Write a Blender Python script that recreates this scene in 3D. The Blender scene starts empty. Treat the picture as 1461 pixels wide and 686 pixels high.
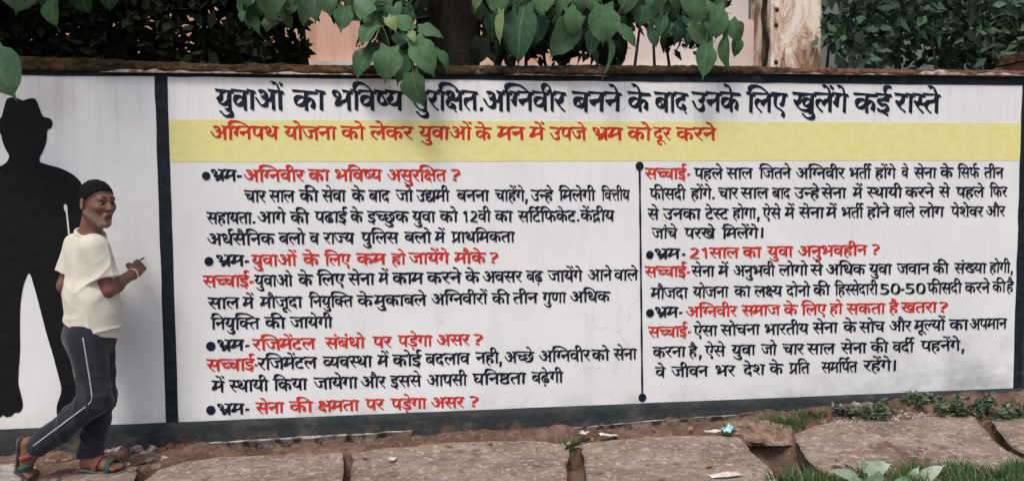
import bpy, bmesh, math, random
import numpy as np
from mathutils import Vector, Matrix
from mathutils.geometry import delaunay_2d_cdt

# ---------------------------------------------------------------- camera, light, exposure
sc = bpy.context.scene
COL = sc.collection
CAM_POS = np.array([2.33458148, -4.91343671, 1.50794738])
CAM_ROT = np.array([[0.99237296, 0.0144193, -0.12242546],
                    [-0.12306884, 0.05893776, -0.99064646],
                    [-0.00706895, 0.99815751, 0.06026281]])
F_PX = 1134.361
cam = bpy.data.objects.new('camera', bpy.data.cameras.new('camera'))
COL.objects.link(cam)
m4 = Matrix.Identity(4)
for i in range(3):
    for j in range(3):
        m4[i][j] = CAM_ROT[i][j]
    m4[i][3] = CAM_POS[i]
cam.matrix_world = m4
cam.data.sensor_width = 36.0
cam.data.sensor_fit = 'HORIZONTAL'
cam.data.lens = F_PX / 1461.0 * 36.0
cam.data.clip_start = 0.05
cam.data.clip_end = 600
sc.camera = cam

world = bpy.data.worlds.new('World')
sc.world = world
world.use_nodes = True
wn = world.node_tree
bg = wn.nodes['Background']
sky = wn.nodes.new('ShaderNodeTexSky')
sky.sky_type = 'NISHITA'
sky.sun_disc = False
SUN_EL, SUN_AZ = math.radians(58), math.radians(205)   # azimuth clockwise from +Y: behind-left of the camera
sky.sun_elevation = SUN_EL
sky.sun_rotation = SUN_AZ
sky.air_density = 1.0
sky.dust_density = 3.5
sky.ozone_density = 0.6
wn.links.new(sky.outputs[0], bg.inputs[0])
bg.inputs[1].default_value = 0.13
sun_d = bpy.data.lights.new('sun', 'SUN')
sun_d.energy = 1.35
sun_d.angle = math.radians(14)
sun_d.color = (1.0, 0.985, 0.95)
sun = bpy.data.objects.new('sun', sun_d)
COL.objects.link(sun)
sdir = Vector((math.sin(SUN_AZ) * math.cos(SUN_EL), math.cos(SUN_AZ) * math.cos(SUN_EL), math.sin(SUN_EL)))
sun.rotation_euler = sdir.to_track_quat('Z', 'Y').to_euler()
sun.location = sdir * 30
vs = sc.view_settings
vs.view_transform = 'Standard'
vs.look = 'None'
vs.exposure = 0.52
vs.gamma = 1.0
vs.use_curve_mapping = False
cy = sc.cycles
cy.max_bounces = 6
cy.diffuse_bounces = 4
cy.transparent_max_bounces = 4

rnd = random.Random(7)
nrng = np.random.default_rng(11)

# ---------------------------------------------------------------- helpers
def at(px, py, y=0.0):
    """point of the photograph (1461 x 686) at depth plane y"""
    d = CAM_ROT @ np.array([px - 730.5, -(py - 343.0), -F_PX])
    t = (y - CAM_POS[1]) / d[1]
    return CAM_POS + t * d

def on_ground(px, py, z=0.0):
    d = CAM_ROT @ np.array([px - 730.5, -(py - 343.0), -F_PX])
    t = (z - CAM_POS[2]) / d[2]
    return CAM_POS + t * d

def link(name, me, m=None, parent=None):
    o = bpy.data.objects.new(name, me)
    COL.objects.link(o)
    if m is not None:
        me.materials.append(m)
    if parent is not None:
        o.parent = parent
    return o

def mesh(name, vs_, fs, m=None, parent=None, smooth=False):
    me = bpy.data.meshes.new(name)
    me.from_pydata([tuple(map(float, v)) for v in vs_], [], [tuple(map(int, f)) for f in fs])
    if smooth:
        me.polygons.foreach_set('use_smooth', [True] * len(me.polygons))
    me.update()
    return link(name, me, m, parent)

def empty(name, loc):
    o = bpy.data.objects.new(name, None)
    o.empty_display_size = 0.1
    COL.objects.link(o)
    o.location = tuple(map(float, loc))
    return o

def keep(o, parent):
    """parent o (built in world space) to the Empty parent without moving it"""
    o.parent = parent
    o.matrix_parent_inverse = Matrix.Translation(parent.location).inverted()
    return o

def tag(o, label=None, cat=None, group=None, kind=None):
    for k, v in (('label', label), ('category', cat), ('group', group), ('kind', kind)):
        if v:
            o[k] = v
    return o

def box_vf(x0, x1, y0, y1, z0, z1):
    v = [(x, y, z) for x in (x0, x1) for y in (y0, y1) for z in (z0, z1)]
    f = [(0, 1, 3, 2), (4, 6, 7, 5), (0, 4, 5, 1), (2, 3, 7, 6), (0, 2, 6, 4), (1, 5, 7, 3)]
    return v, f

class MB:
    def __init__(s):
        s.v, s.f = [], []
    def add(s, v, f):
        n = len(s.v)
        s.v += list(v)
        s.f += [tuple(i + n for i in q) for q in f]
    def box(s, *a):
        s.add(*box_vf(*a))
    def tube(s, pts, rad, n=8, cap=True):
        pts = [np.asarray(p, float) for p in pts]
        rad = rad if hasattr(rad, '__len__') else [rad] * len(pts)
        rings = []
        up = np.array([0.31, 0.2, 0.93])
        for i, p in enumerate(pts):
            d = pts[min(i + 1, len(pts) - 1)] - pts[max(i - 1, 0)]
            d = d / (np.linalg.norm(d) + 1e-9)
            a = np.cross(d, up)
            if np.linalg.norm(a) < 0.1:
                a = np.cross(d, [1, 0, 0])
            a /= np.linalg.norm(a)
            b = np.cross(d, a)
            rings.append([p + rad[i] * (math.cos(t) * a + math.sin(t) * b) for t in np.linspace(0, 2 * math.pi, n, endpoint=False)])
        v = [q for r in rings for q in r]
        f = []
        for i in range(len(pts) - 1):
            for k in range(n):
                f.append((i * n + k, i * n + (k + 1) % n, (i + 1) * n + (k + 1) % n, (i + 1) * n + k))
        if cap:
            f.append(tuple(range(n))[::-1])
            f.append(tuple((len(pts) - 1) * n + k for k in range(n)))
        s.add(v, f)
    def build(s, name, m, parent=None, smooth=False):
        return mesh(name, s.v, s.f, m, parent, smooth)

def vnoise(p, seed=0):
    """smooth value noise on points (N,3), -1..1"""
    p = np.asarray(p, float)
    i = np.floor(p).astype(np.int64)
    f = p - i
    f = f * f * (3 - 2 * f)
    out = np.zeros(len(p))
    for dx in (0, 1):
        for dy in (0, 1):
            for dz in (0, 1):
                h = (i[:, 0] + dx) * 374761393 + (i[:, 1] + dy) * 668265263 + (i[:, 2] + dz) * 2147483647 + seed * 1274126177
                h = (h ^ (h >> 13)) * 1274126177
                h = (h ^ (h >> 16)) & 0xffff
                w = (f[:, 0] if dx else 1 - f[:, 0]) * (f[:, 1] if dy else 1 - f[:, 1]) * (f[:, 2] if dz else 1 - f[:, 2])
                out += w * (h / 32767.5 - 1)
    return out

# ---------------------------------------------------------------- materials
class NT:
    def __init__(s, name):
        s.m = bpy.data.materials.new(name)
        s.m.use_nodes = True
        s.t = s.m.node_tree
        s.b = s.t.nodes['Principled BSDF']
        s.co = None
    def n(s, ty, **kw):
        x = s.t.nodes.new(ty)
        for k, v in kw.items():
            setattr(x, k, v)
        return x
    def l(s, a, b):
        s.t.links.new(a, b)
    def coord(s):
        if s.co is None:
            s.co = s.n('ShaderNodeNewGeometry').outputs['Position']
        return s.co
    def noise(s, scale, detail=4.0, rough=0.55, stretch=None, dist=0.0):
        x = s.n('ShaderNodeTexNoise')
        x.inputs['Scale'].default_value = scale
        x.inputs['Detail'].default_value = detail
        x.inputs['Roughness'].default_value = rough
        x.inputs['Distortion'].default_value = dist
        c = s.coord()
        if stretch:
            mp = s.n('ShaderNodeMapping')
            mp.inputs['Scale'].default_value = stretch
            s.l(c, mp.inputs['Vector'])
            c = mp.outputs[0]
        s.l(c, x.inputs['Vector'])
        return x.outputs['Fac']
    def ramp(s, fac, stops):
        r = s.n('ShaderNodeValToRGB')
        e = r.color_ramp.elements
        while len(e) < len(stops):
            e.new(0.5)
        for k, (p, c) in enumerate(stops):
            e[k].position = p
            c = c if hasattr(c, '__len__') else (c, c, c)
            e[k].color = (*c, 1)
        s.l(fac, r.inputs[0])
        return r.outputs[0]
    def mix(s, fac, a, b, mode='MIX'):
        x = s.n('ShaderNodeMix', data_type='RGBA', blend_type=mode)
        for v, sock in ((fac, x.inputs[0]), (a, x.inputs[6]), (b, x.inputs[7])):
            if isinstance(v, (int, float)):
                sock.default_value = v
            elif isinstance(v, tuple):
                sock.default_value = (*v, 1)
            else:
                s.l(v, sock)
        return x.outputs[2]
    def math(s, op, a, b=None):
        x = s.n('ShaderNodeMath', operation=op)
        for v, sock in ((a, x.inputs[0]), (b, x.inputs[1])):
            if v is None:
                continue
            if isinstance(v, (int, float)):
                sock.default_value = v
            else:
                s.l(v, sock)
        return x.outputs[0]
    def color(s, c):
        if isinstance(c, tuple):
            s.b.inputs['Base Color'].default_value = (*c, 1)
        else:
            s.l(c, s.b.inputs['Base Color'])
        return s
    def rough(s, r):
        if isinstance(r, (int, float)):
            s.b.inputs['Roughness'].default_value = r
        else:
            s.l(r, s.b.inputs['Roughness'])
        return s
    def spec(s, v):
        s.b.inputs['Specular IOR Level'].default_value = v
        return s
    def bump(s, h, strength=0.3, dist=0.01):
        x = s.n('ShaderNodeBump')
        x.inputs['Strength'].default_value = strength
        x.inputs['Distance'].default_value = dist
        s.l(h, x.inputs['Height'])
        s.l(x.outputs[0], s.b.inputs['Normal'])
        return s
    def axis(s, k):
        x = s.n('ShaderNodeSeparateXYZ')
        s.l(s.coord(), x.inputs[0])
        return x.outputs[k]

def two_tone(name, a, b, scale=8, lo=0.35, hi=0.65, rough=0.8, bump=0.3, bscale=60, dist=0.006, stretch=None, spec=0.3):
    t = NT(name)
    f = t.noise(scale, 5, 0.6, stretch)
    t.color(t.ramp(f, [(lo, a), (hi, b)])).rough(rough).spec(spec)
    if bump:
        t.bump(t.noise(bscale, 5, 0.65), bump, dist)
    return t.m

def white_wall_mat():
    t = NT('white_wall_paint')
    big = t.noise(1.3, 5, 0.6)
    fine = t.noise(9, 6, 0.7)
    streak = t.noise(3.0, 5, 0.6, (2.2, 1, 0.35))
    c = t.ramp(big, [(0.3, (0.665, 0.665, 0.655)), (0.7, (0.755, 0.755, 0.745))])
    c = t.mix(t.math('MULTIPLY', t.ramp(streak, [(0.52, 0.0), (0.75, 1.0)]), 0.22), c, (0.45, 0.45, 0.44))
    c = t.mix(t.math('MULTIPLY', t.ramp(fine, [(0.6, 0.0), (0.72, 1.0)]), 0.18), c, (0.40, 0.39, 0.37))
    # damp grime that has crept up at the foot of the right-hand end, and a splash line all along the foot
    x, z = t.axis(0), t.axis(2)
    fx = t.n('ShaderNodeMapRange'); fx.inputs[1].default_value = 4.3; fx.inputs[2].default_value = 6.2
    t.l(x, fx.inputs[0])
    fz = t.n('ShaderNodeMapRange'); fz.inputs[1].default_value = 0.62; fz.inputs[2].default_value = 0.2
    t.l(z, fz.inputs[0])
    patch = t.noise(3.4, 6, 0.65, (0.8, 1, 1.3))
    k = t.math('MULTIPLY', t.math('MULTIPLY', fx.outputs[0], fz.outputs[0]), t.ramp(patch, [(0.4, 0.0), (0.62, 1.0)]))
    c = t.mix(t.math('MULTIPLY', k, 0.75), c, (0.27, 0.27, 0.26))
    f2 = t.n('ShaderNodeMapRange'); f2.inputs[1].default_value = 0.27; f2.inputs[2].default_value = 0.14
    t.l(z, f2.inputs[0])
    k2 = t.math('MULTIPLY', f2.outputs[0], t.ramp(t.noise(5, 6, 0.7), [(0.42, 0.0), (0.66, 1.0)]))
    c = t.mix(t.math('MULTIPLY', k2, 0.5), c, (0.33, 0.32, 0.29))
    # rain streaks running down from the coping
    f3 = t.n('ShaderNodeMapRange'); f3.inputs[1].default_value = 1.45; f3.inputs[2].default_value = 2.2
    t.l(z, f3.inputs[0])
    k3 = t.math('MULTIPLY', f3.outputs[0], t.ramp(t.noise(2.4, 6, 0.75, (9, 1, 0.25)), [(0.52, 0.0), (0.72, 1.0)]))
    c = t.mix(t.math('MULTIPLY', k3, 0.42), c, (0.30, 0.29, 0.27))
    # hairline cracks in the plaster, where they happen to be
    v = t.n('ShaderNodeTexVoronoi', feature='DISTANCE_TO_EDGE'); v.inputs['Scale'].default_value = 1.7
    nz = t.n('ShaderNodeTexNoise'); nz.inputs['Scale'].default_value = 3.5; nz.inputs['Detail'].default_value = 6
    t.l(t.coord(), nz.inputs['Vector'])
    t.l(t.mix(0.28, t.coord(), nz.outputs['Color']), v.inputs['Vector'])
    ck = t.math('MULTIPLY', t.ramp(v.outputs['Distance'], [(0.0, 1.0), (0.006, 0.0)]), t.ramp(t.noise(0.9, 3, 0.6), [(0.54, 0.0), (0.62, 0.32)]))
    c = t.mix(ck, c, (0.33, 0.32, 0.31))
    t.color(c).rough(0.62).spec(0.3)
    t.bump(t.mix(0.5, t.noise(26, 6, 0.7), t.noise(4.5, 4, 0.6)), 0.28, 0.012)
    return t.m

def paint_mat(name, a, b, rough=0.42, thin=0.45):
    t = NT(name)
    c = t.mix(t.ramp(t.noise(14, 5, 0.65, (1, 1, 1.6)), [(0.35, 0.0), (0.75, 1.0)]), a, b)
    c = t.mix(t.ramp(t.noise(75, 5, 0.7, (1, 1, 0.35)), [(0.60, 0.0), (0.74, thin)]), c, tuple(min(0.72, x * 1.25 + 0.11) for x in b))
    t.color(c).rough(rough).spec(0.1)
    t.bump(t.noise(26, 6, 0.7), 0.2, 0.008)
    return t.m

M = {}
M['white'] = white_wall_mat()
M['black_paint'] = paint_mat('black_lettering_paint', (0.006, 0.009, 0.017), (0.020, 0.026, 0.036))
M['red_paint'] = paint_mat('red_lettering_paint', (0.47, 0.020, 0.014), (0.62, 0.055, 0.035))
M['yellow_paint'] = paint_mat('yellow_band_paint', (0.69, 0.63, 0.235), (0.73, 0.70, 0.35), 0.55)
M['silhouette'] = paint_mat('black_figure_paint', (0.006, 0.0068, 0.0075), (0.011, 0.012, 0.013), 0.6, 0.04)
M['border'] = paint_mat('dark_border_paint', (0.006, 0.013, 0.017), (0.020, 0.030, 0.035), 0.6, 0.16)
M['white_line'] = paint_mat('white_line_paint', (0.62, 0.62, 0.62), (0.7, 0.7, 0.7))

def base_band_mat():
    t = NT('grey_plinth_plaster')
    c = t.ramp(t.noise(5, 6, 0.7, (1, 1, 2.0)), [(0.3, (0.013, 0.017, 0.019)), (0.55, (0.033, 0.037, 0.038)), (0.72, (0.085, 0.080, 0.074))])
    z = t.axis(2)
    mr = t.n('ShaderNodeMapRange'); mr.inputs[1].default_value = 0.09; mr.inputs[2].default_value = 0.03
    t.l(z, mr.inputs[0])
    k = t.math('MULTIPLY', mr.outputs[0], t.ramp(t.noise(9, 7, 0.8), [(0.50, 0.0), (0.57, 0.8)]))
    c = t.mix(k, c, (0.12, 0.075, 0.055))
    t.color(c).rough(0.85).spec(0.25)
    t.bump(t.noise(40, 6, 0.7), 0.5, 0.01)
    return t.m
M['plinth'] = base_band_mat()

def coping_mat():
    t = NT('mossy_coping')
    c = t.ramp(t.noise(9, 8, 0.8, (0.7, 1, 1.6)), [(0.36, (0.010, 0.008, 0.006)), (0.46, (0.036, 0.024, 0.013)), (0.55, (0.095, 0.050, 0.024)), (0.66, (0.20, 0.12, 0.075))])
    c = t.mix(t.ramp(t.noise(2.2, 5, 0.65), [(0.48, 0.0), (0.66, 0.85)]), c, (0.038, 0.036, 0.016))
    c = t.mix(t.ramp(t.noise(24, 6, 0.75, (0.6, 1, 1.4)), [(0.58, 0.0), (0.68, 0.85)]), c, (0.30, 0.25, 0.20))
    x = t.axis(0)
    f1 = t.n('ShaderNodeMapRange'); f1.inputs[1].default_value = 4.4; f1.inputs[2].default_value = 5.0
    t.l(x, f1.inputs[0])
    c = t.mix(t.math('MULTIPLY', f1.outputs[0], t.ramp(t.noise(7, 6, 0.7), [(0.4, 0.0), (0.6, 0.9)])), c, (0.26, 0.12, 0.085))
    t.color(c).rough(0.95).spec(0.12)
    t.bump(t.noise(45, 6, 0.75), 1.0, 0.02)
    return t.m
M['coping'] = coping_mat()
M['ledge'] = two_tone('worn_plaster_ledge', (0.085, 0.058, 0.042), (0.47, 0.42, 0.37), 16, 0.42, 0.56, 0.85, 0.6, 50, 0.01)
M['chalky'] = two_tone('chalky_mortar', (0.16, 0.105, 0.078), (0.46, 0.40, 0.34), 22, 0.4, 0.58, 0.85, 0.5, 60, 0.01)

def earth_mat():
    t = NT('laterite_earth')
    c = t.ramp(t.noise(3.5, 7, 0.7), [(0.3, (0.058, 0.036, 0.027)), (0.5, (0.155, 0.092, 0.067)), (0.7, (0.28, 0.19, 0.145))])
    c = t.mix(t.ramp(t.noise(28, 5, 0.7), [(0.55, 0.0), (0.72, 0.8)]), c, (0.30, 0.22, 0.17))
    c = t.mix(t.ramp(t.noise(19, 4, 0.6), [(0.6, 0.0), (0.7, 0.8)]), c, (0.04, 0.028, 0.02))
    t.color(c).rough(0.95).spec(0.15)
    t.bump(t.noise(55, 7, 0.75), 0.9, 0.02)
    return t.m
M['earth'] = earth_mat()

def slab_mat(name, lo, mid_, tint):
    t = NT(name)
    c = t.ramp(t.noise(3.0, 8, 0.72, (0.7, 1.3, 1)), [(0.3, lo), (0.5, mid_), (0.68, tint)])
    c = t.mix(t.ramp(t.noise(24, 7, 0.8), [(0.53, 0.0), (0.60, 0.9)]), c, (0.54, 0.46, 0.40))
    c = t.mix(t.ramp(t.noise(11, 6, 0.75), [(0.55, 0.0), (0.66, 0.85)]), c, (0.125, 0.082, 0.062))
    c = t.mix(t.ramp(t.noise(70, 4, 0.7), [(0.60, 0.0), (0.68, 0.7)]), c, (0.06, 0.045, 0.035))
    c = t.mix(t.ramp(t.noise(4.3, 6, 0.7), [(0.57, 0.0), (0.68, 0.55)]), c, (0.085, 0.085, 0.048))
    v = t.n('ShaderNodeTexVoronoi', feature='DISTANCE_TO_EDGE')
    v.inputs['Scale'].default_value = 2.3
    nz = t.n('ShaderNodeTexNoise'); nz.inputs['Scale'].default_value = 5.0; nz.inputs['Detail'].default_value = 5
    t.l(t.coord(), nz.inputs['Vector'])
    t.l(t.mix(0.16, t.coord(), nz.outputs['Color']), v.inputs['Vector'])
    crack = t.ramp(v.outputs['Distance'], [(0.0, 1.0), (0.008, 0.0)])
    crack = t.math('MULTIPLY', crack, t.ramp(t.noise(2.1, 3, 0.6), [(0.5, 0.0), (0.6, 0.9)]))
    c = t.mix(crack, c, (0.035, 0.025, 0.02))
    t.color(c).rough(0.92).spec(0.15)
    t.bump(t.noise(40, 8, 0.8), 0.9, 0.018)
    return t.m
M['slab'] = slab_mat('stained_concrete_slab', (0.165, 0.115, 0.087), (0.285, 0.212, 0.163), (0.40, 0.318, 0.258))
M['slab_grey'] = slab_mat('pale_concrete_slab', (0.24, 0.19, 0.15), (0.42, 0.37, 0.32), (0.56, 0.53, 0.49))
M['stone'] = two_tone('rubble_stone', (0.10, 0.065, 0.048), (0.27, 0.20, 0.155), 14, 0.35, 0.65, 0.9, 0.7, 60, 0.01)
M['brick'] = two_tone('broken_brick', (0.10, 0.035, 0.025), (0.22, 0.085, 0.06), 16, 0.35, 0.65, 0.9, 0.7, 60, 0.01)
M['mound'] = two_tone('earth_clod', (0.10, 0.06, 0.04), (0.30, 0.20, 0.14), 18, 0.35, 0.62, 0.95, 0.9, 45, 0.02)
M['bark'] = two_tone('dark_bark', (0.010, 0.007, 0.005), (0.032, 0.022, 0.016), 9, 0.3, 0.7, 0.9, 0.9, 30, 0.02, (3, 3, 0.6))
M['twig'] = two_tone('green_twig', (0.07, 0.085, 0.04), (0.13, 0.11, 0.06), 20, 0.3, 0.7, 0.7, 0.3)

def pink_mat():
    t = NT('salmon_limewash')
    c = t.ramp(t.noise(2.6, 6, 0.65, (2.5, 1, 0.35)), [(0.3, (0.48, 0.26, 0.18)), (0.55, (0.64, 0.38, 0.275)), (0.8, (0.72, 0.50, 0.40))])
    c = t.mix(t.ramp(t.noise(5, 6, 0.7, (4, 1, 0.3)), [(0.6, 0.0), (0.72, 0.7)]), c, (0.20, 0.105, 0.07))
    x = t.axis(0)
    mr = t.n('ShaderNodeMapRange'); mr.inputs[1].default_value = 3.6; mr.inputs[2].default_value = 5.2
    t.l(x, mr.inputs[0])
    c = t.mix(mr.outputs[0], c, (0.74, 0.64, 0.59))
    t.color(c).rough(0.85).spec(0.2)
    t.bump(t.noise(30, 5, 0.7), 0.3, 0.01)
    return t.m
M['pink'] = pink_mat()

def pillar_mat():
    t = NT('stained_cream_plaster')
    f = t.noise(5.0, 7, 0.72, (1.7, 1, 0.6), 0.5)
    c = t.ramp(f, [(0.42, (0.76, 0.67, 0.56)), (0.50, (0.55, 0.39, 0.29)), (0.58, (0.24, 0.125, 0.085))])
    t.color(c).rough(0.85).spec(0.2)
    t.bump(t.noise(30, 5, 0.7), 0.4, 0.01)
    return t.m
M['pillar'] = pillar_mat()
M['grey_wall'] = two_tone('grey_cement_render', (0.13, 0.14, 0.14), (0.22, 0.23, 0.22), 3, 0.3, 0.7, 0.9, 0.3)
M['rust'] = two_tone('rusty_pipe', (0.035, 0.018, 0.010), (0.13, 0.065, 0.035), 9, 0.35, 0.65, 0.8, 0.4, stretch=(1, 1, 0.5))
M['laterite'] = two_tone('laterite_block', (0.06, 0.032, 0.024), (0.17, 0.085, 0.06), 8, 0.3, 0.7, 0.95, 0.8, 40, 0.02)
M['sill'] = two_tone('white_sill', (0.42, 0.38, 0.34), (0.62, 0.58, 0.54), 8)

def leaf_mat(name, dark, light, rib, trans=0.25, rough=0.38, veins=True, spec=0.45, straw=None):
    t = NT(name)
    at_ = t.n('ShaderNodeAttribute', attribute_name='tint')
    uv = t.n('ShaderNodeUVMap')
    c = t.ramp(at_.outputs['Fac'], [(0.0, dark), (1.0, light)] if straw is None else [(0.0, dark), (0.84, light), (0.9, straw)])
    if veins:
        sp = t.n('ShaderNodeSeparateXYZ')
        t.l(uv.outputs[0], sp.inputs[0])
        a = t.math('ABSOLUTE', t.math('SUBTRACT', sp.outputs[0], 0.5))          # 0 at the midrib
        mid = t.math('LESS_THAN', a, 0.035)
        ph = t.math('ADD', t.math('MULTIPLY', sp.outputs[1], 44.0), t.math('MULTIPLY', a, -26.0))
        vein = t.math('GREATER_THAN', t.math('SINE', ph), 0.93)
        c = t.mix(t.math('MULTIPLY', vein, 0.35), c, rib)
        c = t.mix(t.math('MULTIPLY', mid, 0.7), c, rib)
    c = t.mix(t.ramp(t.noise(22, 4, 0.6), [(0.45, 0.0), (0.75, 0.55)]), c, tuple(x * 0.6 for x in dark))
    t.color(c).rough(rough).spec(spec)
    if trans:
        out = t.t.nodes['Material Output']
        tr = t.n('ShaderNodeBsdfTranslucent')
        t.l(c, tr.inputs[0])
        mx = t.n('ShaderNodeMixShader')
        mx.inputs[0].default_value = trans
        t.l(t.b.outputs[0], mx.inputs[1])
        t.l(tr.outputs[0], mx.inputs[2])
        t.l(mx.outputs[0], out.inputs[0])
    return t.m
M['leaf'] = leaf_mat('broad_leaf', (0.022, 0.072, 0.040), (0.130, 0.250, 0.115), (0.15, 0.23, 0.10), 0.28, 0.5, True, 0.22, (0.27, 0.34, 0.15))
M['dark_leaf'] = leaf_mat('painted_shade_leaf', (0.016, 0.018, 0.011), (0.036, 0.060, 0.036), (0.03, 0.05, 0.03), 0.08, 0.75, False, 0.06)  # darkened copy of the leaf: shade under the crown put into its colour
M['bush_leaf'] = leaf_mat('bush_leaf', (0.015, 0.036, 0.023), (0.125, 0.205, 0.130), (0.06, 0.09, 0.05), 0.15, 0.65, False, 0.1)
M['grass'] = leaf_mat('grass_blade', (0.025, 0.07, 0.02), (0.10, 0.19, 0.06), (0.1, 0.16, 0.06), 0.25, 0.6, False, 0.2, (0.30, 0.25, 0.13))
M['weed'] = leaf_mat('weed_leaf', (0.04, 0.07, 0.04), (0.20, 0.25, 0.15), (0.14, 0.18, 0.1), 0.2, 0.5, False)
M['pale_leaf'] = leaf_mat('pale_broad_leaf', (0.10, 0.17, 0.10), (0.38, 0.46, 0.33), (0.30, 0.38, 0.26), 0.2, 0.4)
M['dry_leaf'] = two_tone('dry_leaf', (0.20, 0.11, 0.05), (0.36, 0.24, 0.13), 30, 0.3, 0.7, 0.8, 0.2)
M['paper'] = two_tone('dirty_paper', (0.42, 0.36, 0.32), (0.66, 0.60, 0.55), 20, 0.35, 0.65, 0.7, 0.2)
M['teal'] = two_tone('teal_wrapper', (0.10, 0.36, 0.38), (0.50, 0.70, 0.72), 25, 0.4, 0.6, 0.35, 0.2)

def skin_mat():
    t = NT('brown_skin')
    c = t.ramp(t.noise(16, 5, 0.6), [(0.3, (0.130, 0.056, 0.037)), (0.7, (0.215, 0.098, 0.066))])
    st = t.n('ShaderNodeAttribute', attribute_name='stubble')
    g = t.math('MULTIPLY', st.outputs['Fac'], t.ramp(t.noise(230, 3, 0.6), [(0.36, 0.25), (0.62, 1.0)]))
    c = t.mix(g, c, (0.27, 0.23, 0.21))
    hl = t.n('ShaderNodeAttribute', attribute_name='hairline')
    c = t.mix(t.math('MULTIPLY', hl.outputs['Fac'], t.ramp(t.noise(260, 3, 0.6), [(0.36, 0.45), (0.6, 1.0)])), c, (0.010, 0.008, 0.008))
    t.color(c).rough(0.55).spec(0.28)
    t.b.inputs['Subsurface Weight'].default_value = 0.08
    t.b.inputs['Subsurface Radius'].default_value = (0.012, 0.005, 0.003)
    t.bump(t.noise(160, 4, 0.6), 0.15, 0.002)
    return t.m
M['skin'] = skin_mat()
M['hair'] = two_tone('black_hair', (0.003, 0.003, 0.003), (0.014, 0.012, 0.011), 90, 0.35, 0.72, 0.75, 1.0, 260, 0.004, None, 0.1)
M['beard'] = two_tone('grey_stubble', (0.145, 0.085, 0.066), (0.29, 0.245, 0.225), 170, 0.36, 0.64, 0.8, 0.8, 260, 0.003)
M['eye'] = two_tone('eye_white', (0.28, 0.22, 0.19), (0.36, 0.30, 0.27), 30, 0.3, 0.7, 0.25, 0)
M['iris'] = two_tone('dark_iris', (0.008, 0.005, 0.004), (0.02, 0.012, 0.008), 30, 0.3, 0.7, 0.2, 0)
M['lip'] = two_tone('dark_lip', (0.095, 0.040, 0.032), (0.13, 0.058, 0.046), 60, 0.3, 0.7, 0.45, 0.1)

def cloth_mat(name, a, b, weave=420):
    t = NT(name)
    t.color(t.ramp(t.noise(7, 5, 0.6), [(0.3, a), (0.7, b)])).rough(0.9).spec(0.15)
    t.b.inputs['Sheen Weight'].default_value = 0.15
    t.bump(t.noise(weave, 2, 0.5), 0.15, 0.001)
    return t.m
M['shirt'] = cloth_mat('cream_cotton', (0.50, 0.46, 0.375), (0.62, 0.575, 0.48))
M['trouser'] = cloth_mat('charcoal_knit', (0.013, 0.016, 0.021), (0.024, 0.028, 0.035))
M['piping'] = cloth_mat('grey_piping', (0.30, 0.30, 0.31), (0.40, 0.40, 0.40))
M['sole'] = two_tone('sandal_sole', (0.05, 0.05, 0.05), (0.14, 0.12, 0.10), 30)
M['strap_red'] = two_tone('red_strap', (0.17, 0.04, 0.032), (0.25, 0.075, 0.06), 30)
M['strap_teal'] = two_tone('teal_strap', (0.016, 0.06, 0.05), (0.035, 0.10, 0.085), 30)
M['bracelet'] = two_tone('white_thread', (0.55, 0.5, 0.45), (0.7, 0.66, 0.62), 40)
M['brush_wood'] = two_tone('brush_wood', (0.05, 0.035, 0.02), (0.10, 0.07, 0.045), 40)

# ---------------------------------------------------------------- ground
def wall_foot(x):
    return np.interp(x, [-3, 0.5, 1.1, 2.6, 3.7, 4.65, 5.65, 6.4, 8], [-0.02, -0.01, 0.012, 0.022, 0.022, 0.072, 0.112, 0.135, 0.15])

def earth_h(x, y):
    x = np.asarray(x, float); y = np.asarray(y, float)
    wf = wall_foot(x)
    bank = np.interp(x, [4.0, 4.7, 6.5], [0.27, 0.27, 0.36])
    t = np.clip(-y / bank, 0, 1)
    low = np.interp(x, [-3, 4.2, 4.6, 6.5], [-0.016, -0.014, 0.006, 0.014])
    h = wf * (1 - t) ** 1.4 + low * (1 - (1 - t) ** 1.4)
    sd_ = np.clip((-0.24 - y) / 0.07, 0, 1) * np.clip((y + 1.7) / .2, 0, 1)
    jx = 0
    for x_, k_ in ((1.955, -.02), (3.255, .10), (5.86, .42), (0.26, 0.0), (0.88, .05)):
        jx = np.maximum(jx, np.exp(-((x - x_ - k_ * (y + .4)) / .07) ** 4))
    h = h - 0.075 * sd_ * jx
    # washed-out hole beside the clod of earth
    hole = np.exp(-(((x - 4.40) / 0.185) ** 2 + ((y + 0.62) / 0.25) ** 2) ** 2)
    h = h - 0.34 * hole
    p = np.stack([x, y, 0 * x], -1).reshape(-1, 3)
    near = np.clip((y + 3.0) / 2.0, 0, 1) * np.clip((0.1 - y) / 0.1, 0, 1)
    n = (0.016 * vnoise(p * 5, 1) + 0.010 * vnoise(p * 13, 2) + 0.006 * vnoise(p * 33, 3) + 0.006 * vnoise(p * 70, 4)).reshape(x.shape)
    h = h + n * near
    h = np.where(y > 0.02, -0.05, h)
    return np.where(y < -1.6, h - 0.03 * np.clip((-1.6 - y) / 2, 0, 1), h)

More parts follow.
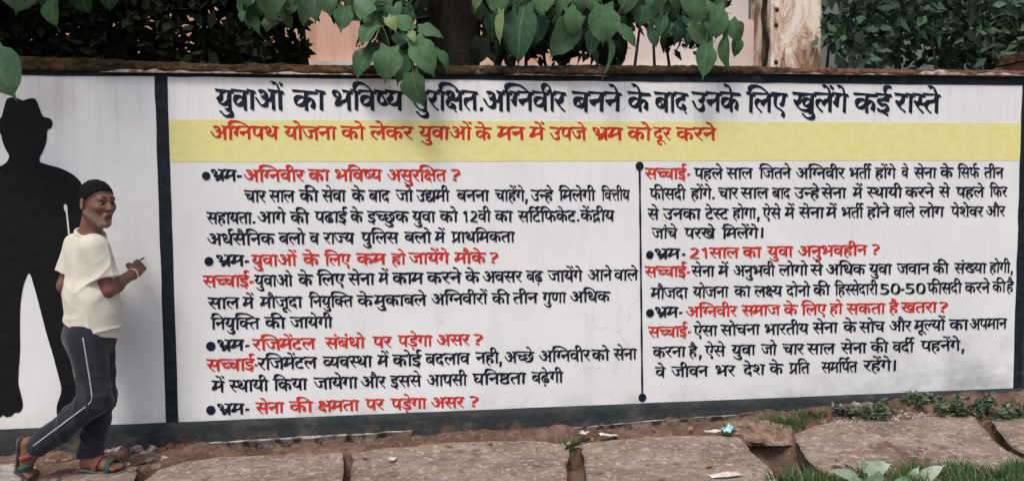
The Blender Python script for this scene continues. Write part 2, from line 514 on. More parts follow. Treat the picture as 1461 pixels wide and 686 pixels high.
def axis_pts(segs):
    out = []
    for a, b, n in segs:
        out += list(np.linspace(a, b, n, endpoint=False))
    out.append(segs[-1][1])
    return np.array(out)
gx = axis_pts([(-150, -10, 12), (-10, -1, 20), (-1, 7, 560), (7, 20, 20), (20, 150, 12)])
gy = axis_pts([(-150, -12, 12), (-12, -2, 24), (-2, -0.5, 50), (-0.5, 0.1, 56), (0.1, 4, 10), (4, 150, 14)])
GX, GY = np.meshgrid(gx, gy)
GZ = earth_h(GX, GY)
nx_, ny_ = len(gx), len(gy)
gv = np.stack([GX.ravel(), GY.ravel(), GZ.ravel()], 1)
gf = [(j * nx_ + i, j * nx_ + i + 1, (j + 1) * nx_ + i + 1, (j + 1) * nx_ + i) for j in range(ny_ - 1) for i in range(nx_ - 1)]
tag(mesh('ground', gv, gf, M['earth'], None, True), kind='structure')

def ground_z(x, y):
    return float(earth_h(np.array([x]), np.array([y]))[0])

# ---------------------------------------------------------------- the painted wall
WX0, WX1 = -1.7, 6.455
PZ0, PZ1 = 0.147, 2.198
wall = empty('painted_boundary_wall', (2.4, 0.0, 0.0))
tag(wall, 'long white boundary wall lettered in black and red Hindi with a yellow band', 'wall')

def wpart(name, v, f, m, smooth=False, label=None):
    o = keep(mesh(name, v, f, m, None, smooth), wall)
    if label:
        o['label'] = label
    return o

def sheet_grid(x0, x1, z0, z1, y, nx, nz, amp=0.0, seed=0, back=None):
    xs, zs = np.linspace(x0, x1, nx + 1), np.linspace(z0, z1, nz + 1)
    X, Z = np.meshgrid(xs, zs)
    Y = np.full(X.shape, y)
    v = np.stack([X.ravel(), Y.ravel(), Z.ravel()], 1)
    f = [(j * (nx + 1) + i, j * (nx + 1) + i + 1, (j + 1) * (nx + 1) + i + 1, (j + 1) * (nx + 1) + i) for j in range(nz) for i in range(nx)]
    return v, f

# masonry core, set back behind the panels
wpart('wall_body', *box_vf(WX0, WX1 + 0.05, 0.014, 0.23, -0.3, 2.245), M['plinth'])
# two white panels, 14 mm of plaster each
wpart('white_panel', *box_vf(WX0, 0.846, 0.0, 0.0135, PZ0, PZ1), M['white'])
wpart('white_panel', *box_vf(0.915, 6.393, 0.0, 0.0135, PZ0, PZ1), M['white'])
# dark painted borders
def wavy_strip(x0, x1, z0, z1, y, n, amp, seed, vertical=False):
    v, f = [], []
    ts = np.linspace(0, 1, n + 1)
    for k, t in enumerate(ts):
        if vertical:
            z = z0 + (z1 - z0) * t
            p = np.array([[x0 * 7, 0, z * 9], [x1 * 7, 5, z * 9]])
            a = vnoise(p, seed) * amp
            v += [(x0 + a[0], y, z), (x1 + a[1], y, z), (x0 + a[0], 0.0138, z), (x1 + a[1], 0.0138, z)]
        else:
            x = x0 + (x1 - x0) * t
            p = np.array([[x * 7, 0, z0 * 9], [x * 7, 5, z1 * 9]])
            a = vnoise(p, seed) * amp
            v += [(x, y, z0 + a[0]), (x, y, z1 + a[1]), (x, 0.0138, z0 + a[0]), (x, 0.0138, z1 + a[1])]
        if k:
            b = 4 * (k - 1)
            f += [(b, b + 1, b + 5, b + 4), (b, b + 4, b + 6, b + 2), (b + 1, b + 3, b + 7, b + 5)]
    return v, f
wpart('dark_border', *wavy_strip(WX0, WX1, PZ1 - 0.001, 2.258, -0.004, 160, 0.003, 3), M['border'])
wpart('dark_border', *wavy_strip(0.845, 0.916, PZ0 - 0.01, PZ1 + 0.002, -0.003, 60, 0.002, 5, True), M['border'])
wpart('dark_border', *wavy_strip(6.391, WX1, -0.1, PZ1 + 0.002, -0.0035, 60, 0.003, 6, True), M['border'])
# plinth band at the foot
def plinth_v():
    v, f = [], []
    n = 200
    rows = [(PZ0 + 0.001, 0.013), (PZ0, -0.006), (0.10, -0.008), (0.05, -0.010), (0.0, -0.013), (-0.15, -0.014)]
    for k in range(n + 1):
        x = WX0 + (WX1 - WX0) * k / n
        for r, (z, y) in enumerate(rows):
            a = vnoise(np.array([[x * 6, r * 3.1, 0.5], [x * 17, r * 3.1, 9.5]]), 8)
            v.append((x, y + (0.004 * a[0] + 0.003 * a[1] if r > 1 else 0), z + (0.003 * a[0] if r < 2 else 0)))
        if k:
            b = len(rows) * (k - 1)
            for r in range(len(rows) - 1):
                f.append((b + r, b + r + 1, b + len(rows) + r + 1, b + len(rows) + r))
    return v, f
wpart('plinth_band', *plinth_v(), M['plinth'], True)
# rough mortar coping
def coping_v():
    v, f = [], []
    n = 1000
    prof = [(0.012, 2.246), (-0.016, 2.262), (-0.024, 2.272), (-0.025, 2.284), (-0.020, 2.296), (-0.016, 2.308), (-0.010, 2.318), (0.002, 2.328), (0.02, 2.335), (0.10, 2.342), (0.25, 2.335), (0.265, 2.24)]
    R = len(prof)
    for k in range(n + 1):
        x = WX0 + (WX1 + 0.05 - WX0) * k / n
        lift = float(np.interp(x, [-1, 0.6, 1.2, 4, 4.8, 6.4], [0.030, 0.012, 0.0, 0.0, -0.014, -0.014]))
        for r, (y, z) in enumerate(prof):
            a = vnoise(np.array([[x * 4, r * .6, 0.5], [x * 15, r * .9, 9.5], [x * 52, r * 1.3, 4.5]]), 21)
            w = 0.005 * a[0] + 0.007 * a[1] + 0.009 * a[2]
            tz = (z - 2.26) / 0.08
            if 0 < r < R - 1:
                z -= .012 + float(np.interp(x, [2.4, 4.5], [.030, 0.0]))
                if r > 4:
                    z -= float(np.interp(x, [0.0, 0.8], [0.0, .012]))
            v.append((x, y + w * (0.9 if 0 < r < 9 else 0.3), z + lift * tz + (w * .8 if 4 < r < 11 else 0.3 * w * (r > 0))))
        if k:
            b = R * (k - 1)
            for r in range(R - 1):
                f.append((b + r, b + R + r, b + R + r + 1, b + r + 1))
    return v, f
wpart('coping', *coping_v(), M['coping'], True)
# pale strip of loose mortar on top at the right, and crumbs of it along the lip
def lip_v(x0, x1, z, h, depth, seed, y0=-0.034):
    v, f = [], []
    n = max(4, int((x1 - x0) / 0.025))
    for k in range(n + 1):
        x = x0 + (x1 - x0) * k / n
        a = vnoise(np.array([[x * 8, 3, seed], [x * 21, 7, seed]]), seed)
        hh = max(0.002, h * (0.65 + 0.5 * a[0] + 0.4 * a[1])) * min(1, 6 * k / n, 6 * (n - k) / n) + 0.001
        v += [(x, y0, z), (x, y0 - 0.004, z + hh * 0.6), (x, y0 + 0.004, z + hh), (x, y0 + depth, z + hh * 0.8)]
        if k:
            b = 4 * (k - 1)
            f += [(b + r, b + 4 + r, b + 5 + r, b + 1 + r) for r in range(3)]
    return v, f
for args in ((5.55, 6.40, 2.255, 0.028, 0.04, 31), (0.55, 1.45, 2.214, 0.020, 0.02, 32), (1.45, 2.2, 2.213, 0.012, 0.02, 36), (2.9, 3.55, 2.224, 0.008, 0.02, 33), (4.55, 5.5, 2.250, 0.009, 0.02, 34)):
    wpart('mortar_lip', *lip_v(*args), M['chalky'], True)

# yellow band behind the red sub-heading
wpart('yellow_band', *wavy_strip(0.916, 6.392, 1.700, 1.949, -0.0016, 160, 0.0025, 12), M['yellow_paint'])

# ---------------------------------------------------------------- lettering
GLYPHS = {
6:"-185,772 -185,796o -152,830o -130,830 -107,830o -75,796o -75,772 -75,748o -107,714o -130,714 -152,714o -185,748o",
9:"470,218 470,148o 379,80o 312,80 226,80o 92,208o 29,356 100,382 143,276o 243,153o 305,153 343,153o 391,188o 391,227 391,264o 350,322o 318,347 291,342o 260,341 255,411 323,413o 380,457o 380,494 380,530o 333,562o 302,562 265,562o 205,542o 171,525 146,594 172,608o 249,632o 298,632 376,632o 459,554o 459,495 459,417o 392,375 403,365o 412,355 450,350o 486,350 518,350o 568,356o 594,363 594,551 521,551 521,622 779,622 779,551 675,551 675,0 594,0 594,290 570,284o 524,279o 498,279 481,279o 455,282 470,252o",
10:"470,218 470,148o 379,80o 312,80 226,80o 92,208o 29,356 100,382 143,276o 243,153o 305,153 343,153o 391,188o 391,227 391,264o 350,322o 318,347 291,342o 260,341 255,411 323,413o 380,457o 380,494 380,530o 333,562o 302,562 265,562o 205,542o 171,525 146,594 172,608o 249,632o 298,632 376,632o 459,554o 459,495 459,417o 392,375 403,365o 412,355 450,350o 486,350 518,350o 568,356o 594,363 594,551 521,551 521,622 1038,622 1038,551 934,551 934,0 853,0 853,551 675,551 675,0 594,0 594,290 570,284o 524,279o 498,279 481,279o 455,282 470,252o",
11:"271,222 242,222o 184,208o 161,197 114,225o 50,301o 50,352 50,380o 70,420o 87,433 110,450o 172,465o 221,465 314,465 314,551 0,551 0,622 505,622 505,551 395,551 395,394 211,394 180,394o 154,388o 145,381 130,369o 130,347 130,323o 158,290o 174,277 220,294o 275,294 349,294o 447,219o 447,154 447,89o 364,14o 289,4 318,-8o 381,-30o 415,-40 382,-110 325,-84o 221,-27o 176,1 117,4o 48,33o 48,65 48,87o 75,116o 101,116 121,116o 164,95o 194,70 208,68o 219,68 289,68o 366,109o 366,153 366,186o 317,222o",
12:"271,222 242,222o 184,208o 161,197 114,225o 50,301o 50,352 50,380o 70,420o 87,433 110,450o 172,465o 221,465 314,465 314,551 0,551 0,622 505,622 505,551 395,551 395,394 211,394 180,394o 154,388o 145,381 130,369o 130,347 130,323o 158,290o 174,277 220,294o 275,294 349,294o 447,219o 447,154 447,89o 364,14o 289,4 318,-8o 381,-30o 415,-40 382,-110 325,-84o 221,-27o 176,1 117,4o 48,33o 48,65 48,87o 75,116o 101,116 121,116o 164,95o 194,70 208,68o 219,68 289,68o 366,109o 366,153 366,186o 317,222o|293,615 272,650o 243,726o 243,762 243,829o 332,896o 398,896 430,896o 484,883o 504,872 482,806 465,815o 427,827o 405,827 365,827o 323,782o 323,747 323,714o 350,651o 375,615",
13:"0,622 563,622 563,551 453,551 485,512o 485,464 485,374o 406,328 442,296o 499,211o 499,152 499,102o 454,34o 376,0o 328,0 271,0o 168,61o 73,199o 29,313 100,338 128,260o 195,141o 274,74o 320,74 361,74o 414,111o 414,160 414,201o 369,270o 329,301 299,295o 264,294 259,364 333,366o 404,414o 404,463 404,493o 374,538o 351,551 0,551",
19:"568,551 474,551 474,380 474,329o 459,269o 441,246 404,198o 323,192 307,266 329,270o 360,281o 370,292 382,304o 393,339o 393,380 393,551 160,551 160,353 160,307o 166,249o 186,211o 226,180o 260,160 370,98 433,62o 486,-3o 486,-53 486,-93o 453,-164o 439,-184 367,-142 380,-122o 403,-77o 403,-55 403,-36o 387,-7o 339,28o 290,56 203,106 164,129o 109,178o 95,212 79,248o 79,316 79,551 0,551 0,622 568,622",
20:"568,551 474,551 474,380 474,329o 459,269o 441,246 404,198o 323,192 307,266 329,270o 360,281o 370,292 382,304o 393,339o 393,380 393,551 160,551 160,353 160,307o 166,249o 186,211o 226,180o 260,160 370,98 433,62o 486,-3o 486,-53 486,-93o 453,-164o 439,-184 367,-142 380,-122o 403,-77o 403,-55 403,-36o 387,-7o 339,28o 290,56 203,106 164,129o 109,178o 95,212 79,248o 79,316 79,551 0,551 0,622 568,622|394,615 373,694o 332,785o 282,823o 248,823 226,823o 192,814o 178,809 154,882 193,896o 245,896 299,896o 378,845o 441,722o 469,615",
23:"470,218 470,148o 379,80o 312,80 226,80o 92,208o 29,356 100,382 143,276o 243,153o 305,153 343,153o 391,188o 391,227 391,264o 350,322o 318,347 291,342o 260,341 255,411 323,413o 380,457o 380,494 380,530o 333,562o 302,562 265,562o 205,542o 171,525 146,594 172,608o 249,632o 298,632 376,632o 459,554o 459,495 459,417o 392,375 403,365o 412,355 450,350o 486,350 518,350o 568,356o 594,363 594,551 521,551 521,622 1038,622 1038,551 934,551 934,0 853,0 853,551 675,551 675,0 594,0 594,290 570,284o 524,279o 498,279 481,279o 455,282 470,252o|854,615 833,694o 792,785o 742,823o 708,823 686,823o 652,814o 638,809 614,882 653,896o 705,896 759,896o 838,845o 901,722o 929,615",
24:"470,218 470,148o 379,80o 312,80 226,80o 92,208o 29,356 100,382 143,276o 243,153o 305,153 343,153o 391,188o 391,227 391,264o 350,322o 318,347 291,342o 260,341 255,411 323,413o 380,457o 380,494 380,530o 333,562o 302,562 265,562o 205,542o 171,525 146,594 172,608o 249,632o 298,632 376,632o 459,554o 459,495 459,417o 392,375 403,365o 412,355 450,350o 486,350 518,350o 568,356o 594,363 594,551 521,551 521,622 1038,622 1038,551 934,551 934,0 853,0 853,551 675,551 675,0 594,0 594,290 570,284o 524,279o 498,279 481,279o 455,282 470,252o|844,615 817,655o 772,692o 729,703o 703,703 683,703o 641,691o 621,682 595,751 618,761o 668,773o 697,773 742,773o 812,730o 836,692 840,694 820,746o 782,803o 738,827o 707,827 683,827o 651,819o 637,813 614,882 653,896o 705,896 759,896o 838,845o 901,722o 929,615",
25:"777,551 452,551 452,349 500,399o 569,399 634,399o 716,316o 716,239 716,193o 686,89o 651,39 579,80 604,112o 636,196o 636,237 636,284o 597,330o 562,330 508,330o 452,258 452,0 371,0 371,174 347,154o 276,118o 226,118 179,118o 96,156o 46,233o 46,290 46,370o 156,464o 244,464 267,464o 324,457o 339,454 333,381 317,385o 268,391o 249,391 191,391o 127,339o 127,292 127,239o 188,188o 228,188 272,188o 341,230o 371,260 371,551 0,551 0,622 777,622",
26:"729,551 729,0 648,0 648,45 613,26o 530,7o 488,7 380,7o 183,114o 85,239 58,274o 40,319o 40,338 40,359o 70,393o 104,393 129,393o 166,370o 181,350 202,369o 217,428o 217,458 217,484o 210,531o 201,551 0,551 0,622 833,622 833,551|534,232 569,232o 627,261o 648,280 648,551 281,551 298,514o 298,458 298,376o 228,280o 166,253 236,169o 391,79o 490,79 533,79o 611,99o 648,122 648,198 625,184o 561,164o 521,164 474,164o 399,203o 356,273o 356,319 356,392o 452,473o 531,473 548,473o 602,468o 616,463 610,394 595,398o 558,404o 540,404 492,404o 437,360o 437,316 437,273o 492,232o",
27:"208,551 208,234 208,208o 183,178o 160,178 134,178o 79,220o 41,280o 41,308 41,331o 68,359o 102,359 127,359 127,551 0,551 0,622 578,622 578,551 474,551 474,0 393,0 393,551",
28:"605,551 502,551 502,0 421,0 421,166 390,146o 314,118o 259,118 182,118o 86,199o 86,266 86,294o 106,346o 128,366 88,385o 42,455o 42,497 42,528o 52,551 0,551 0,622 605,622|167,269 167,227o 223,188o 267,188 319,188o 396,231o 421,260 421,551 145,551 123,527o 123,494 123,457o 166,417o 200,412 228,419o 263,419 290,419o 308,417 302,347 295,348o 279,348o 273,348 224,348o 167,308o",
30:"649,551 545,551 545,0 465,0 465,165 439,148o 367,118o 317,118 240,118o 141,204o 141,275 141,304o 166,355o 185,371 38,369 38,441 331,441 349,441o 385,440o 389,440 382,370 350,370 292,370o 221,321o 221,274 221,231o 279,188o 317,188 367,188o 438,231o 465,260 465,551 0,551 0,622 649,622",
32:"653,551 653,0 572,0 572,370 435,370 394,370o 378,373 414,343o 458,263o 458,218 458,172o 417,110o 350,80o 310,80 257,80o 161,141o 73,282o 31,401 102,426 148,292o 248,153o 306,153 338,153o 379,187o 379,227 379,271o 318,349o 273,377 302,441 572,441 572,551 0,551 0,622 757,622 757,551",
35:"519,551 371,551 371,349 316,349 268,349o 204,333o 181,318 126,280o 126,215 126,167o 170,104o 241,74o 283,74 337,74o 413,99o 455,121 482,47 438,27o 339,0o 286,0 217,0o 108,52o 46,150o 46,220 46,285o 114,374o 225,420o 288,420 290,420 290,551 0,551 0,622 519,622",
38:"307,0 229,0o 112,55o 46,158o 46,231 46,301o 118,396o 236,445o 305,446 305,551 0,551 0,622 577,622 577,551 385,551 385,375 346,375 282,375o 213,358o 188,341 158,322o 126,262o 126,221 126,163o 190,89o 248,75 233,115o 233,157 233,191o 266,251o 331,288o 380,288 429,288o 492,251o 523,191o 523,157 523,87o 408,0o|306,140 306,103o 323,70 378,71o 448,116o 448,157 448,187o 413,221o 385,221 350,221o 306,178o",
39:"634,551 634,0 553,0 553,551 420,551 420,321 420,279o 403,221o 385,198 364,173o 298,146o 251,146 158,146o 114,205 97,228o 79,298o 79,352 79,551 0,551 0,622 737,622 737,551|249,217 301,217o 321,249 332,266o 339,310o 339,353 339,551 160,551 160,353 160,314o 168,268o 178,251 189,235o 222,217o",
40:"481,551 481,0 400,0 400,328 291,328 230,328o 169,316o 150,299 126,280o 126,237 126,188o 200,97o 271,40 217,-12 171,28o 92,108o 45,194o 45,242 45,277o 72,333o 93,351 122,376o 204,399o 272,399 400,399 400,551 0,551 0,622 584,622 584,551",
41:"553,551 553,0 472,0 472,180 443,161o 363,132o 308,132 223,132o 104,229o 83,322 178,342o 255,413o 255,467 255,517o 208,568o 171,568 146,568o 114,544o 114,521 114,470o 195,461 187,391 122,400o 46,461o 46,519 46,575o 119,632o 172,632 213,632o 288,597o 336,525o 336,469 336,395o 256,303o 182,274 205,238o 263,203o 314,203 366,203o 440,243o 472,275 472,551 390,551 390,622 656,622 656,551",
42:"413,-58 392,-24o 354,46o 342,73 330,71o 302,68o 287,68 245,68o 160,89o 89,136o 46,215o 46,272 46,316o 77,379o 102,401 135,430o 231,456o 290,456 295,456 295,551 0,551 0,622 534,622 534,551 376,551 376,385 327,385 269,385o 198,371o 173,355 151,340o 126,294o 126,262 126,209o 205,140o 287,140 293,140o 305,140o 312,141 306,161o 306,176 306,211o 348,240o 373,240 416,240o 461,191o 461,162 461,130o 432,95o 410,86 422,62o 455,11o 480,-24",
43:"630,551 526,551 526,0 445,0 445,150 414,130o 341,103o 283,103 206,103o 111,184o 111,251 111,278o 129,328o 148,348 101,366o 42,437o 42,493 42,553o 124,632o 187,632 240,632o 311,576o 311,531 311,484o 271,443 210,482 221,492o 230,515o 230,526 230,541o 210,568o 184,568 156,568o 116,524o 116,489 116,457o 147,418o 196,400o 223,397 253,405o 288,405 299,405o 326,403o 333,402 326,332 320,333o 303,333o 298,333 248,333o 191,292o 191,254 191,213o 248,173o 292,173 345,173o 419,216o 445,245 445,551 383,551 383,622 630,622",
44:"0,622 569,622 569,551 466,551 466,0 385,0 385,298 204,298 204,244 204,216o 176,188o 153,188 129,188o 75,230o 37,290o 37,318 37,341o 64,369o 98,369 385,369 385,551 0,551",
46:"479,551 479,0 398,0 398,191 369,172o 301,146o 254,146 214,146o 149,173o 128,194 103,221o 79,294o 79,358 79,551 0,551 0,622 583,622 583,551|398,551 160,551 160,369 160,328o 166,280o 179,251o 190,240 213,217o 263,217 303,217o 373,255o 398,280",
47:"460,551 460,349 485,373o 543,399o 578,399 643,399o 725,316o 725,239 725,193o 695,89o 660,39 588,80 613,112o 645,196o 645,237 645,284o 605,330o 570,330 517,330o 460,257 460,0 379,0 379,193 355,174o 291,146o 248,146 208,146o 144,175o 125,197 100,226o 79,297o 79,354 79,551 0,551 0,622 786,622 786,551|160,551 160,360 160,305o 172,257o 188,240 208,217o 248,217 289,217o 353,251o 379,278 379,551",
48:"585,551 482,551 482,0 401,0 401,165 374,147o 297,118o 241,118 185,118o 96,160o 46,235o 46,286 46,372o 167,464o 265,464 279,464o 319,461o 358,457o 369,454 363,385 343,389o 293,395o 268,395 248,395o 230,392 365,224 384,238o 401,256 401,551 0,551 0,622 585,622|127,287 127,235o 194,184o 242,184 260,184o 293,190o 308,195 168,370 127,342o",
49:"174,632 211,632o 269,611o 291,586 309,567o 332,499o 332,437 332,321 533,321 533,551 402,551 402,622 717,622 717,551 614,551 614,0 533,0 533,250 332,250 332,213 332,180o 303,151o 283,151 264,151o 222,176o 186,215o 164,259o 164,278 164,296o 191,321o 224,321 253,321 253,426 253,473o 243,523o 232,538 212,568o 169,568 142,568o 114,542o 114,521 114,493o 161,463o 218,460 210,389 135,395o 46,456o 46,520 46,579o 122,632o",
50:"509,551 509,0 428,0 428,250 207,250 207,213 207,180o 178,151o 159,151 140,151o 98,176o 62,215o 39,259o 39,278 39,296o 66,321o 100,321 126,321 126,551 0,551 0,622 612,622 612,551|428,551 207,551 207,321 428,321",
51:"595,622 595,551 491,551 491,0 410,0 410,179 382,161o 304,132o 253,132 163,132o 52,253o 38,353 100,366o 160,413o 160,457 160,485o 137,533o 123,551 0,551 0,622|129,301 149,252o 210,203o 259,203 309,203o 383,245o 410,274 410,551 211,551 240,499o 240,445 240,337o",
52:"395,42 341,-12 282,37o 178,137o 98,225o 75,256 53,287o 40,323o 40,340 40,359o 70,393o 104,393 129,393o 166,370o 181,349 220,369o 256,429o 256,468 256,491o 246,536o 239,551 0,551 0,622 424,622 424,551 320,551 336,516o 336,458 336,403o 292,327o 216,274o 167,254 212,202o 331,91o",
54:"0,551 0,622 693,622 693,551 589,551 589,0 508,0 508,355 502,356o 494,356 470,356o 420,332o 374,269o 356,208 279,232 291,278o 311,313 287,331o 239,353o 209,353 169,353o 126,307o 126,271 126,233o 169,164o 251,89o 309,40 255,-12 197,38o 101,129o 45,222o 45,275 45,328o 94,395o 168,426o 204,426 248,426o 321,397o 354,370 412,426o 499,426 504,426o 508,426 508,551",
57:"571,551 467,551 467,0 387,0 387,165 361,147o 286,118o 233,118 179,118o 95,160o 46,235o 46,286 46,372o 161,464o 255,464 268,464o 307,461o 344,457o 354,454 349,381 330,385o 282,391o 259,391 197,391o 127,337o 127,287 127,236o 190,188o 235,188 287,188o 362,233o 387,260 387,551 0,551 0,622 571,622",
58:"122,189 87,189o 40,224o 40,255 40,284o 76,314o 104,314 122,314o 161,299o 191,276 241,292o 305,378o 305,443 305,499o 246,566o 199,566 168,566o 138,539o 138,516 138,501o 157,466o 214,442o 270,440 253,370 159,376o 66,459o 66,517 66,568o 137,632o 204,632 251,632o 333,589o 384,504o 384,440 384,371o 315,254o 254,221 299,182o 383,87o 414,43 350,-1 299,71o 216,164o 179,194 152,189o|591,551 591,0 510,0 510,551 421,551 421,622 695,622 695,551",
60:"587,551 587,0 506,0 506,266 477,257o 419,251o 380,251 338,251o 245,266o 212,277 192,264o 167,253 208,201o 319,91o 380,42 326,-12 270,37o 171,137o 95,225o 73,256 51,287o 40,323o 40,340 40,359o 70,393o 104,393 129,393o 166,370o 181,350 202,369o 217,428o 217,458 217,488o 208,536o 201,551 0,551 0,622 691,622 691,551|369,322 408,322o 472,330o 506,339 506,551 281,551 288,534o 298,488o 298,458 298,416o 279,354o 262,333 314,322o",
61:"321,69 357,80o 403,116o 403,148 403,186o 345,229o 280,229 211,229o 138,172o 138,124 138,93o 161,35o 232,-36o 302,-89 248,-142 157,-71o 58,53o 58,130 58,168o 89,227o 115,248 96,266o 69,318o 69,352 69,380o 89,420o 106,433 129,450o 188,465o 229,465 361,465 361,551 0,551 0,622 546,622 546,551 442,551 442,394 230,394 199,394o 173,388o 164,381 149,369o 149,347 149,327o 169,296o 183,284 230,300o 284,300 353,300o 440,258o 481,191o 481,153 481,95o 413,19o 348,2",
66:"170,551 170,0 89,0 89,551 0,551 0,622 273,622 273,551",
68:"-185,615 -202,650o -220,714o -220,748 -220,813o -136,896o -61,896 -1,896o 79,839o 137,718o 163,622 273,622 273,551 170,551 170,0 89,0 89,551 0,551 0,622 87,622 59,726o -2,825o -57,825 -97,825o -139,776o -139,733 -139,699o -119,644o -105,615",
69:"-248,-12 -194,11o -136,11 -61,11o 22,-66o 22,-129 22,-190o -71,-268o -157,-268 -254,-268o -395,-176o -455,-100 -394,-57 -355,-105o -285,-167o -206,-196o -157,-196 -51,-196o -51,-122 -51,-89o -100,-57o -131,-57 -158,-57o -201,-68o -222,-79",
70:"-63,-245 -88,-255o -145,-268o -173,-268 -248,-268o -333,-189o -333,-126 -333,-69o -241,11o -162,11 -87,11o 25,-45o 111,-136o 145,-189 83,-228 29,-145o -83,-57o -156,-57 -207,-57o -259,-96o -259,-128 -259,-166o -209,-196o -178,-196 -151,-196o -109,-185o -88,-175",
75:"-169,615 -190,694o -231,785o -281,823o -315,823 -337,823o -371,814o -385,809 -409,882 -370,896o -318,896 -264,896o -185,845o -122,722o -94,615",
76:"-179,615 -206,655o -251,692o -294,703o -320,703 -340,703o -382,691o -402,682 -428,751 -405,761o -355,773o -326,773 -281,773o -211,730o -187,692 -183,694 -203,746o -241,803o -285,827o -316,827 -340,827o -372,819o -386,813 -409,882 -370,896o -318,896 -264,896o -185,845o -122,722o -94,615",
79:"170,551 170,0 89,0 89,551 0,551 0,622 273,622 273,551|90,615 69,694o 28,785o -22,823o -56,823 -78,823o -112,814o -126,809 -150,882 -111,896o -59,896 -5,896o 74,845o 137,722o 165,615",
80:"170,551 170,0 89,0 89,551 0,551 0,622 273,622 273,551|80,615 53,655o 8,692o -35,703o -61,703 -81,703o -123,691o -143,682 -169,751 -146,761o -96,773o -67,773 -22,773o 48,730o 72,692 76,694 56,746o 18,803o -26,827o -57,827 -81,827o -113,819o -127,813 -150,882 -111,896o -59,896 -5,896o 74,845o 137,722o 165,615",
96:"358,222 329,222o 271,208o 248,197 201,225o 137,301o 137,352 137,380o 157,420o 174,433 197,450o 259,465o 308,465 401,465 401,551 0,551 0,622 592,622 592,551 482,551 482,394 298,394 267,394o 241,388o 232,381 217,369o 217,347 217,323o 245,290o 261,277 307,294o 362,294 436,294o 534,219o 534,154 534,87o 436,0o 337,0 239,0o 84,88o 25,158 86,207 143,139o 262,74o 337,74 453,74o 453,152 453,187o 404,222o|257,-134 257,-110o 290,-76o 312,-76 335,-76o 367,-110o 367,-134 367,-159o 335,-192o 312,-192 290,-192o 257,-159o",
97:"307,0 229,0o 112,55o 46,158o 46,231 46,301o 118,396o 236,445o 305,446 305,551 0,551 0,622 577,622 577,551 385,551 385,375 346,375 282,375o 213,358o 188,341 158,322o 126,262o 126,221 126,163o 190,89o 248,75 233,115o 233,157 233,191o 266,251o 331,288o 380,288 429,288o 492,251o 523,191o 523,157 523,87o 408,0o|306,140 306,103o 323,70 378,71o 448,116o 448,157 448,187o 413,221o 385,221 350,221o 306,178o|221,-134 221,-110o 254,-76o 276,-76 299,-76o 331,-110o 331,-134 331,-159o 299,-192o 276,-192 254,-192o 221,-159o",
179:"623,551 623,0 542,0 542,325 511,310o 440,293o 390,293 340,293o 257,313o 225,326 178,297o 128,244o 128,208 128,188o 148,147o 200,120o 247,120 258,120o 269,121 263,139o 263,157 263,189o 303,216o 328,216 369,216o 413,164o 413,136 413,108o 388,76o 365,66 383,43o 421,2o 448,-24 390,-65 363,-34o 314,27o 298,53 286,51o 258,50o 245,50 186,50o 96,91o 46,162o 46,205 46,260o 115,333o 164,361 120,390o 74,461o 74,507 74,560o 155,632o 231,632 293,632o 382,574o 382,515 382,467o 336,401o 295,373 314,368o 357,364o 379,364 425,364o 504,385o 542,411 542,551 453,551 453,622 727,622 727,551|153,502 153,469o 195,416o 228,399 303,448o 303,506 303,530o 269,566o 229,566 195,566o 153,532o",
181:"-190,615 -211,650o -240,726o -240,762 -240,829o -151,896o -85,896 -53,896o 1,883o 21,872 -1,806 -18,815o -56,827o -78,827 -118,827o -160,782o -160,747 -160,714o -133,651o -108,615",
183:"618,551 452,551 452,334 474,349o 528,368o 567,368 631,368 631,297 580,297 534,297o 482,277o 452,253 452,0 371,0 371,174 347,154o 276,118o 226,118 179,118o 96,156o 46,233o 46,290 46,370o 156,464o 244,464 267,464o 324,457o 339,454 333,381 317,385o 268,391o 249,391 191,391o 127,339o 127,292 127,239o 188,188o 228,188 272,188o 341,230o 371,260 371,551 0,551 0,622 618,622",
184:"700,74 659,49o 561,7o 488,7 380,7o 183,114o 85,239 57,274o 40,319o 40,338 40,359o 70,393o 104,393 129,393o 166,370o 181,350 202,369o 217,428o 217,458 217,510o 201,551 0,551 0,622 663,622 663,551 282,551 289,533o 298,487o 298,458 298,376o 228,280o 166,253 236,169o 391,79o 490,79 541,79o 629,107o 676,140|673,215 645,193o 567,164o 521,164 474,164o 399,203o 356,273o 356,319 356,392o 452,473o 531,473 548,473o 602,468o 616,463 610,394 595,398o 558,404o 540,404 492,404o 437,360o 437,316 437,273o 492,232o 534,232 569,232o 627,261o 648,280",
185:"208,551 208,234 208,208o 183,178o 160,178 134,178o 79,220o 41,280o 41,308 41,331o 68,359o 102,359 127,359 127,551 0,551 0,622 296,622 296,551",
190:"0,622 587,622 587,551 0,551|572,370 435,370 394,370o 378,373 414,343o 458,263o 458,218 458,172o 417,110o 350,80o 310,80 257,80o 161,141o 73,282o 31,401 102,426 148,292o 248,153o 306,153 338,153o 379,187o 379,227 379,271o 318,349o 273,377 302,441 572,441",
202:"0,622 373,622 373,551 0,551|204,298 204,244 204,216o 176,188o 153,188 129,188o 75,230o 37,290o 37,318 37,341o 64,369o 98,369 385,369 385,298",
210:"0,622 515,622 515,551 0,551|537,349 517,356o 494,356 470,356o 420,332o 374,269o 356,208 279,232 291,278o 311,313 288,331o 239,353o 209,353 169,353o 126,307o 126,271 126,233o 169,164o 251,89o 309,40 255,-12 197,38o 101,129o 45,222o 45,275 45,328o 94,395o 167,426o 204,426 248,426o 321,397o 354,370 413,426o 500,426 514,426o 545,422o 556,417",
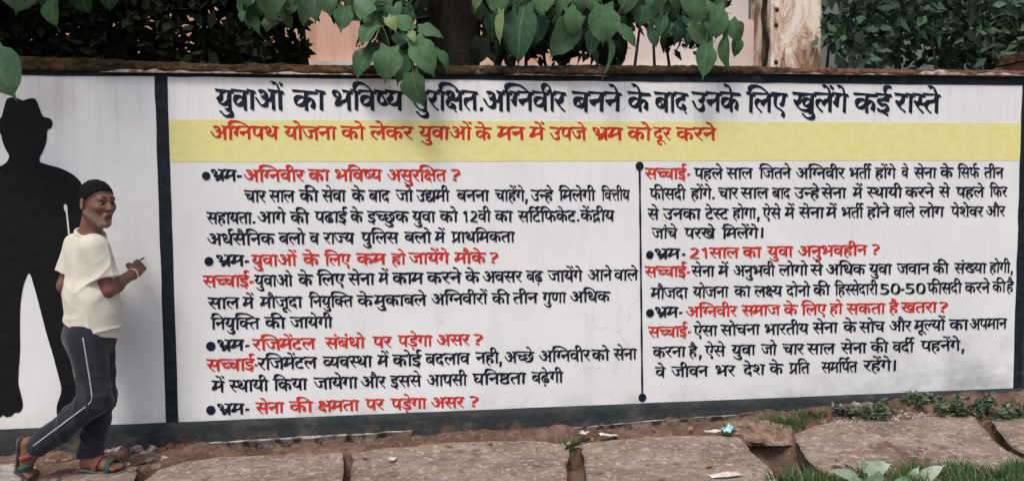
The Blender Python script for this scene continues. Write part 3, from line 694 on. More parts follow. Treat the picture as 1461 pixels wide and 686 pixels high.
214:"409,286 446,217 406,189o 320,146o 254,146 214,146o 149,173o 128,194 103,221o 79,294o 79,358 79,551 0,551 0,622 391,622 391,551 205,551|262,217 288,217o 338,233o 360,245 159,507 159,369 159,328o 165,280o 178,251o 189,240 212,217o",
215:"369,322 400,322o 450,327o 478,332 486,260 461,255o 409,251o 380,251 338,251o 245,266o 212,277 192,264o 167,253 208,201o 319,91o 380,42 326,-12 270,37o 171,137o 95,225o 73,256 51,287o 40,323o 40,340 40,359o 70,393o 104,393 129,393o 166,370o 181,350 202,369o 217,428o 217,458 217,488o 208,536o 201,551 0,551 0,622 403,622 403,551 281,551 288,534o 298,488o 298,458 298,416o 279,354o 262,333 314,322o",
219:"513,313 491,305o 433,293o 390,293 340,293o 257,313o 225,326 178,297o 128,244o 128,208 128,188o 148,147o 200,120o 247,120 258,120o 269,121 263,139o 263,157 263,189o 303,216o 328,216 369,216o 413,164o 413,136 413,108o 388,76o 365,66 383,43o 421,2o 448,-24 390,-65 363,-34o 314,27o 298,53 286,51o 258,50o 245,50 186,50o 96,91o 46,162o 46,205 46,260o 115,333o 164,361 120,390o 74,461o 74,507 74,560o 155,632o 231,632 293,632o 382,574o 382,515 382,467o 336,401o 295,373 315,368o 359,364o 379,364 413,364o 468,374o 496,386|153,502 153,469o 195,416o 228,399 303,448o 303,506 303,530o 269,566o 229,566 195,566o 153,532o",
271:"42,4 213,81 169,90o 93,135o 46,213o 46,272 46,316o 77,379o 102,401 135,430o 231,456o 290,456 295,456 295,551 0,551 0,622 534,622 534,551 376,551 376,385 327,385 269,385o 198,371o 173,355 151,340o 126,294o 126,262 126,209o 205,140o 287,140 293,140o 305,140o 312,141 306,161o 306,176 306,211o 348,240o 373,240 416,240o 461,191o 461,162 461,130o 432,95o 410,86 422,62o 455,11o 480,-24 413,-58 392,-24o 354,46o 342,73 82,-66",
274:"45,53 214,153 160,162o 128,194 103,221o 79,294o 79,358 79,551 0,551 0,622 583,622 583,551 479,551 479,0 398,0 398,193 92,-13|398,551 160,551 160,369 160,328o 166,280o 179,251o 190,240 213,217o 262,217 301,217o 373,255o 398,280",
277:"312,-24 264,43 533,206 533,250 332,250 332,213 332,180o 303,151o 283,151 264,151o 222,176o 186,215o 164,259o 164,278 164,296o 191,321o 224,321 253,321 253,426 253,473o 243,523o 232,538 212,568o 169,568 142,568o 114,542o 114,521 114,493o 161,463o 218,460 210,389 135,395o 46,456o 46,520 46,579o 122,632o 174,632 211,632o 269,611o 291,586 309,567o 332,499o 332,437 332,321 533,321 533,551 402,551 402,622 717,622 717,551 614,551 614,0 533,0 533,123",
420:"472,-245 447,-255o 390,-268o 362,-268 287,-268o 202,-189o 202,-126 202,-69o 294,11o 373,11 375,11o 377,11 367,28o 349,59o 342,73 330,71o 302,68o 287,68 245,68o 160,89o 89,136o 46,215o 46,272 46,316o 77,379o 102,401 135,430o 231,456o 290,456 295,456 295,551 0,551 0,622 534,622 534,551 376,551 376,385 327,385 269,385o 198,371o 173,355 151,340o 126,294o 126,262 126,209o 205,140o 287,140 293,140o 305,140o 312,141 306,161o 306,176 306,211o 348,240o 373,240 416,240o 461,191o 461,162 461,130o 432,95o 410,86 420,66o 446,24o 464,-2 537,-24o 640,-127o 680,-189 618,-228 564,-145o 452,-57o 379,-57 328,-57o 276,-96o 276,-128 276,-166o 326,-196o 357,-196 384,-196o 426,-185o 447,-175",
441:"89,551 0,551 0,622 87,622 59,726o -2,825o -57,825 -97,825o -139,776o -139,733 -139,699o -119,644o -105,615 -185,615 -202,650o -220,714o -220,748 -220,813o -136,896o -61,896 -17,896o 45,865o 71,833 88,864o 154,896o 198,896 230,896o 284,883o 304,872 282,806 265,815o 227,827o 205,827 165,827o 123,782o 123,747 123,746o 123,746 134,720o 153,658o 163,622 273,622 273,551 170,551 170,0 89,0",
449:"-169,615 -190,694o -231,785o -281,823o -315,823 -337,823o -371,814o -385,809 -409,882 -370,896o -318,896 -264,896o -185,845o -122,722o -94,615|-113,821 -113,845o -80,879o -58,879 -35,879o -2,845o -2,821 -2,797o -35,763o -58,763 -80,763o -113,797o",
461:"170,551 170,0 89,0 89,551 0,551 0,622 273,622 273,551|90,615 69,694o 28,785o -22,823o -56,823 -78,823o -112,814o -126,809 -150,882 -111,896o -59,896 -5,896o 74,845o 137,722o 165,615|146,821 146,845o 179,879o 201,879 224,879o 257,845o 257,821 257,797o 224,763o 201,763 179,763o 146,797o",
478:"470,218 470,148o 379,80o 312,80 226,80o 92,208o 29,356 100,382 143,276o 243,153o 305,153 343,153o 391,188o 391,227 391,264o 350,322o 318,347 291,342o 260,341 255,411 323,413o 380,457o 380,494 380,530o 333,562o 302,562 265,562o 205,542o 171,525 146,594 172,608o 249,632o 298,632 376,632o 459,554o 459,495 459,417o 392,375 403,365o 412,355 450,350o 486,350 518,350o 568,356o 594,363 594,551 521,551 521,622 1038,622 1038,551 934,551 934,0 853,0 853,551 675,551 675,0 594,0 594,290 570,284o 524,279o 498,279 481,279o 455,282 470,252o|854,615 833,694o 792,785o 742,823o 708,823 686,823o 652,814o 638,809 614,882 653,896o 705,896 759,896o 838,845o 901,722o 929,615|910,821 910,845o 943,879o 965,879 988,879o 1021,845o 1021,821 1021,797o 988,763o 965,763 943,763o 910,797o",
500:"0,622 1013,622 1013,551 909,551 909,0 829,0 829,165 803,148o 731,118o 681,118 604,118o 505,204o 505,275 505,304o 530,355o 549,371 412,369 412,441 695,441 713,441o 749,440o 753,440 746,370 714,370 656,370o 585,321o 585,274 585,231o 643,188o 681,188 731,188o 802,231o 829,260 829,551 0,551|505,198 487,183o 434,145o 363,118o 317,118 240,118o 141,204o 141,275 141,304o 166,355o 185,371 38,369 38,441 320,441 338,441o 374,440o 378,440 371,370 350,370 292,370o 221,321o 221,274 221,231o 279,188o 317,188 367,188o 437,231o 465,260",
501:"0,622 1121,622 1121,551 941,551 941,477 992,464o 1059,380o 1059,308 1059,250o 1009,140o 916,52o 784,0o 702,0 605,0o 507,83o 507,147 507,168o 522,213o 538,231 496,251o 449,316o 449,359 449,419o 539,483o 612,483 629,483o 681,478o 694,473 688,404 674,408o 639,415o 618,415 530,415o 530,350 530,321o 574,289o 608,281 637,290o 672,290 683,290o 707,288o 714,287 708,217 702,218o 687,218o 682,218 588,218o 588,148 588,108o 650,70o 702,70 779,70o 905,133o 980,241o 980,310 980,357o 934,419o 893,419 859,419o 830,383o 830,358 830,326o 883,275o 941,261 908,198 827,221o 753,304o 753,356 753,404o 808,472o 861,481 861,551 0,551|505,198 469,167o 380,118o 317,118 240,118o 141,204o 141,275 141,304o 166,355o 185,371 38,369 38,441 331,441 349,441o 385,440o 389,440 382,370 350,370 292,370o 221,321o 221,274 221,231o 279,188o 317,188 364,188o 432,228o 457,253",
521:"341,-12 295,28o 217,108o 170,194o 170,242 170,270o 194,315o 210,329 38,327 38,399 511,399 511,551 0,551 0,622 696,622 696,551 592,551 592,0 511,0 511,328 395,328 346,328o 293,316o 274,299 251,279o 251,237 251,188o 325,97o 395,40",
536:"264,-11 179,-11o 77,69o 77,136 77,190o 108,230 80,252o 42,312o 42,352 42,380o 62,420o 79,433 102,451o 160,465o 202,465 270,465 270,551 0,551 0,622 699,622 699,551 595,551 595,-12 514,-12 514,101 491,77o 422,25o 327,-11o|514,551 351,551 351,394 203,394 172,394o 146,388o 137,381 122,369o 122,347 122,325o 146,290o 166,277 214,300o 277,300 290,300o 328,297o 363,293o 373,290 367,218 349,221o 305,227o 282,227 220,227o 158,182o 158,141 158,99o 217,59o 265,59 344,59o 462,143o 514,211",
557:"255,464 268,464o 307,461o 344,457o 354,454 349,381 330,385o 282,391o 259,391 197,391o 127,337o 127,287 127,236o 191,188o 240,188 284,188o 369,233o 400,274 386,310o 380,353 442,366o 502,413o 502,457 502,485o 479,533o 465,551 0,551 0,622 937,622 937,551 833,551 833,0 752,0 752,179 724,161o 646,132o 595,132 546,132o 468,170o 440,204 416,182o 359,143o 284,118o 233,118 181,118o 96,160o 46,235o 46,286 46,372o 161,464o|471,301 491,252o 552,203o 601,203 651,203o 725,245o 752,274 752,551 553,551 582,499o 582,445 582,337o",
565:"300,0 245,0o 141,35o 73,109o 73,170 73,211o 106,272o 136,292 113,314o 84,377o 84,423 84,551 0,551 0,622 604,622 604,551 495,551 495,334 455,299 492,275o 540,208o 540,161 540,104o 479,33o 371,0o|414,356 414,551 219,551|164,437 164,392o 184,340o 208,323 260,337o 331,337 346,337 164,522|305,71 377,71o 460,115o 460,164 460,196o 428,238o 380,265o 354,272 321,272 285,272o 224,262o 201,250 179,238o 153,200o 153,171 153,134o 195,90o 265,71o",
568:"380,42 326,-12 270,37o 171,137o 95,225o 73,256 51,287o 40,323o 40,340 40,359o 70,393o 104,393 129,393o 166,370o 181,350 202,369o 217,428o 217,458 217,488o 208,536o 201,551 0,551 0,622 494,622 520,632o 552,632 593,632o 668,597o 716,525o 716,469 716,395o 636,303o 562,274 585,238o 643,203o 694,203 746,203o 820,243o 852,275 852,551 770,551 770,622 1036,622 1036,551 933,551 933,0 852,0 852,180 823,161o 743,132o 688,132 619,132o 513,197o 484,259 436,251o 380,251 338,251o 245,266o 212,277 192,264o 167,253 208,201o 319,91o|369,322 410,322o 479,328o 519,337 582,358o 635,422o 635,467 635,517o 588,568o 551,568 526,568o 494,544o 494,521 494,470o 575,461 567,391 502,400o 426,461o 426,519 426,536o 430,551 281,551 288,534o 298,488o 298,458 298,416o 279,354o 262,333 314,322o",
604:"89,551 0,551 0,622 80,622 68,644o 53,692o 53,725 53,808o 222,896o 376,896 563,896o 862,822o 1094,695o 1177,615 1076,615 934,716o 599,824o 408,824 269,824o 134,770o 134,705 134,681o 152,638o 164,622 273,622 273,551 170,551 170,0 89,0",
607:"89,551 0,551 0,622 80,622 68,644o 53,694o 53,724 53,802o 169,896o 266,896 407,896o 625,743o 704,615 620,615 467,824o 283,824 213,824o 134,765o 134,714 134,684o 153,639o 165,622 273,622 273,551 170,551 170,0 89,0",
608:"89,551 0,551 0,622 80,622 68,644o 53,693o 53,723 53,802o 175,896o 277,896 381,896o 556,826o 700,700o 756,615 671,615 501,824o 297,824 220,824o 134,765o 134,712 134,683o 153,639o 165,622 273,622 273,551 170,551 170,0 89,0",
609:"89,551 0,551 0,622 80,622 68,644o 53,693o 53,724 53,803o 181,896o 290,896 404,896o 594,826o 749,699o 809,615 722,615 631,718o 424,824o 311,824 226,824o 134,765o 134,711 134,683o 153,639o 165,622 273,622 273,551 170,551 170,0 89,0",
610:"89,551 0,551 0,622 80,622 68,644o 53,693o 53,724 53,804o 187,896o 302,896 427,896o 633,825o 798,699o 861,615 772,615 674,718o 449,824o 325,824 233,824o 134,766o 134,710 134,682o 153,639o 165,622 273,622 273,551 170,551 170,0 89,0",
611:"89,551 0,551 0,622 80,622 68,644o 53,693o 53,724 53,804o 193,896o 314,896 449,896o 671,824o 848,698o 914,615 823,615 717,717o 474,824o 338,824 238,824o 134,766o 134,709 134,682o 153,639o 165,622 273,622 273,551 170,551 170,0 89,0",
612:"89,551 0,551 0,622 80,622 68,644o 53,693o 53,724 53,805o 199,896o 327,896 472,896o 709,824o 897,697o 966,615 874,615 761,717o 498,824o 352,824 134,824o 134,708 134,682o 153,638o 165,622 273,622 273,551 170,551 170,0 89,0",
630:"89,551 0,551 0,622 82,622 68,647o 53,701o 53,731 53,805o 158,896o 249,896 324,896o 447,843o 499,792 509,844o 591,896o 649,896 681,896o 735,883o 755,872 733,806 716,815o 678,827o 656,827 616,827o 574,782o 574,747 574,714o 601,651o 626,615 540,615 479,721o 342,825o 262,825 202,825o 134,768o 134,720 134,690o 152,642o 165,622 273,622 273,551 170,551 170,0 89,0",
631:"89,551 0,551 0,622 80,622 68,644o 53,694o 53,724 53,802o 169,896o 266,896 357,896o 512,830o 577,771 580,833o 665,896o 729,896 761,896o 815,883o 835,872 813,806 796,815o 758,827o 736,827 696,827o 654,782o 654,747 654,714o 681,651o 706,615 620,615 467,824o 283,824 213,824o 134,765o 134,714 134,684o 153,639o 165,622 273,622 273,551 170,551 170,0 89,0",
653:"89,551 0,551 0,622 86,622 48,727o -35,825o -97,825 -143,825o -192,773o -192,729 -192,696o -172,641o -159,615 -239,615 -273,679o -273,743 -273,811o -183,896o -104,896 -6,896o 116,764o 164,622 273,622 273,551 170,551 170,0 89,0",
655:"89,551 0,551 0,622 81,622 -52,824o -219,824 -283,824o -357,767o -357,717 -357,684o -335,635o -322,615 -406,615 -420,641o -438,696o -438,728 -438,804o -328,896o -234,896 -103,896o 92,751o 165,622 273,622 273,551 170,551 170,0 89,0",
659:"89,551 0,551 0,622 86,622 48,727o -35,825o -97,825 -143,825o -193,773o -193,729 -193,696o -173,641o -160,615 -240,615 -274,679o -274,743 -274,811o -183,896o -104,896 -3,896o 61,823 78,859o 151,896o 198,896 231,896o 284,883o 304,872 282,806 265,815o 227,827o 206,827 165,827o 123,782o 123,747 123,734o 125,721 145,678o 164,622 273,622 273,551 170,551 170,0 89,0",
803:"275,-10 160,-10o 48,185o 48,358 48,474o 93,638o 193,725o 275,725 391,725o 504,532o 504,358 504,243o 459,78o 358,-10o|275,66 350,66o 414,210o 414,358 414,504o 350,649o 275,649 200,649o 138,504o 138,358 138,212o 200,66o",
804:"261,0 261,446 261,488o 264,589o 265,622 249,605o 226,584o 206,567 134,508 87,568 274,714 347,714 347,0",
805:"47,76 218,262 267,315o 336,399o 374,481o 374,530 374,587o 310,649o 259,649 213,649o 138,611o 104,582 54,640 93,675o 196,724o 260,724 354,724o 464,622o 464,533 464,478o 420,380o 343,284o 293,231 156,85 156,81 492,81 492,0 47,0",
808:"238,-10 188,-10o 96,9o 64,29 64,113 86,98o 147,77o 213,66o 240,66 317,66o 404,140o 404,219 404,290o 318,363o 236,363 210,363o 143,354o 123,350 79,378 106,714 443,714 443,633 183,633 164,428 180,432o 235,438o 266,438 331,438o 434,391o 495,298o 495,229 495,117o 363,-10o",
818:"190,202 190,220 190,258o 204,313o 241,363o 273,390 304,417o 343,459o 361,507o 361,541 361,588o 304,646o 250,646 210,646o 136,621o 102,604 71,675 111,695o 203,724o 250,724 341,724o 446,628o 446,542 446,499o 423,435o 376,381o 341,350 308,321o 272,280o 258,240o 258,211 258,202|167,54 167,92o 203,122o 229,122 255,122o 291,92o 291,54 291,18o 255,-14o 229,-14 203,-14o 167,18o",
}
LINES = [
[('k','w',1.1882,2.127,0.1588,0.1945,0.0026,[(51,0,-622),(69,580,-622),(57,580,-622),(66,1136,-622),(478,1395,-622)]),('k','w',1.6314,2.1281,0.18,0.1957,0.0026,[(25,0,-622),(66,762,-622)]),('k','w',1.8639,2.1287,0.1703,0.1964,0.0026,[(49,-46,-622),(607,657,-622),(57,916,-622),(214,1472,-622),(51,1848,-622)]),('k','w',2.3268,2.1299,0.1542,0.1976,0.0026,[(60,0,-622),(69,676,-622),(52,676,-622),(610,1085,-622),(179,1344,-622),(40,2056,-622)]),('k','.',2.7468,2.131,0.0216,0.1236,0.0026,[]),('k','w',2.7727,2.1311,0.1668,0.1988,0.0026,[(9,-29,-622),(612,735,-622),(185,994,-622),(44,1275,-622),(57,1830,-622),(68,2386,-622),(52,2645,-622)]),('k','w',3.3288,2.1325,0.1821,0.2003,0.0026,[(48,0,-622),(44,571,-622),(44,1126,-622),(75,1681,-622)]),('k','w',3.6827,2.1334,0.1809,0.2012,0.0026,[(25,0,-622),(75,541,-622)]),('k','w',3.8551,2.1339,0.1578,0.2017,0.0026,[(48,0,-622),(66,571,-622),(42,830,-622)]),('k','w',4.1004,2.1345,0.1693,0.2023,0.0026,[(13,0,-622),(44,548,-622),(25,1103,-622),(75,1644,-622)]),('k','w',4.4637,2.1354,0.1801,0.2033,0.0026,[(609,0,-622),(54,259,-622),(19,937,-622)]),('k','w',4.7752,2.1362,0.1819,0.2041,0.0026,[(26,0,-622),(69,818,-622),(54,818,-622),(449,1496,-622),(27,1496,-622),(75,2059,-622)]),('k','w',5.1962,2.1373,0.2006,0.2052,0.0026,[(25,0,-622),(12,762,-622)]),('k','w',5.4799,2.1381,0.1935,0.206,0.0026,[(52,0,-622),(66,409,-622),(215,668,-622),(40,1057,-622),(75,1627,-622)])],
[('r','w',1.1542,1.9142,0.1266,0.1324,-0.0006,[(9,-29,-622),(612,735,-622),(185,994,-622),(44,1275,-622),(46,1830,-622),(41,2398,-622)]),('r','w',1.5762,1.9139,0.126,0.1324,-0.0006,[(51,0,-622),(79,580,-622),(32,839,-622),(44,1581,-622),(66,2136,-622)]),('r','w',1.9084,1.9137,0.1347,0.1324,-0.0006,[(25,0,-622),(79,762,-622)]),('r','w',2.0799,1.9136,0.1384,0.1324,-0.0006,[(54,0,-622),(75,678,-622),(25,678,-622),(52,1440,-622)]),('r','w',2.3762,1.9134,0.131,0.1324,-0.0006,[(51,0,-622),(69,580,-622),(57,580,-622),(66,1136,-622),(478,1395,-622)]),('r','w',2.7187,1.9132,0.1282,0.1324,-0.0006,[(25,0,-622),(75,541,-622)]),('r','w',2.8574,1.9131,0.1422,0.1324,-0.0006,[(50,0,-622),(44,598,-622)]),('r','w',3.0585,1.9129,0.1475,0.1324,-0.0006,[(50,0,-622),(449,598,-622)]),('r','w',3.1846,1.9129,0.122,0.1324,-0.0006,[(13,0,-622),(46,548,-622),(32,1116,-622),(75,1858,-622)]),('r','w',3.4556,1.9127,0.1508,0.1324,-0.0006,[(277,-46,-622),(50,657,-622)]),('r','w',3.6808,1.9125,0.1472,0.1324,-0.0006,[(25,0,-622),(79,762,-622)]),('r','w',3.8491,1.9124,0.1189,0.1324,-0.0006,[(420,0,-622),(52,520,-622)]),('r','w',3.9981,1.9123,0.149,0.1324,-0.0006,[(25,0,-622),(52,762,-622),(44,1171,-622),(75,1726,-622)])],
[('k','•',1.0949,1.6577,0.0479,0.0716,-0.0035,[]),('k','w',1.1492,1.6575,0.112,0.1152,-0.0035,[(277,-46,-622),(50,657,-622)]),('k','-',1.2953,1.657,0.0242,0.0718,-0.0035,[]),('r','w',1.3357,1.6568,0.1138,0.1155,-0.0035,[(9,-29,-622),(612,735,-622),(185,994,-622),(44,1275,-622),(57,1830,-622),(68,2386,-622),(52,2645,-622)]),('r','w',1.7109,1.6555,0.1189,0.1161,-0.0035,[(25,0,-622),(66,762,-622)]),('r','w',1.868,1.655,0.1138,0.1163,-0.0035,[(49,-46,-622),(607,657,-622),(57,916,-622),(214,1472,-622),(51,1848,-622)]),('r','w',2.1818,1.6539,0.1047,0.1168,-0.0035,[(9,-29,-622),(60,735,-622),(69,1411,-622),(52,1411,-622),(610,1820,-622),(179,2079,-622),(40,2791,-622)]),('r','w',2.5694,1.6526,0.1436,0.1023,-0.0035,[(818,-71,-714)])],
[('k','w',1.3353,1.5339,0.0934,0.1175,-0.0048,[(30,0,-622),(66,634,-622),(52,893,-622)]),('k','w',1.4786,1.5332,0.0905,0.1173,-0.0048,[(60,0,-622),(66,676,-622),(54,935,-622)]),('k','w',1.6546,1.5324,0.1076,0.117,-0.0048,[(25,0,-622),(655,762,-622)]),('k','w',1.7887,1.5317,0.0925,0.1168,-0.0048,[(60,0,-622),(75,676,-622),(57,676,-622),(66,1232,-622)]),('k','w',1.9638,1.5309,0.1013,0.1166,-0.0048,[(25,0,-622),(75,541,-622)]),('k','w',2.0661,1.5304,0.0927,0.1164,-0.0048,[(48,0,-622),(66,571,-622),(42,830,-622)]),('k','w',2.2305,1.5296,0.1004,0.1162,-0.0048,[(32,0,-622),(79,742,-622)]),('k','w',2.3537,1.5291,0.0957,0.116,-0.0048,[(13,0,-622),(536,548,-622),(50,1232,-622),(68,1830,-622)]),('k','w',2.6003,1.5279,0.1021,0.1156,-0.0048,[(48,0,-622),(44,571,-622),(44,1126,-622),(66,1681,-622)]),('k','w',2.8368,1.5268,0.092,0.1153,-0.0048,[(30,0,-622),(66,634,-622),(61,893,-622),(449,1424,-622),(27,1424,-622),(75,1987,-622)]),('k',',',3.0254,1.5259,0.0176,0.0715,-0.0048,[]),('k','w',3.0633,1.5257,0.0958,0.1149,-0.0048,[(13,0,-622),(202,548,-622),(61,906,-622),(75,1437,-622)]),('k','w',3.2381,1.5248,0.0982,0.1147,-0.0048,[(608,0,-622),(50,259,-622),(54,857,-622),(75,1535,-622),(27,1535,-622),(68,2098,-622)]),('k','w',3.5115,1.5235,0.0772,0.1143,-0.0048,[(607,0,-622),(57,259,-622),(521,815,-622),(68,1496,-622),(51,1755,-622)])],
[('k','w',1.1155,1.4057,0.0894,0.1139,-0.0052,[(60,0,-622),(61,676,-622),(66,1207,-622),(51,1466,-622),(40,2046,-622),(66,2616,-622)]),('k','.',1.3777,1.4043,0.0163,0.0708,-0.0052,[]),('k','w',1.4102,1.4041,0.1024,0.1139,-0.0052,[(10,-29,-622),(27,994,-622),(75,1557,-622)]),('k','w',1.5982,1.4032,0.1063,0.1139,-0.0052,[(25,0,-622),(655,762,-622)]),('k','w',1.7425,1.4024,0.1009,0.1139,-0.0052,[(46,0,-622),(38,568,-622),(66,1131,-622),(12,1390,-622)]),('k','w',1.9534,1.4013,0.0971,0.1139,-0.0052,[(25,0,-622),(75,541,-622)]),('k','w',2.0554,1.4008,0.1052,0.1139,-0.0052,[(11,0,-622),(501,491,-622),(69,1463,-622),(25,1597,-622)]),('k','w',2.3263,1.3994,0.0987,0.114,-0.0052,[(51,0,-622),(69,580,-622),(57,580,-622),(66,1136,-622)]),('k','w',2.4949,1.3985,0.1066,0.114,-0.0052,[(25,0,-622),(79,762,-622)]),('k','w',2.6386,1.3978,0.0921,0.0993,-0.0052,[(804,-87,-714),(805,464,-714)]),('k','w',2.731,1.3973,0.0946,0.114,-0.0052,[(57,0,-622),(68,556,-622)]),('k','w',2.8357,1.3968,0.1059,0.114,-0.0052,[(25,0,-622),(66,762,-622)]),('k','w',2.9805,1.396,0.0972,0.114,-0.0052,[(60,0,-622),(630,676,-622),(35,935,-622),(652,1439,-622),(607,1439,-622),(47,1698,-622),(25,2469,-622),(75,3010,-622),(35,3231,-622)]),('k','.',3.3539,1.3941,0.0157,0.0709,-0.0052,[]),('k','w',3.3763,1.394,0.1015,0.1141,-0.0052,[(25,0,-622),(449,541,-622),(271,762,-622),(653,1282,-622),(51,1541,-622)])],
[('k','w',1.1158,1.2785,0.1076,0.1142,-0.0064,[(9,-29,-622),(43,735,-622),(181,1350,-622),(60,1350,-622),(76,2026,-622),(607,2026,-622),(44,2285,-622),(25,2840,-622)]),('k','w',1.5283,1.2758,0.1009,0.1131,-0.0064,[(48,0,-622),(54,571,-622),(79,1249,-622)]),('k','w',1.7087,1.2747,0.098,0.1126,-0.0064,[(57,0,-622)]),('k','w',1.7912,1.2741,0.0992,0.1123,-0.0064,[(52,0,-622),(66,409,-622),(190,668,-622),(51,1240,-622)]),('k','w',2.0173,1.2727,0.1011,0.1117,-0.0064,[(46,0,-622),(69,568,-622),(609,568,-622),(54,827,-622),(60,1505,-622)]),('k','w',2.2775,1.271,0.1068,0.111,-0.0064,[(48,0,-622),(54,571,-622),(79,1249,-622)]),('k','w',2.4658,1.2698,0.095,0.1105,-0.0064,[(50,0,-622),(449,598,-622)]),('k','w',2.5649,1.2692,0.0999,0.1102,-0.0064,[(274,0,-622),(66,568,-622),(41,827,-622),(608,1469,-622),(50,1728,-622),(25,2326,-622),(40,3088,-622),(66,3658,-622)])],
[('k','•',1.094,1.1505,0.0523,0.0714,-0.0066,[]),('k','w',1.1644,1.1501,0.1244,0.1147,-0.0066,[(277,-46,-622),(50,657,-622)]),('k','-',1.3263,1.149,0.0224,0.0712,-0.0066,[]),('r','w',1.367,1.1487,0.1073,0.1144,-0.0066,[(51,0,-622),(69,580,-622),(57,580,-622),(66,1136,-622),(478,1395,-622)]),('r','w',1.6657,1.1467,0.1238,0.114,-0.0066,[(25,0,-622),(75,541,-622)]),('r','w',1.7944,1.1459,0.1033,0.1139,-0.0066,[(609,0,-622),(54,259,-622),(19,937,-622)]),('r','w',1.9855,1.1446,0.1275,0.1136,-0.0066,[(25,0,-622),(50,762,-622)]),('r','w',2.1964,1.1432,0.107,0.1133,-0.0066,[(61,0,-622),(79,531,-622)]),('r','w',2.3025,1.1425,0.1137,0.1132,-0.0066,[(32,0,-622),(66,742,-622),(51,1001,-622),(449,1581,-622),(27,1581,-622),(75,2144,-622)]),('r','w',2.5838,1.1406,0.118,0.1128,-0.0066,[(50,0,-622),(80,598,-622),(25,857,-622),(75,1398,-622)]),('r','w',2.8011,1.1392,0.1391,0.098,-0.0066,[(818,-71,-714)])],
[('r','w',1.0831,1.0264,0.1089,0.1148,-0.0039,[(60,0,-622),(500,676,-622),(66,1674,-622),(12,1933,-622)]),('r','-',1.3515,1.0254,0.0204,0.0715,-0.0039,[]),('k','w',1.3801,1.0253,0.0911,0.1149,-0.0039,[(51,0,-622),(69,580,-622),(57,580,-622),(66,1136,-622),(23,1395,-622)]),('k','w',1.6365,1.0243,0.1099,0.115,-0.0039,[(25,0,-622),(75,541,-622)]),('k','w',1.7481,1.0238,0.1102,0.115,-0.0039,[(609,0,-622),(54,259,-622),(19,937,-622)]),('k','w',1.9332,1.0231,0.1057,0.1151,-0.0039,[(60,0,-622),(75,676,-622),(44,676,-622),(66,1231,-622)]),('k','w',2.118,1.0224,0.0943,0.1151,-0.0039,[(50,0,-622),(449,598,-622)]),('k','w',2.2004,1.0221,0.1157,0.1151,-0.0039,[(25,0,-622),(66,762,-622),(50,1021,-622)]),('k','w',2.4109,1.0213,0.1218,0.1152,-0.0039,[(25,0,-622),(52,762,-622),(44,1171,-622),(75,1726,-622)]),('k','w',2.6463,1.0203,0.1156,0.1152,-0.0039,[(25,0,-622),(75,541,-622)]),('k','w',2.758,1.0199,0.1024,0.1153,-0.0039,[(9,-29,-622),(57,735,-622),(60,1291,-622),(52,1967,-622)]),('k','w',3.0298,1.0188,0.0914,0.1154,-0.0039,[(48,0,-622),(97,571,-622)]),('k','w',3.1678,1.0183,0.1015,0.1154,-0.0039,[(32,0,-622),(66,742,-622),(51,1001,-622),(449,1581,-622),(27,1581,-622),(75,2144,-622)]),('k','w',3.4244,1.0173,0.0982,0.1155,-0.0039,[(10,-29,-622),(44,994,-622),(75,1549,-622)]),('k','w',3.5933,1.0166,0.1032,0.1155,-0.0039,[(57,0,-622),(66,556,-622),(54,815,-622),(75,1493,-622)])],
[('k','w',1.1087,0.8954,0.1095,0.1119,-0.0072,[(60,0,-622),(66,676,-622),(54,935,-622)]),('k','w',1.3094,0.894,0.1014,0.1119,-0.0072,[(50,0,-622),(449,598,-622)]),('k','w',1.4111,0.8932,0.1027,0.1119,-0.0072,[(50,0,-622),(80,598,-622),(32,857,-622),(70,1599,-622),(42,1599,-622),(66,2119,-622)]),('k','w',1.697,0.8912,0.0918,0.1119,-0.0072,[(607,0,-622),(44,259,-622),(51,814,-622),(69,1394,-622),(604,1394,-622),(183,1653,-622),(40,2256,-622)]),('k','w',1.9846,0.8891,0.123,0.1119,-0.0072,[(25,0,-622),(75,541,-622)]),('k','w',2.0899,0.8883,0.1092,0.1119,-0.0072,[(50,0,-622),(69,598,-622),(25,598,-622),(66,1360,-622),(48,1619,-622),(54,2190,-622),(75,2868,-622)]),('k','w',2.4393,0.8858,0.1033,0.1118,-0.0072,[(9,-29,-622),(612,735,-622),(185,994,-622),(44,1275,-622),(57,1830,-622),(68,2386,-622),(52,2645,-622),(461,3054,-622)]),('k','w',2.8125,0.8831,0.1077,0.1118,-0.0072,[(25,0,-622),(655,762,-622)]),('k','w',2.9461,0.8821,0.1112,0.1118,-0.0072,[(40,0,-622),(68,570,-622),(44,829,-622)]),('k','w',3.1328,0.8808,0.0963,0.1118,-0.0072,[(27,0,-622),(69,563,-622),(39,563,-622),(66,1286,-622)]),('k','w',3.3122,0.8795,0.1072,0.1118,-0.0072,[(9,-29,-622),(608,735,-622),(43,994,-622),(25,1609,-622)])],
[('k','w',1.1213,0.7734,0.0989,0.1157,-0.0168,[(607,0,-622),(44,259,-622),(51,814,-622),(69,1394,-622),(604,1394,-622),(183,1653,-622),(40,2256,-622)]),('k','w',1.435,0.7682,0.1154,0.1136,-0.0168,[(25,0,-622),(655,762,-622)]),('k','w',1.5834,0.7657,0.1034,0.1126,-0.0168,[(32,0,-622),(66,742,-622),(51,1001,-622),(75,1581,-622),(27,1581,-622),(68,2144,-622)])],
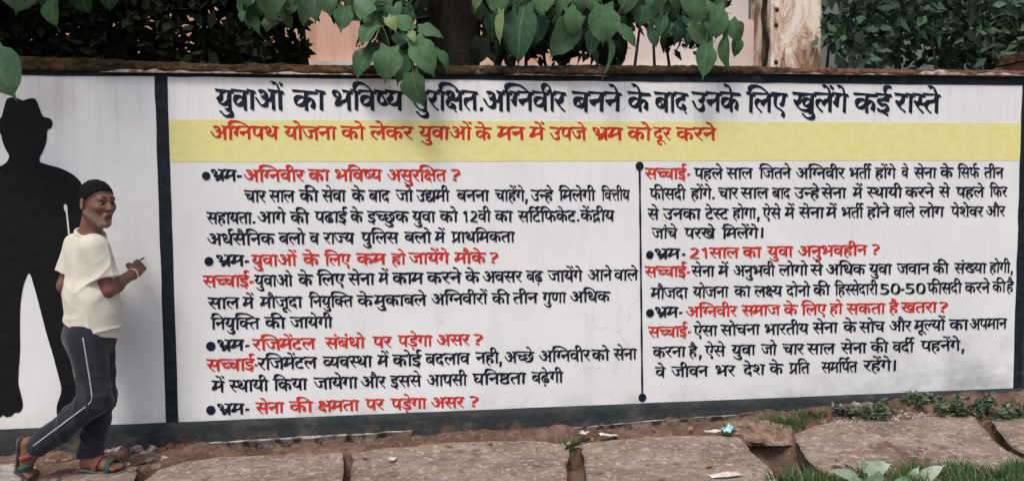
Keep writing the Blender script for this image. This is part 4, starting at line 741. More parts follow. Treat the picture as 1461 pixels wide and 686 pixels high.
[('k','•',1.0892,0.6398,0.0546,0.0701,-0.0069,[]),('k','w',1.156,0.6394,0.1203,0.1127,-0.0069,[(277,-46,-622),(50,657,-622)]),('k','-',1.3169,0.6382,0.0205,0.0702,-0.0069,[]),('r','w',1.3578,0.638,0.1155,0.1128,-0.0069,[(52,0,-622),(611,409,-622),(32,668,-622),(50,1410,-622),(449,2008,-622),(35,2008,-622),(54,2512,-622)]),('r','w',1.7887,0.635,0.1115,0.1131,-0.0069,[(60,0,-622),(6,676,-622),(48,676,-622),(6,1247,-622),(43,1247,-622),(79,1862,-622)]),('r','w',2.0757,0.633,0.1134,0.1132,-0.0069,[(46,0,-622),(52,568,-622)]),('r','w',2.2293,0.6319,0.105,0.1133,-0.0069,[(46,0,-622),(96,568,-622),(75,1139,-622),(27,1145,-622),(66,1708,-622)]),('r','w',2.4663,0.6303,0.1116,0.1135,-0.0069,[(9,-29,-622),(60,735,-622),(52,1411,-622)]),('r','w',2.6973,0.6287,0.1452,0.099,-0.0069,[(818,-71,-714)])],
[('r','w',1.0898,0.5232,0.1137,0.1183,-0.0064,[(60,0,-622),(500,676,-622),(66,1674,-622),(12,1933,-622)]),('r','-',1.3671,0.5214,0.0164,0.0737,-0.0064,[]),('k','w',1.3856,0.5213,0.1093,0.1184,-0.0064,[(52,0,-622),(611,409,-622),(32,668,-622),(50,1410,-622),(449,2008,-622),(35,2008,-622),(54,2512,-622)]),('k','w',1.7737,0.5188,0.1062,0.1185,-0.0064,[(557,0,-622),(57,922,-622),(568,1478,-622),(66,2500,-622)]),('k','w',2.1035,0.5167,0.1046,0.1186,-0.0064,[(50,0,-622),(449,598,-622)]),('k','w',2.1932,0.5161,0.1156,0.1187,-0.0064,[(25,0,-622),(79,762,-622),(12,1021,-622)]),('k','w',2.3955,0.5148,0.1056,0.1187,-0.0064,[(48,0,-622),(42,571,-622),(54,1091,-622),(66,1769,-622),(57,2028,-622)]),('k','w',2.708,0.5128,0.1061,0.1188,-0.0064,[(44,0,-622),(61,555,-622),(68,1086,-622)]),('k',',',2.8548,0.5118,0.0177,0.0739,-0.0064,[]),('k','w',2.8902,0.5116,0.1008,0.1189,-0.0064,[(9,-29,-622),(501,735,-622),(75,1766,-622)]),('k','w',3.1113,0.5102,0.1066,0.1189,-0.0064,[(9,-29,-622),(612,735,-622),(185,994,-622),(44,1275,-622),(57,1830,-622),(68,2386,-622),(52,2645,-622)]),('k','w',3.4474,0.508,0.1103,0.119,-0.0064,[(25,0,-622),(79,762,-622)]),('k','w',3.5909,0.5071,0.0998,0.1191,-0.0064,[(60,0,-622),(75,676,-622),(44,676,-622),(66,1231,-622)])],
[('k','w',1.1173,0.3943,0.115,0.1188,-0.0084,[(50,0,-622),(449,598,-622)]),('k','w',1.2163,0.3935,0.1068,0.1188,-0.0084,[(568,0,-622),(66,1022,-622),(51,1281,-622),(68,1861,-622)]),('k','w',1.4751,0.3913,0.1065,0.1187,-0.0084,[(607,0,-622),(25,259,-622),(51,1021,-622),(66,1601,-622)]),('k','w',1.7148,0.3893,0.1088,0.1186,-0.0084,[(32,0,-622),(66,742,-622),(51,1001,-622),(75,1581,-622),(27,1581,-622),(66,2144,-622)]),('k','w',2.0012,0.3869,0.1037,0.1185,-0.0084,[(24,-29,-622),(52,994,-622)]),('k','w',2.1782,0.3854,0.1008,0.1185,-0.0084,[(11,0,-622),(60,491,-622),(60,1167,-622),(75,1843,-622)]),('k','w',2.4041,0.3835,0.0983,0.1184,-0.0084,[(10,-29,-622),(46,994,-622),(60,1562,-622),(68,2238,-622)]),('k','w',2.6882,0.3812,0.1179,0.1183,-0.0084,[(28,0,-622),(607,591,-622),(44,850,-622),(565,1405,-622),(40,1994,-622),(66,2564,-622)]),('k','w',3.0608,0.378,0.1016,0.1182,-0.0084,[(48,0,-622),(97,571,-622),(75,1046,-622),(27,1134,-622),(68,1697,-622)])],
[('k','•',1.0779,0.2518,0.0549,0.0708,-0.0086,[]),('k','w',1.145,0.2512,0.1209,0.1138,-0.0086,[(277,-46,-622),(50,657,-622)]),('k','-',1.3066,0.2498,0.0206,0.0707,-0.0086,[]),('r','w',1.3683,0.2493,0.1093,0.1136,-0.0086,[(60,0,-622),(75,676,-622),(44,676,-622),(66,1231,-622)]),('r','w',1.5672,0.2476,0.1332,0.1134,-0.0086,[(25,0,-622),(655,762,-622)]),('r','w',1.7407,0.2461,0.1153,0.1132,-0.0086,[(179,-46,-622),(50,666,-622),(40,1264,-622),(66,1834,-622)]),('r','w',2.0246,0.2436,0.1137,0.113,-0.0086,[(46,0,-622),(52,568,-622)]),('r','w',2.1802,0.2423,0.109,0.1128,-0.0086,[(46,0,-622),(96,568,-622),(75,1139,-622),(27,1145,-622),(66,1708,-622)]),('r','w',2.4287,0.2401,0.1107,0.1126,-0.0086,[(9,-29,-622),(60,735,-622),(52,1411,-622)]),('r','w',2.667,0.2381,0.1409,0.0979,-0.0086,[(818,-71,-714)])],
[('r','w',3.7947,1.6559,0.1105,0.1139,-0.0012,[(60,0,-622),(500,676,-622),(66,1674,-622),(12,1933,-622)]),('r','-',4.0712,1.6555,0.0162,0.0708,-0.0012,[]),('k','w',4.1176,1.6555,0.1054,0.1138,-0.0012,[(46,0,-622),(61,568,-622),(54,1099,-622),(75,1777,-622)]),('k','w',4.3317,1.6552,0.107,0.1138,-0.0012,[(60,0,-622),(66,676,-622),(54,935,-622)]),('k','w',4.5514,1.655,0.1002,0.1137,-0.0012,[(611,0,-622),(32,259,-622),(40,1001,-622),(44,1571,-622),(75,2126,-622)]),('k','w',4.804,1.6547,0.1087,0.1136,-0.0012,[(9,-29,-622),(612,735,-622),(185,994,-622),(44,1275,-622),(57,1830,-622),(68,2386,-622),(52,2645,-622)]),('k','w',5.1717,1.6542,0.0982,0.1135,-0.0012,[(49,-46,-622),(40,657,-622),(441,1227,-622)]),('k','w',5.3506,1.654,0.1065,0.1135,-0.0012,[(61,0,-622),(461,531,-622),(27,790,-622),(75,1353,-622)]),('k','w',5.536,1.6538,0.087,0.1134,-0.0012,[(57,0,-622),(75,556,-622)]),('k','w',5.6255,1.6537,0.1058,0.1134,-0.0012,[(60,0,-622),(75,676,-622),(44,676,-622),(66,1231,-622)]),('k','w',5.8128,1.6535,0.1206,0.1133,-0.0012,[(25,0,-622),(75,541,-622)]),('k','w',5.9368,1.6533,0.0914,0.1133,-0.0012,[(609,0,-622),(60,259,-622),(47,935,-622),(181,1484,-622)]),('k','w',6.1299,1.6531,0.1003,0.1133,-0.0012,[(40,0,-622),(68,570,-622),(44,829,-622)])],
[('k','w',3.8244,1.5285,0.0941,0.1143,-0.0016,[(47,0,-622),(655,771,-622),(60,1030,-622),(42,1706,-622),(653,2226,-622)]),('k','w',4.0948,1.5281,0.1001,0.1143,-0.0016,[(61,0,-622),(461,531,-622),(27,790,-622),(75,1353,-622)]),('k','.',4.2373,1.5278,0.0164,0.0711,-0.0016,[]),('k','w',4.2771,1.5278,0.1017,0.1142,-0.0016,[(30,0,-622),(66,634,-622),(52,893,-622)]),('k','w',4.4299,1.5275,0.1135,0.1142,-0.0016,[(60,0,-622),(66,676,-622),(54,935,-622)]),('k','w',4.6409,1.5272,0.0911,0.1141,-0.0016,[(48,0,-622),(66,571,-622),(42,830,-622)]),('k','w',4.7935,1.5269,0.1182,0.1141,-0.0016,[(13,0,-622),(202,548,-622),(61,906,-622),(75,1437,-622)]),('k','w',4.9777,1.5266,0.1144,0.114,-0.0016,[(60,0,-622),(75,676,-622),(44,676,-622),(66,1231,-622)]),('k','w',5.1987,1.5263,0.1041,0.114,-0.0016,[(50,0,-622),(449,598,-622)]),('k','w',5.2958,1.5261,0.1158,0.1139,-0.0016,[(568,0,-622),(66,1022,-622),(51,1281,-622),(68,1861,-622)]),('k','w',5.5639,1.5257,0.1199,0.1138,-0.0016,[(25,0,-622),(52,762,-622),(44,1171,-622),(75,1726,-622)]),('k','w',5.8072,1.5253,0.1124,0.1138,-0.0016,[(60,0,-622),(75,676,-622)]),('k','w',5.9304,1.5251,0.1135,0.1137,-0.0016,[(46,0,-622),(61,568,-622),(54,1099,-622),(75,1777,-622)]),('k','w',6.1748,1.5247,0.0865,0.1137,-0.0016,[(607,0,-622),(47,259,-622),(52,1030,-622)])],
[('k','w',3.812,1.4005,0.1031,0.1147,-0.0024,[(60,0,-622),(75,676,-622)]),('k','w',3.9132,1.4003,0.116,0.1146,-0.0024,[(13,0,-622),(44,548,-622),(25,1103,-622),(66,1865,-622)]),('k','w',4.1916,1.3996,0.1096,0.1146,-0.0024,[(35,0,-622),(75,460,-622),(215,504,-622),(35,893,-622)]),('k','w',4.3746,1.3991,0.0975,0.1145,-0.0024,[(61,0,-622),(79,531,-622),(27,790,-622),(66,1353,-622)]),('k',',',4.5402,1.3987,0.019,0.0712,-0.0024,[]),('k','w',4.5783,1.3986,0.0986,0.1144,-0.0024,[(20,0,-622),(60,553,-622),(75,1229,-622)]),('k','w',4.7311,1.3983,0.102,0.1144,-0.0024,[(50,0,-622),(449,598,-622)]),('k','w',4.8258,1.398,0.1148,0.1144,-0.0024,[(60,0,-622),(75,676,-622),(44,676,-622),(66,1231,-622)]),('k','w',5.0158,1.3976,0.1153,0.1143,-0.0024,[(50,0,-622),(449,598,-622)]),('k','w',5.1211,1.3973,0.0995,0.1143,-0.0024,[(49,-46,-622),(40,657,-622),(441,1227,-622)]),('k','w',5.2995,1.3969,0.1164,0.1142,-0.0024,[(61,0,-622),(79,531,-622),(44,790,-622),(75,1345,-622)]),('k','w',5.4855,1.3964,0.1005,0.1142,-0.0024,[(57,0,-622),(66,556,-622),(54,815,-622),(75,1493,-622)]),('k','w',5.6695,1.396,0.1162,0.1141,-0.0024,[(54,0,-622),(79,678,-622),(27,937,-622)]),('k','w',5.8971,1.3954,0.1049,0.1141,-0.0024,[(46,0,-622),(75,568,-622),(58,568,-622),(75,1248,-622),(57,1248,-622),(52,1804,-622)]),('k','w',6.1533,1.3948,0.0978,0.114,-0.0024,[(24,-29,-622),(52,994,-622)])],
[('k','w',3.84,1.2753,0.1002,0.1115,-0.0064,[(32,0,-622),(66,742,-622),(6,1001,-622),(30,1001,-622),(75,1635,-622)]),('k','w',4.055,1.2739,0.1123,0.111,-0.0064,[(46,0,-622),(52,568,-622),(26,977,-622),(75,1795,-622)]),('k','w',4.3052,1.2723,0.1156,0.1105,-0.0064,[(608,0,-622),(50,259,-622),(54,857,-622),(449,1535,-622),(27,1535,-622),(75,2098,-622)]),('k','|',4.568,1.2706,0.0167,0.0683,-0.0064,[])],
[('k','•',3.8014,1.144,0.0506,0.0705,0.0036,[]),('k','w',3.8608,1.1443,0.1299,0.1133,0.0036,[(277,-46,-622),(50,657,-622)]),('k','-',4.0396,1.1449,0.0186,0.0705,0.0036,[]),('r','w',4.0941,1.1451,0.1302,0.0988,0.0036,[(805,-47,-714),(804,504,-714)]),('r','w',4.2218,1.1455,0.1216,0.1134,0.0036,[(60,0,-622),(66,676,-622),(54,935,-622)]),('r','w',4.4453,1.1463,0.1209,0.1134,0.0036,[(25,0,-622),(66,762,-622)]),('r','w',4.6149,1.1469,0.122,0.1134,0.0036,[(51,0,-622),(69,580,-622),(57,580,-622),(66,1136,-622)]),('r','w',4.8262,1.1477,0.1222,0.1135,0.0036,[(9,-29,-622),(44,735,-622),(69,1290,-622),(49,1290,-622),(57,1993,-622),(61,2549,-622),(68,3080,-622),(44,3339,-622)]),('r','w',5.3394,1.1495,0.1413,0.0989,0.0036,[(818,-71,-714)])],
[('r','w',3.7948,1.0318,0.1121,0.1135,-0.0072,[(60,0,-622),(500,676,-622),(66,1674,-622),(12,1933,-622)]),('r','-',4.0729,1.0298,0.0187,0.0707,-0.0072,[]),('k','w',4.1042,1.0296,0.1007,0.1137,-0.0072,[(60,0,-622),(75,676,-622),(44,676,-622),(66,1231,-622)]),('k','w',4.2839,1.0283,0.108,0.1138,-0.0072,[(50,0,-622),(449,598,-622)]),('k','w',4.3859,1.0275,0.0987,0.1138,-0.0072,[(9,-29,-622),(44,735,-622),(69,1290,-622),(49,1290,-622),(57,1993,-622),(68,2549,-622)]),('k','w',4.6932,1.0253,0.113,0.114,-0.0072,[(54,0,-622),(79,678,-622),(27,937,-622),(79,1500,-622)]),('k','w',4.9105,1.0237,0.1267,0.1142,-0.0072,[(60,0,-622),(75,676,-622)]),('k','w',5.0225,1.0229,0.1153,0.1143,-0.0072,[(9,-29,-622),(608,735,-622),(43,994,-622),(25,1609,-622)]),('k','w',5.3223,1.0208,0.1128,0.1144,-0.0072,[(51,0,-622),(69,580,-622),(57,580,-622),(66,1136,-622)]),('k','w',5.5197,1.0193,0.1084,0.1146,-0.0072,[(32,0,-622),(57,742,-622),(66,1298,-622),(44,1557,-622)]),('k','w',5.7776,1.0175,0.1077,0.1147,-0.0072,[(25,0,-622),(655,762,-622)]),('k','w',5.9338,1.0163,0.1063,0.1148,-0.0072,[(60,0,-622),(6,676,-622),(184,676,-622),(51,1324,-622),(66,1904,-622)]),('k','w',6.19,1.0145,0.0929,0.115,-0.0072,[(61,0,-622),(79,531,-622),(27,790,-622),(68,1353,-622)]),('k',',',6.3461,1.0134,0.0156,0.0716,-0.0072,[])],
[('k','w',3.8368,0.895,0.101,0.1161,-0.0048,[(50,0,-622),(80,598,-622),(32,857,-622),(42,1599,-622),(66,2119,-622)]),('k','w',4.1145,0.8937,0.0983,0.1165,-0.0048,[(51,0,-622),(79,580,-622),(32,839,-622),(44,1581,-622),(66,2136,-622)]),('k','w',4.3916,0.8924,0.1066,0.1168,-0.0048,[(25,0,-622),(66,762,-622)]),('k','w',4.5272,0.8917,0.1099,0.117,-0.0048,[(54,0,-622),(219,678,-622),(51,1138,-622)]),('k','w',4.7471,0.8907,0.1016,0.1173,-0.0048,[(42,0,-622),(79,520,-622),(44,779,-622),(79,1334,-622)]),('k','w',4.9322,0.8898,0.1132,0.1175,-0.0048,[(25,0,-622),(655,762,-622)]),('k','w',5.0826,0.8891,0.0911,0.1177,-0.0048,[(607,0,-622),(61,259,-622),(215,790,-622),(60,1179,-622),(75,1855,-622),(42,1855,-622),(66,2375,-622),(52,2634,-622),(68,3043,-622)]),('k','w',5.4061,0.8875,0.1395,0.1029,-0.0048,[(808,-64,-714),(803,487,-714)]),('k','-',5.5519,0.8868,0.0226,0.0736,-0.0048,[]),('k','w',5.587,0.8867,0.1397,0.1031,-0.0048,[(808,-64,-714),(803,487,-714)]),('k','w',5.7406,0.8859,0.0997,0.1186,-0.0048,[(47,0,-622),(655,771,-622),(60,1030,-622),(42,1706,-622),(653,2226,-622)]),('k','w',6.0127,0.8846,0.104,0.1189,-0.0048,[(25,0,-622),(52,762,-622),(44,1171,-622),(75,1726,-622)]),('k','w',6.2158,0.8837,0.0925,0.1192,-0.0048,[(25,0,-622),(655,762,-622)]),('k','w',6.3193,0.8832,0.0952,0.1193,-0.0048,[(61,0,-622),(76,531,-622)])],
[('k','•',3.8026,0.7701,0.0532,0.0702,-0.0061,[]),('k','w',3.865,0.7697,0.1184,0.1129,-0.0061,[(277,-46,-622),(50,657,-622)]),('k','-',4.0231,0.7687,0.0187,0.0704,-0.0061,[]),('r','w',4.0699,0.7684,0.1114,0.1132,-0.0061,[(9,-29,-622),(612,735,-622),(185,994,-622),(44,1275,-622),(57,1830,-622),(68,2386,-622),(52,2645,-622)]),('r','w',4.4452,0.7661,0.1134,0.1138,-0.0061,[(60,0,-622),(50,676,-622),(66,1274,-622),(32,1533,-622)]),('r','w',4.7305,0.7644,0.1246,0.1142,-0.0061,[(25,0,-622),(75,541,-622)]),('r','w',4.8516,0.7637,0.1166,0.1144,-0.0061,[(609,0,-622),(54,259,-622),(19,937,-622)]),('r','w',5.0506,0.7625,0.1112,0.1147,-0.0061,[(61,0,-622),(79,531,-622)]),('r','w',5.1696,0.7617,0.1196,0.1149,-0.0061,[(60,0,-622),(25,676,-622),(40,1438,-622),(66,2008,-622)]),('r','w',5.4698,0.7599,0.121,0.1154,-0.0061,[(61,0,-622),(76,531,-622)]),('r','w',5.556,0.7594,0.1246,0.1155,-0.0061,[(26,0,-622),(40,818,-622),(52,1388,-622),(66,1797,-622)]),('r','w',5.8292,0.7577,0.1656,0.101,-0.0061,[(818,-71,-714)])],
[('r','w',3.8192,0.6436,0.1051,0.1146,-0.0039,[(60,0,-622),(500,676,-622),(66,1674,-622),(12,1933,-622)]),('r','-',4.0824,0.6425,0.0188,0.0716,-0.0039,[]),('k','w',4.1209,0.6424,0.1045,0.1152,-0.0039,[(20,0,-622),(60,553,-622),(66,1229,-622)]),('k','w',4.3016,0.6417,0.1106,0.1156,-0.0039,[(60,0,-622),(79,676,-622),(30,935,-622),(44,1569,-622),(66,2124,-622)]),('k','w',4.6022,0.6405,0.1092,0.1163,-0.0039,[(49,-46,-622),(66,657,-622),(52,916,-622),(40,1325,-622),(68,1895,-622),(51,2154,-622)]),('k','w',4.9339,0.6392,0.1157,0.117,-0.0039,[(60,0,-622),(75,676,-622),(44,676,-622),(66,1231,-622)]),('k','w',5.1473,0.6383,0.1208,0.1174,-0.0039,[(25,0,-622),(75,541,-622)]),('k','w',5.2595,0.6379,0.1134,0.1177,-0.0039,[(60,0,-622),(79,676,-622),(30,935,-622)]),('k','w',5.4772,0.637,0.1084,0.1181,-0.0039,[(24,-29,-622),(52,994,-622)]),('k','w',5.6541,0.6364,0.1128,0.1185,-0.0039,[(50,0,-622),(70,598,-622),(210,598,-622),(51,1098,-622),(461,1678,-622)]),('k','w',5.9049,0.6354,0.1336,0.1191,-0.0039,[(25,0,-622),(66,762,-622)]),('k','w',6.0565,0.6348,0.0993,0.1194,-0.0039,[(9,-29,-622),(46,735,-622),(50,1303,-622),(66,1901,-622),(44,2160,-622)])],
[('k','w',3.8474,0.5128,0.1097,0.1135,-0.0093,[(25,0,-622),(52,762,-622),(44,1171,-622),(66,1726,-622)]),('k','w',4.0884,0.5105,0.1025,0.1142,-0.0093,[(61,0,-622),(76,531,-622)]),('k',',',4.1562,0.5099,0.0189,0.0712,-0.0093,[]),('k','w',4.1967,0.5095,0.1104,0.1145,-0.0093,[(20,0,-622),(60,553,-622),(75,1229,-622)]),('k','w',4.3779,0.5078,0.1143,0.115,-0.0093,[(51,0,-622),(69,580,-622),(57,580,-622),(66,1136,-622)]),('k','w',4.5798,0.5059,0.1045,0.1156,-0.0093,[(32,0,-622),(79,742,-622)]),('k','w',4.7275,0.5046,0.1122,0.116,-0.0093,[(30,0,-622),(66,634,-622),(52,893,-622)]),('k','w',4.8971,0.503,0.119,0.1164,-0.0093,[(60,0,-622),(66,676,-622),(54,935,-622)]),('k','w',5.1351,0.5008,0.1186,0.1171,-0.0093,[(60,0,-622),(75,676,-622),(44,676,-622),(66,1231,-622)]),('k','w',5.3434,0.4988,0.1207,0.1177,-0.0093,[(25,0,-622),(655,762,-622)]),('k','w',5.5005,0.4973,0.1117,0.1181,-0.0093,[(57,0,-622),(42,556,-622),(659,1076,-622)]),('k','w',5.7042,0.4954,0.1273,0.1186,-0.0093,[(46,0,-622),(61,568,-622),(44,1099,-622),(449,1654,-622),(27,1654,-622),(75,2217,-622)]),('k',',',6.0012,0.4927,0.0206,0.0743,-0.0093,[])],
[('k','w',3.8665,0.3813,0.1143,0.1154,-0.005,[(57,0,-622),(75,556,-622)]),('k','w',3.9739,0.3807,0.1151,0.1157,-0.005,[(32,0,-622),(68,742,-622),(57,1001,-622),(44,1557,-622)]),('k','w',4.2707,0.3793,0.1206,0.1165,-0.005,[(49,-46,-622),(52,657,-622)]),('k','w',4.4594,0.3783,0.1202,0.1171,-0.005,[(42,0,-622),(75,465,-622),(58,520,-622)]),('k','w',4.6364,0.3774,0.1221,0.1176,-0.005,[(25,0,-622),(75,541,-622)]),('k','w',4.7739,0.3767,0.0995,0.1179,-0.005,[(274,0,-622),(607,568,-622),(40,827,-622)]),('k','w',4.9996,0.3756,0.0931,0.1186,-0.005,[(60,0,-622),(50,676,-622),(631,1274,-622),(46,1533,-622),(652,2101,-622),(40,2101,-622)]),('k','w',5.2953,0.3741,0.1291,0.1194,-0.005,[(52,0,-622),(61,409,-622),(449,940,-622),(27,940,-622),(75,1503,-622)]),('k','|',5.5089,0.373,0.0176,0.0746,-0.005,[])],
]


def parse_glyph(s):
    out = []
    for c in s.split('|'):
        pts = []
        for tok in c.split():
            on = not tok.endswith('o')
            x, y = tok.rstrip('o').split(',')
            pts.append((float(x), float(y), on))
        exp = []
        n = len(pts)
        for k in range(n):
            a, b = pts[k], pts[(k + 1) % n]
            exp.append(a)
            if not a[2] and not b[2]:
                exp.append(((a[0] + b[0]) / 2, (a[1] + b[1]) / 2, True))
        while not exp[0][2]:
            exp = exp[1:] + exp[:1]
        k, n, flat = 0, len(exp), []
        while k < n:
            a, b = exp[k], exp[(k + 1) % n]
            if b[2]:
                flat.append(a[:2]); k += 1
            else:
                d = exp[(k + 2) % n]
                for t in (0, 0.34, 0.67):
                    flat.append(tuple((1 - t) ** 2 * a[q] + 2 * t * (1 - t) * b[q] + t * t * d[q] for q in (0, 1)))
                k += 2
        clean = []
        for p in flat:
            if not clean or abs(p[0] - clean[-1][0]) + abs(p[1] - clean[-1][1]) > 0.5:
                clean.append(p)
        if len(clean) > 2 and abs(clean[0][0] - clean[-1][0]) + abs(clean[0][1] - clean[-1][1]) <= 0.5:
            clean.pop()
        out.append(np.array(clean))
    return out

def embolden(P, pa, pb):
    """redraw an outline as a flat brush held along the falling diagonal would: fat on the rising strokes and stems, fine on the falling ones"""
    n = len(P)
    a = np.roll(P, 1, 0); b = np.roll(P, -1, 0)
    e1 = P - a; e2 = b - P
    e1 /= np.linalg.norm(e1, axis=1)[:, None] + 1e-9
    e2 /= np.linalg.norm(e2, axis=1)[:, None] + 1e-9
    n1 = np.stack([-e1[:, 1], e1[:, 0]], 1); n2 = np.stack([-e2[:, 1], e2[:, 0]], 1)
    m = n1 + n2
    L = np.linalg.norm(m, axis=1)[:, None] + 1e-6
    m /= L
    m = m * np.minimum(1.45, 1 / np.maximum(0.35, L / 2))
    u, v = np.array([.75, -.66]), np.array([.66, .75])
    return P + pa * (m @ u)[:, None] * u + pb * (m @ v)[:, None] * v

def winding(pt, contours):
    w = 0
    for P in contours:
        x0, y0 = P[:, 0], P[:, 1]
        x1, y1 = np.roll(x0, -1), np.roll(y0, -1)
        up = (y0 <= pt[1]) & (y1 > pt[1]); dn = (y0 > pt[1]) & (y1 <= pt[1])
        cr = (x1 - x0) * (pt[1] - y0) - (pt[0] - x0) * (y1 - y0)
        w += int(np.sum(up & (cr > 0))) - int(np.sum(dn & (cr < 0)))
    return w

GLYPH_CACHE = {}
def glyph(gid, ox=30.0, oy=12.0):
    key = (gid, ox, oy)
    if key in GLYPH_CACHE:
        return GLYPH_CACHE[key]
    if gid not in GLYPHS:
        GLYPH_CACHE[key] = ([], [])
        return GLYPH_CACHE[key]
    cs = [embolden(P, ox, oy) for P in parse_glyph(GLYPHS[gid])]
    pts, edges = [], []
    for P in cs:
        b = len(pts); n = len(P)
        pts += [Vector((p[0], p[1])) for p in P]
        edges += [(b + k, b + (k + 1) % n) for k in range(n)]
    r = delaunay_2d_cdt(pts, edges, [], 0, 0.01)
    V = [(p[0], p[1]) for p in r[0]]
    F = []
    for f in r[2]:
        c = np.mean([V[i] for i in f], axis=0)
        if winding(c, cs) != 0:
            F.append(tuple(f))
    GLYPH_CACHE[key] = (V, F)
    return GLYPH_CACHE[key]

def disc(cx, cz, r, n=18):
    v = [(cx + r * math.cos(t), cz + r * 1.04 * math.sin(t)) for t in np.linspace(0, 2 * math.pi, n, endpoint=False)]
    return v, [tuple(range(n))]

LAYER = [0]
def paint(mb, V2, F):
    """a coat of paint: a sheet a millimetre or two off the plaster"""
    LAYER[0] = (LAYER[0] + 1) % 6
    y = -0.0030 - 0.00035 * LAYER[0]
    mb.add([(x, y, z) for x, z in V2], F)

for li, line in enumerate(LINES):
    mbs = {'k': MB(), 'r': MB()}
    bullets = MB()
    big = li == 0
    sw = {0: (54.0, -9.0), 1: (48.0, -7.0)}.get(li, (47.0, -7.0))
    for c, kind, x0, z0, w, h, slope, gl in line:
        if kind == 'w':
            jz = rnd.uniform(-1, 1) * 0.0016
            sh = rnd.uniform(-0.01, 0.03)
            for g, dx, dy in gl:
                V, F = glyph(g, *sw)
                if not F:
                    continue
                jx, jy = rnd.uniform(-6, 6), rnd.uniform(-8, 8)
                ro = rnd.uniform(-0.012, 0.012)
                P = []
                if len(V):
                    NP = np.array([(a / 95.0, b / 95.0, 0) for a, b in V])
                    sd1 = rnd.randint(0, 9999)
                    wx, wy = 11 * vnoise(NP, sd1), 11 * vnoise(NP + 40.5, sd1)
                for q_, (a, b) in enumerate(V):
                    a, b = a + wx[q_], b + wy[q_]
                    X = a + dx + jx * (b < 500)
                    Y = (b + dy + jy * (b < 400) - 20) * .94
                    X = X + sh * Y
                    xx = x0 + X * w / 1000.0
                    P.append((xx, z0 + jz + Y * h / 1000.0 + slope * (xx - x0) + ro * a * h / 1000.0))
                paint(mbs[c], P, F)
                if g in (49, 50):
                    # the loaded blob where the brush starts the knot of these letters
                    bx_, by_ = (84, 205) if g == 50 else (212, 205)
                    D2 = []
                    for t in np.linspace(0, 2 * math.pi, 12, endpoint=False):
                        X, Y = bx_ + 112 * math.cos(t) + dx, (by_ + 102 * math.sin(t) + dy - 20) * .94
                        xx = x0 + (X + sh * Y) * w / 1000.0
                        D2.append((xx, z0 + jz + Y * h / 1000.0 + slope * (xx - x0)))
                    paint(mbs[c], D2, [tuple(range(12))])
        elif kind == '\u2022':
            V, F = disc(x0 + w / 2, z0 - h * 0.55, w / 2)
            bullets.add([(x, -0.0046, z) for x, z in V], F)
        else:
            lo, hi = {'-': (0.48, 0.70), '.': (0.80, 1.02), ',': (0.82, 1.30), '|': (0.0, 1.02)}[kind]
            if kind == '-':
                x0 -= 0.002; w += 0.004
            pts = [(x0, z0 - hi * h), (x0 + w * (0.75 if kind == ',' else 1), z0 - (hi - 0.04) * h), (x0 + w * 1.05, z0 - (lo + 0.02) * h), (x0 + 0.1 * w, z0 - lo * h)]
            paint(mbs[c], pts, [(0, 1, 2, 3)])
    for c, nm in (('k', 'black_lettering'), ('r', 'red_lettering')):
        if mbs[c].f:
            keep(mbs[c].build(nm, M['black_paint' if c == 'k' else 'red_paint']), wall)
    if bullets.f:
        keep(bullets.build('bullet_dot', M['black_paint']), wall)

# column rule with a dot at each end
mb = MB()
a, b = at(912.3, 237), at(916.2, 566.5)
N = 40
for k in range(N):
    t0, t1 = k / N, (k + 1) / N
    xa, xb = a[0] + (b[0] - a[0]) * t0, a[0] + (b[0] - a[0]) * t1
    za, zb = a[2] + (b[2] - a[2]) * t0, a[2] + (b[2] - a[2]) * t1
    w0, w1 = 0.0062 + 0.001 * math.sin(k * 0.9), 0.0062 + 0.001 * math.sin((k + 1) * 0.9)
    mb.add([(xa - w0, -0.0046, za), (xa + w0, -0.0046, za), (xb + w1, -0.0046, zb), (xb - w1, -0.0046, zb)], [(0, 1, 2, 3)])
for p in (a, b):
    V, F = disc(p[0], p[2], 0.0265)
    mb.add([(x, -0.0052, z) for x, z in V], F)
keep(mb.build('column_rule', M['black_paint']), wall)

# ---------------------------------------------------------------- painted black figure
right = [(50.8, 140), (56, 152.5), (61, 167), (71.5, 168.5), (76, 175), (73.5, 183.5), (67.5, 185), (67, 201.5), (62, 215.5), (57, 224), (56.5, 231),
         (63, 233.5), (72, 236), (87.5, 240), (105, 249), (115.5, 259), (121, 275), (122, 300), (122, 350), (123, 410), (120, 432), (113, 436), (106, 430),
         (103, 460), (106, 500), (109, 540), (113, 560), (115, 575), (108, 585), (97, 594), (86, 595.5), (81, 591), (81, 578), (87, 562), (88, 552), (81, 526), (75, 503), (68, 481), (60, 450), (52, 419), (42, 384.5)]
left = [(33, 408), (29, 435), (28.5, 470), (29, 500), (27, 525), (26, 546), (29, 558), (32.5, 572), (33, 580), (29, 588), (21, 588), (17, 593), (9, 595), (5, 591), (-2, 597), (-14, 596), (-17, 588), (-12, 570),
        (-16, 530), (-22, 480), (-26, 430), (-36, 436), (-46, 430), (-48, 400), (-52, 330), (-52, 280), (-46, 258), (-33, 247), (-16, 241), (2, 237), (10.5, 231), (14, 222.5), (9, 215), (3.5, 201.5), (1.5, 190), (-8, 186), (-10, 177), (-7, 170), (2, 169), (5, 158), (9.8, 140), (20, 139), (27, 141), (33, 144), (40, 141)]
outline = [at(x, y) for x, y in right + left]
O2 = np.array([(p[0], p[2]) for p in outline])
def chaikin(P, k=2):
    for _ in range(k):
        Q = np.roll(P, -1, 0)
        P = np.stack([0.8 * P + 0.2 * Q, 0.2 * P + 0.8 * Q], 1).reshape(-1, 2)
    return P
O2 = chaikin(O2)
r = delaunay_2d_cdt([Vector(p) for p in O2], [(k, (k + 1) % len(O2)) for k in range(len(O2))], [], 0, 1e-5)
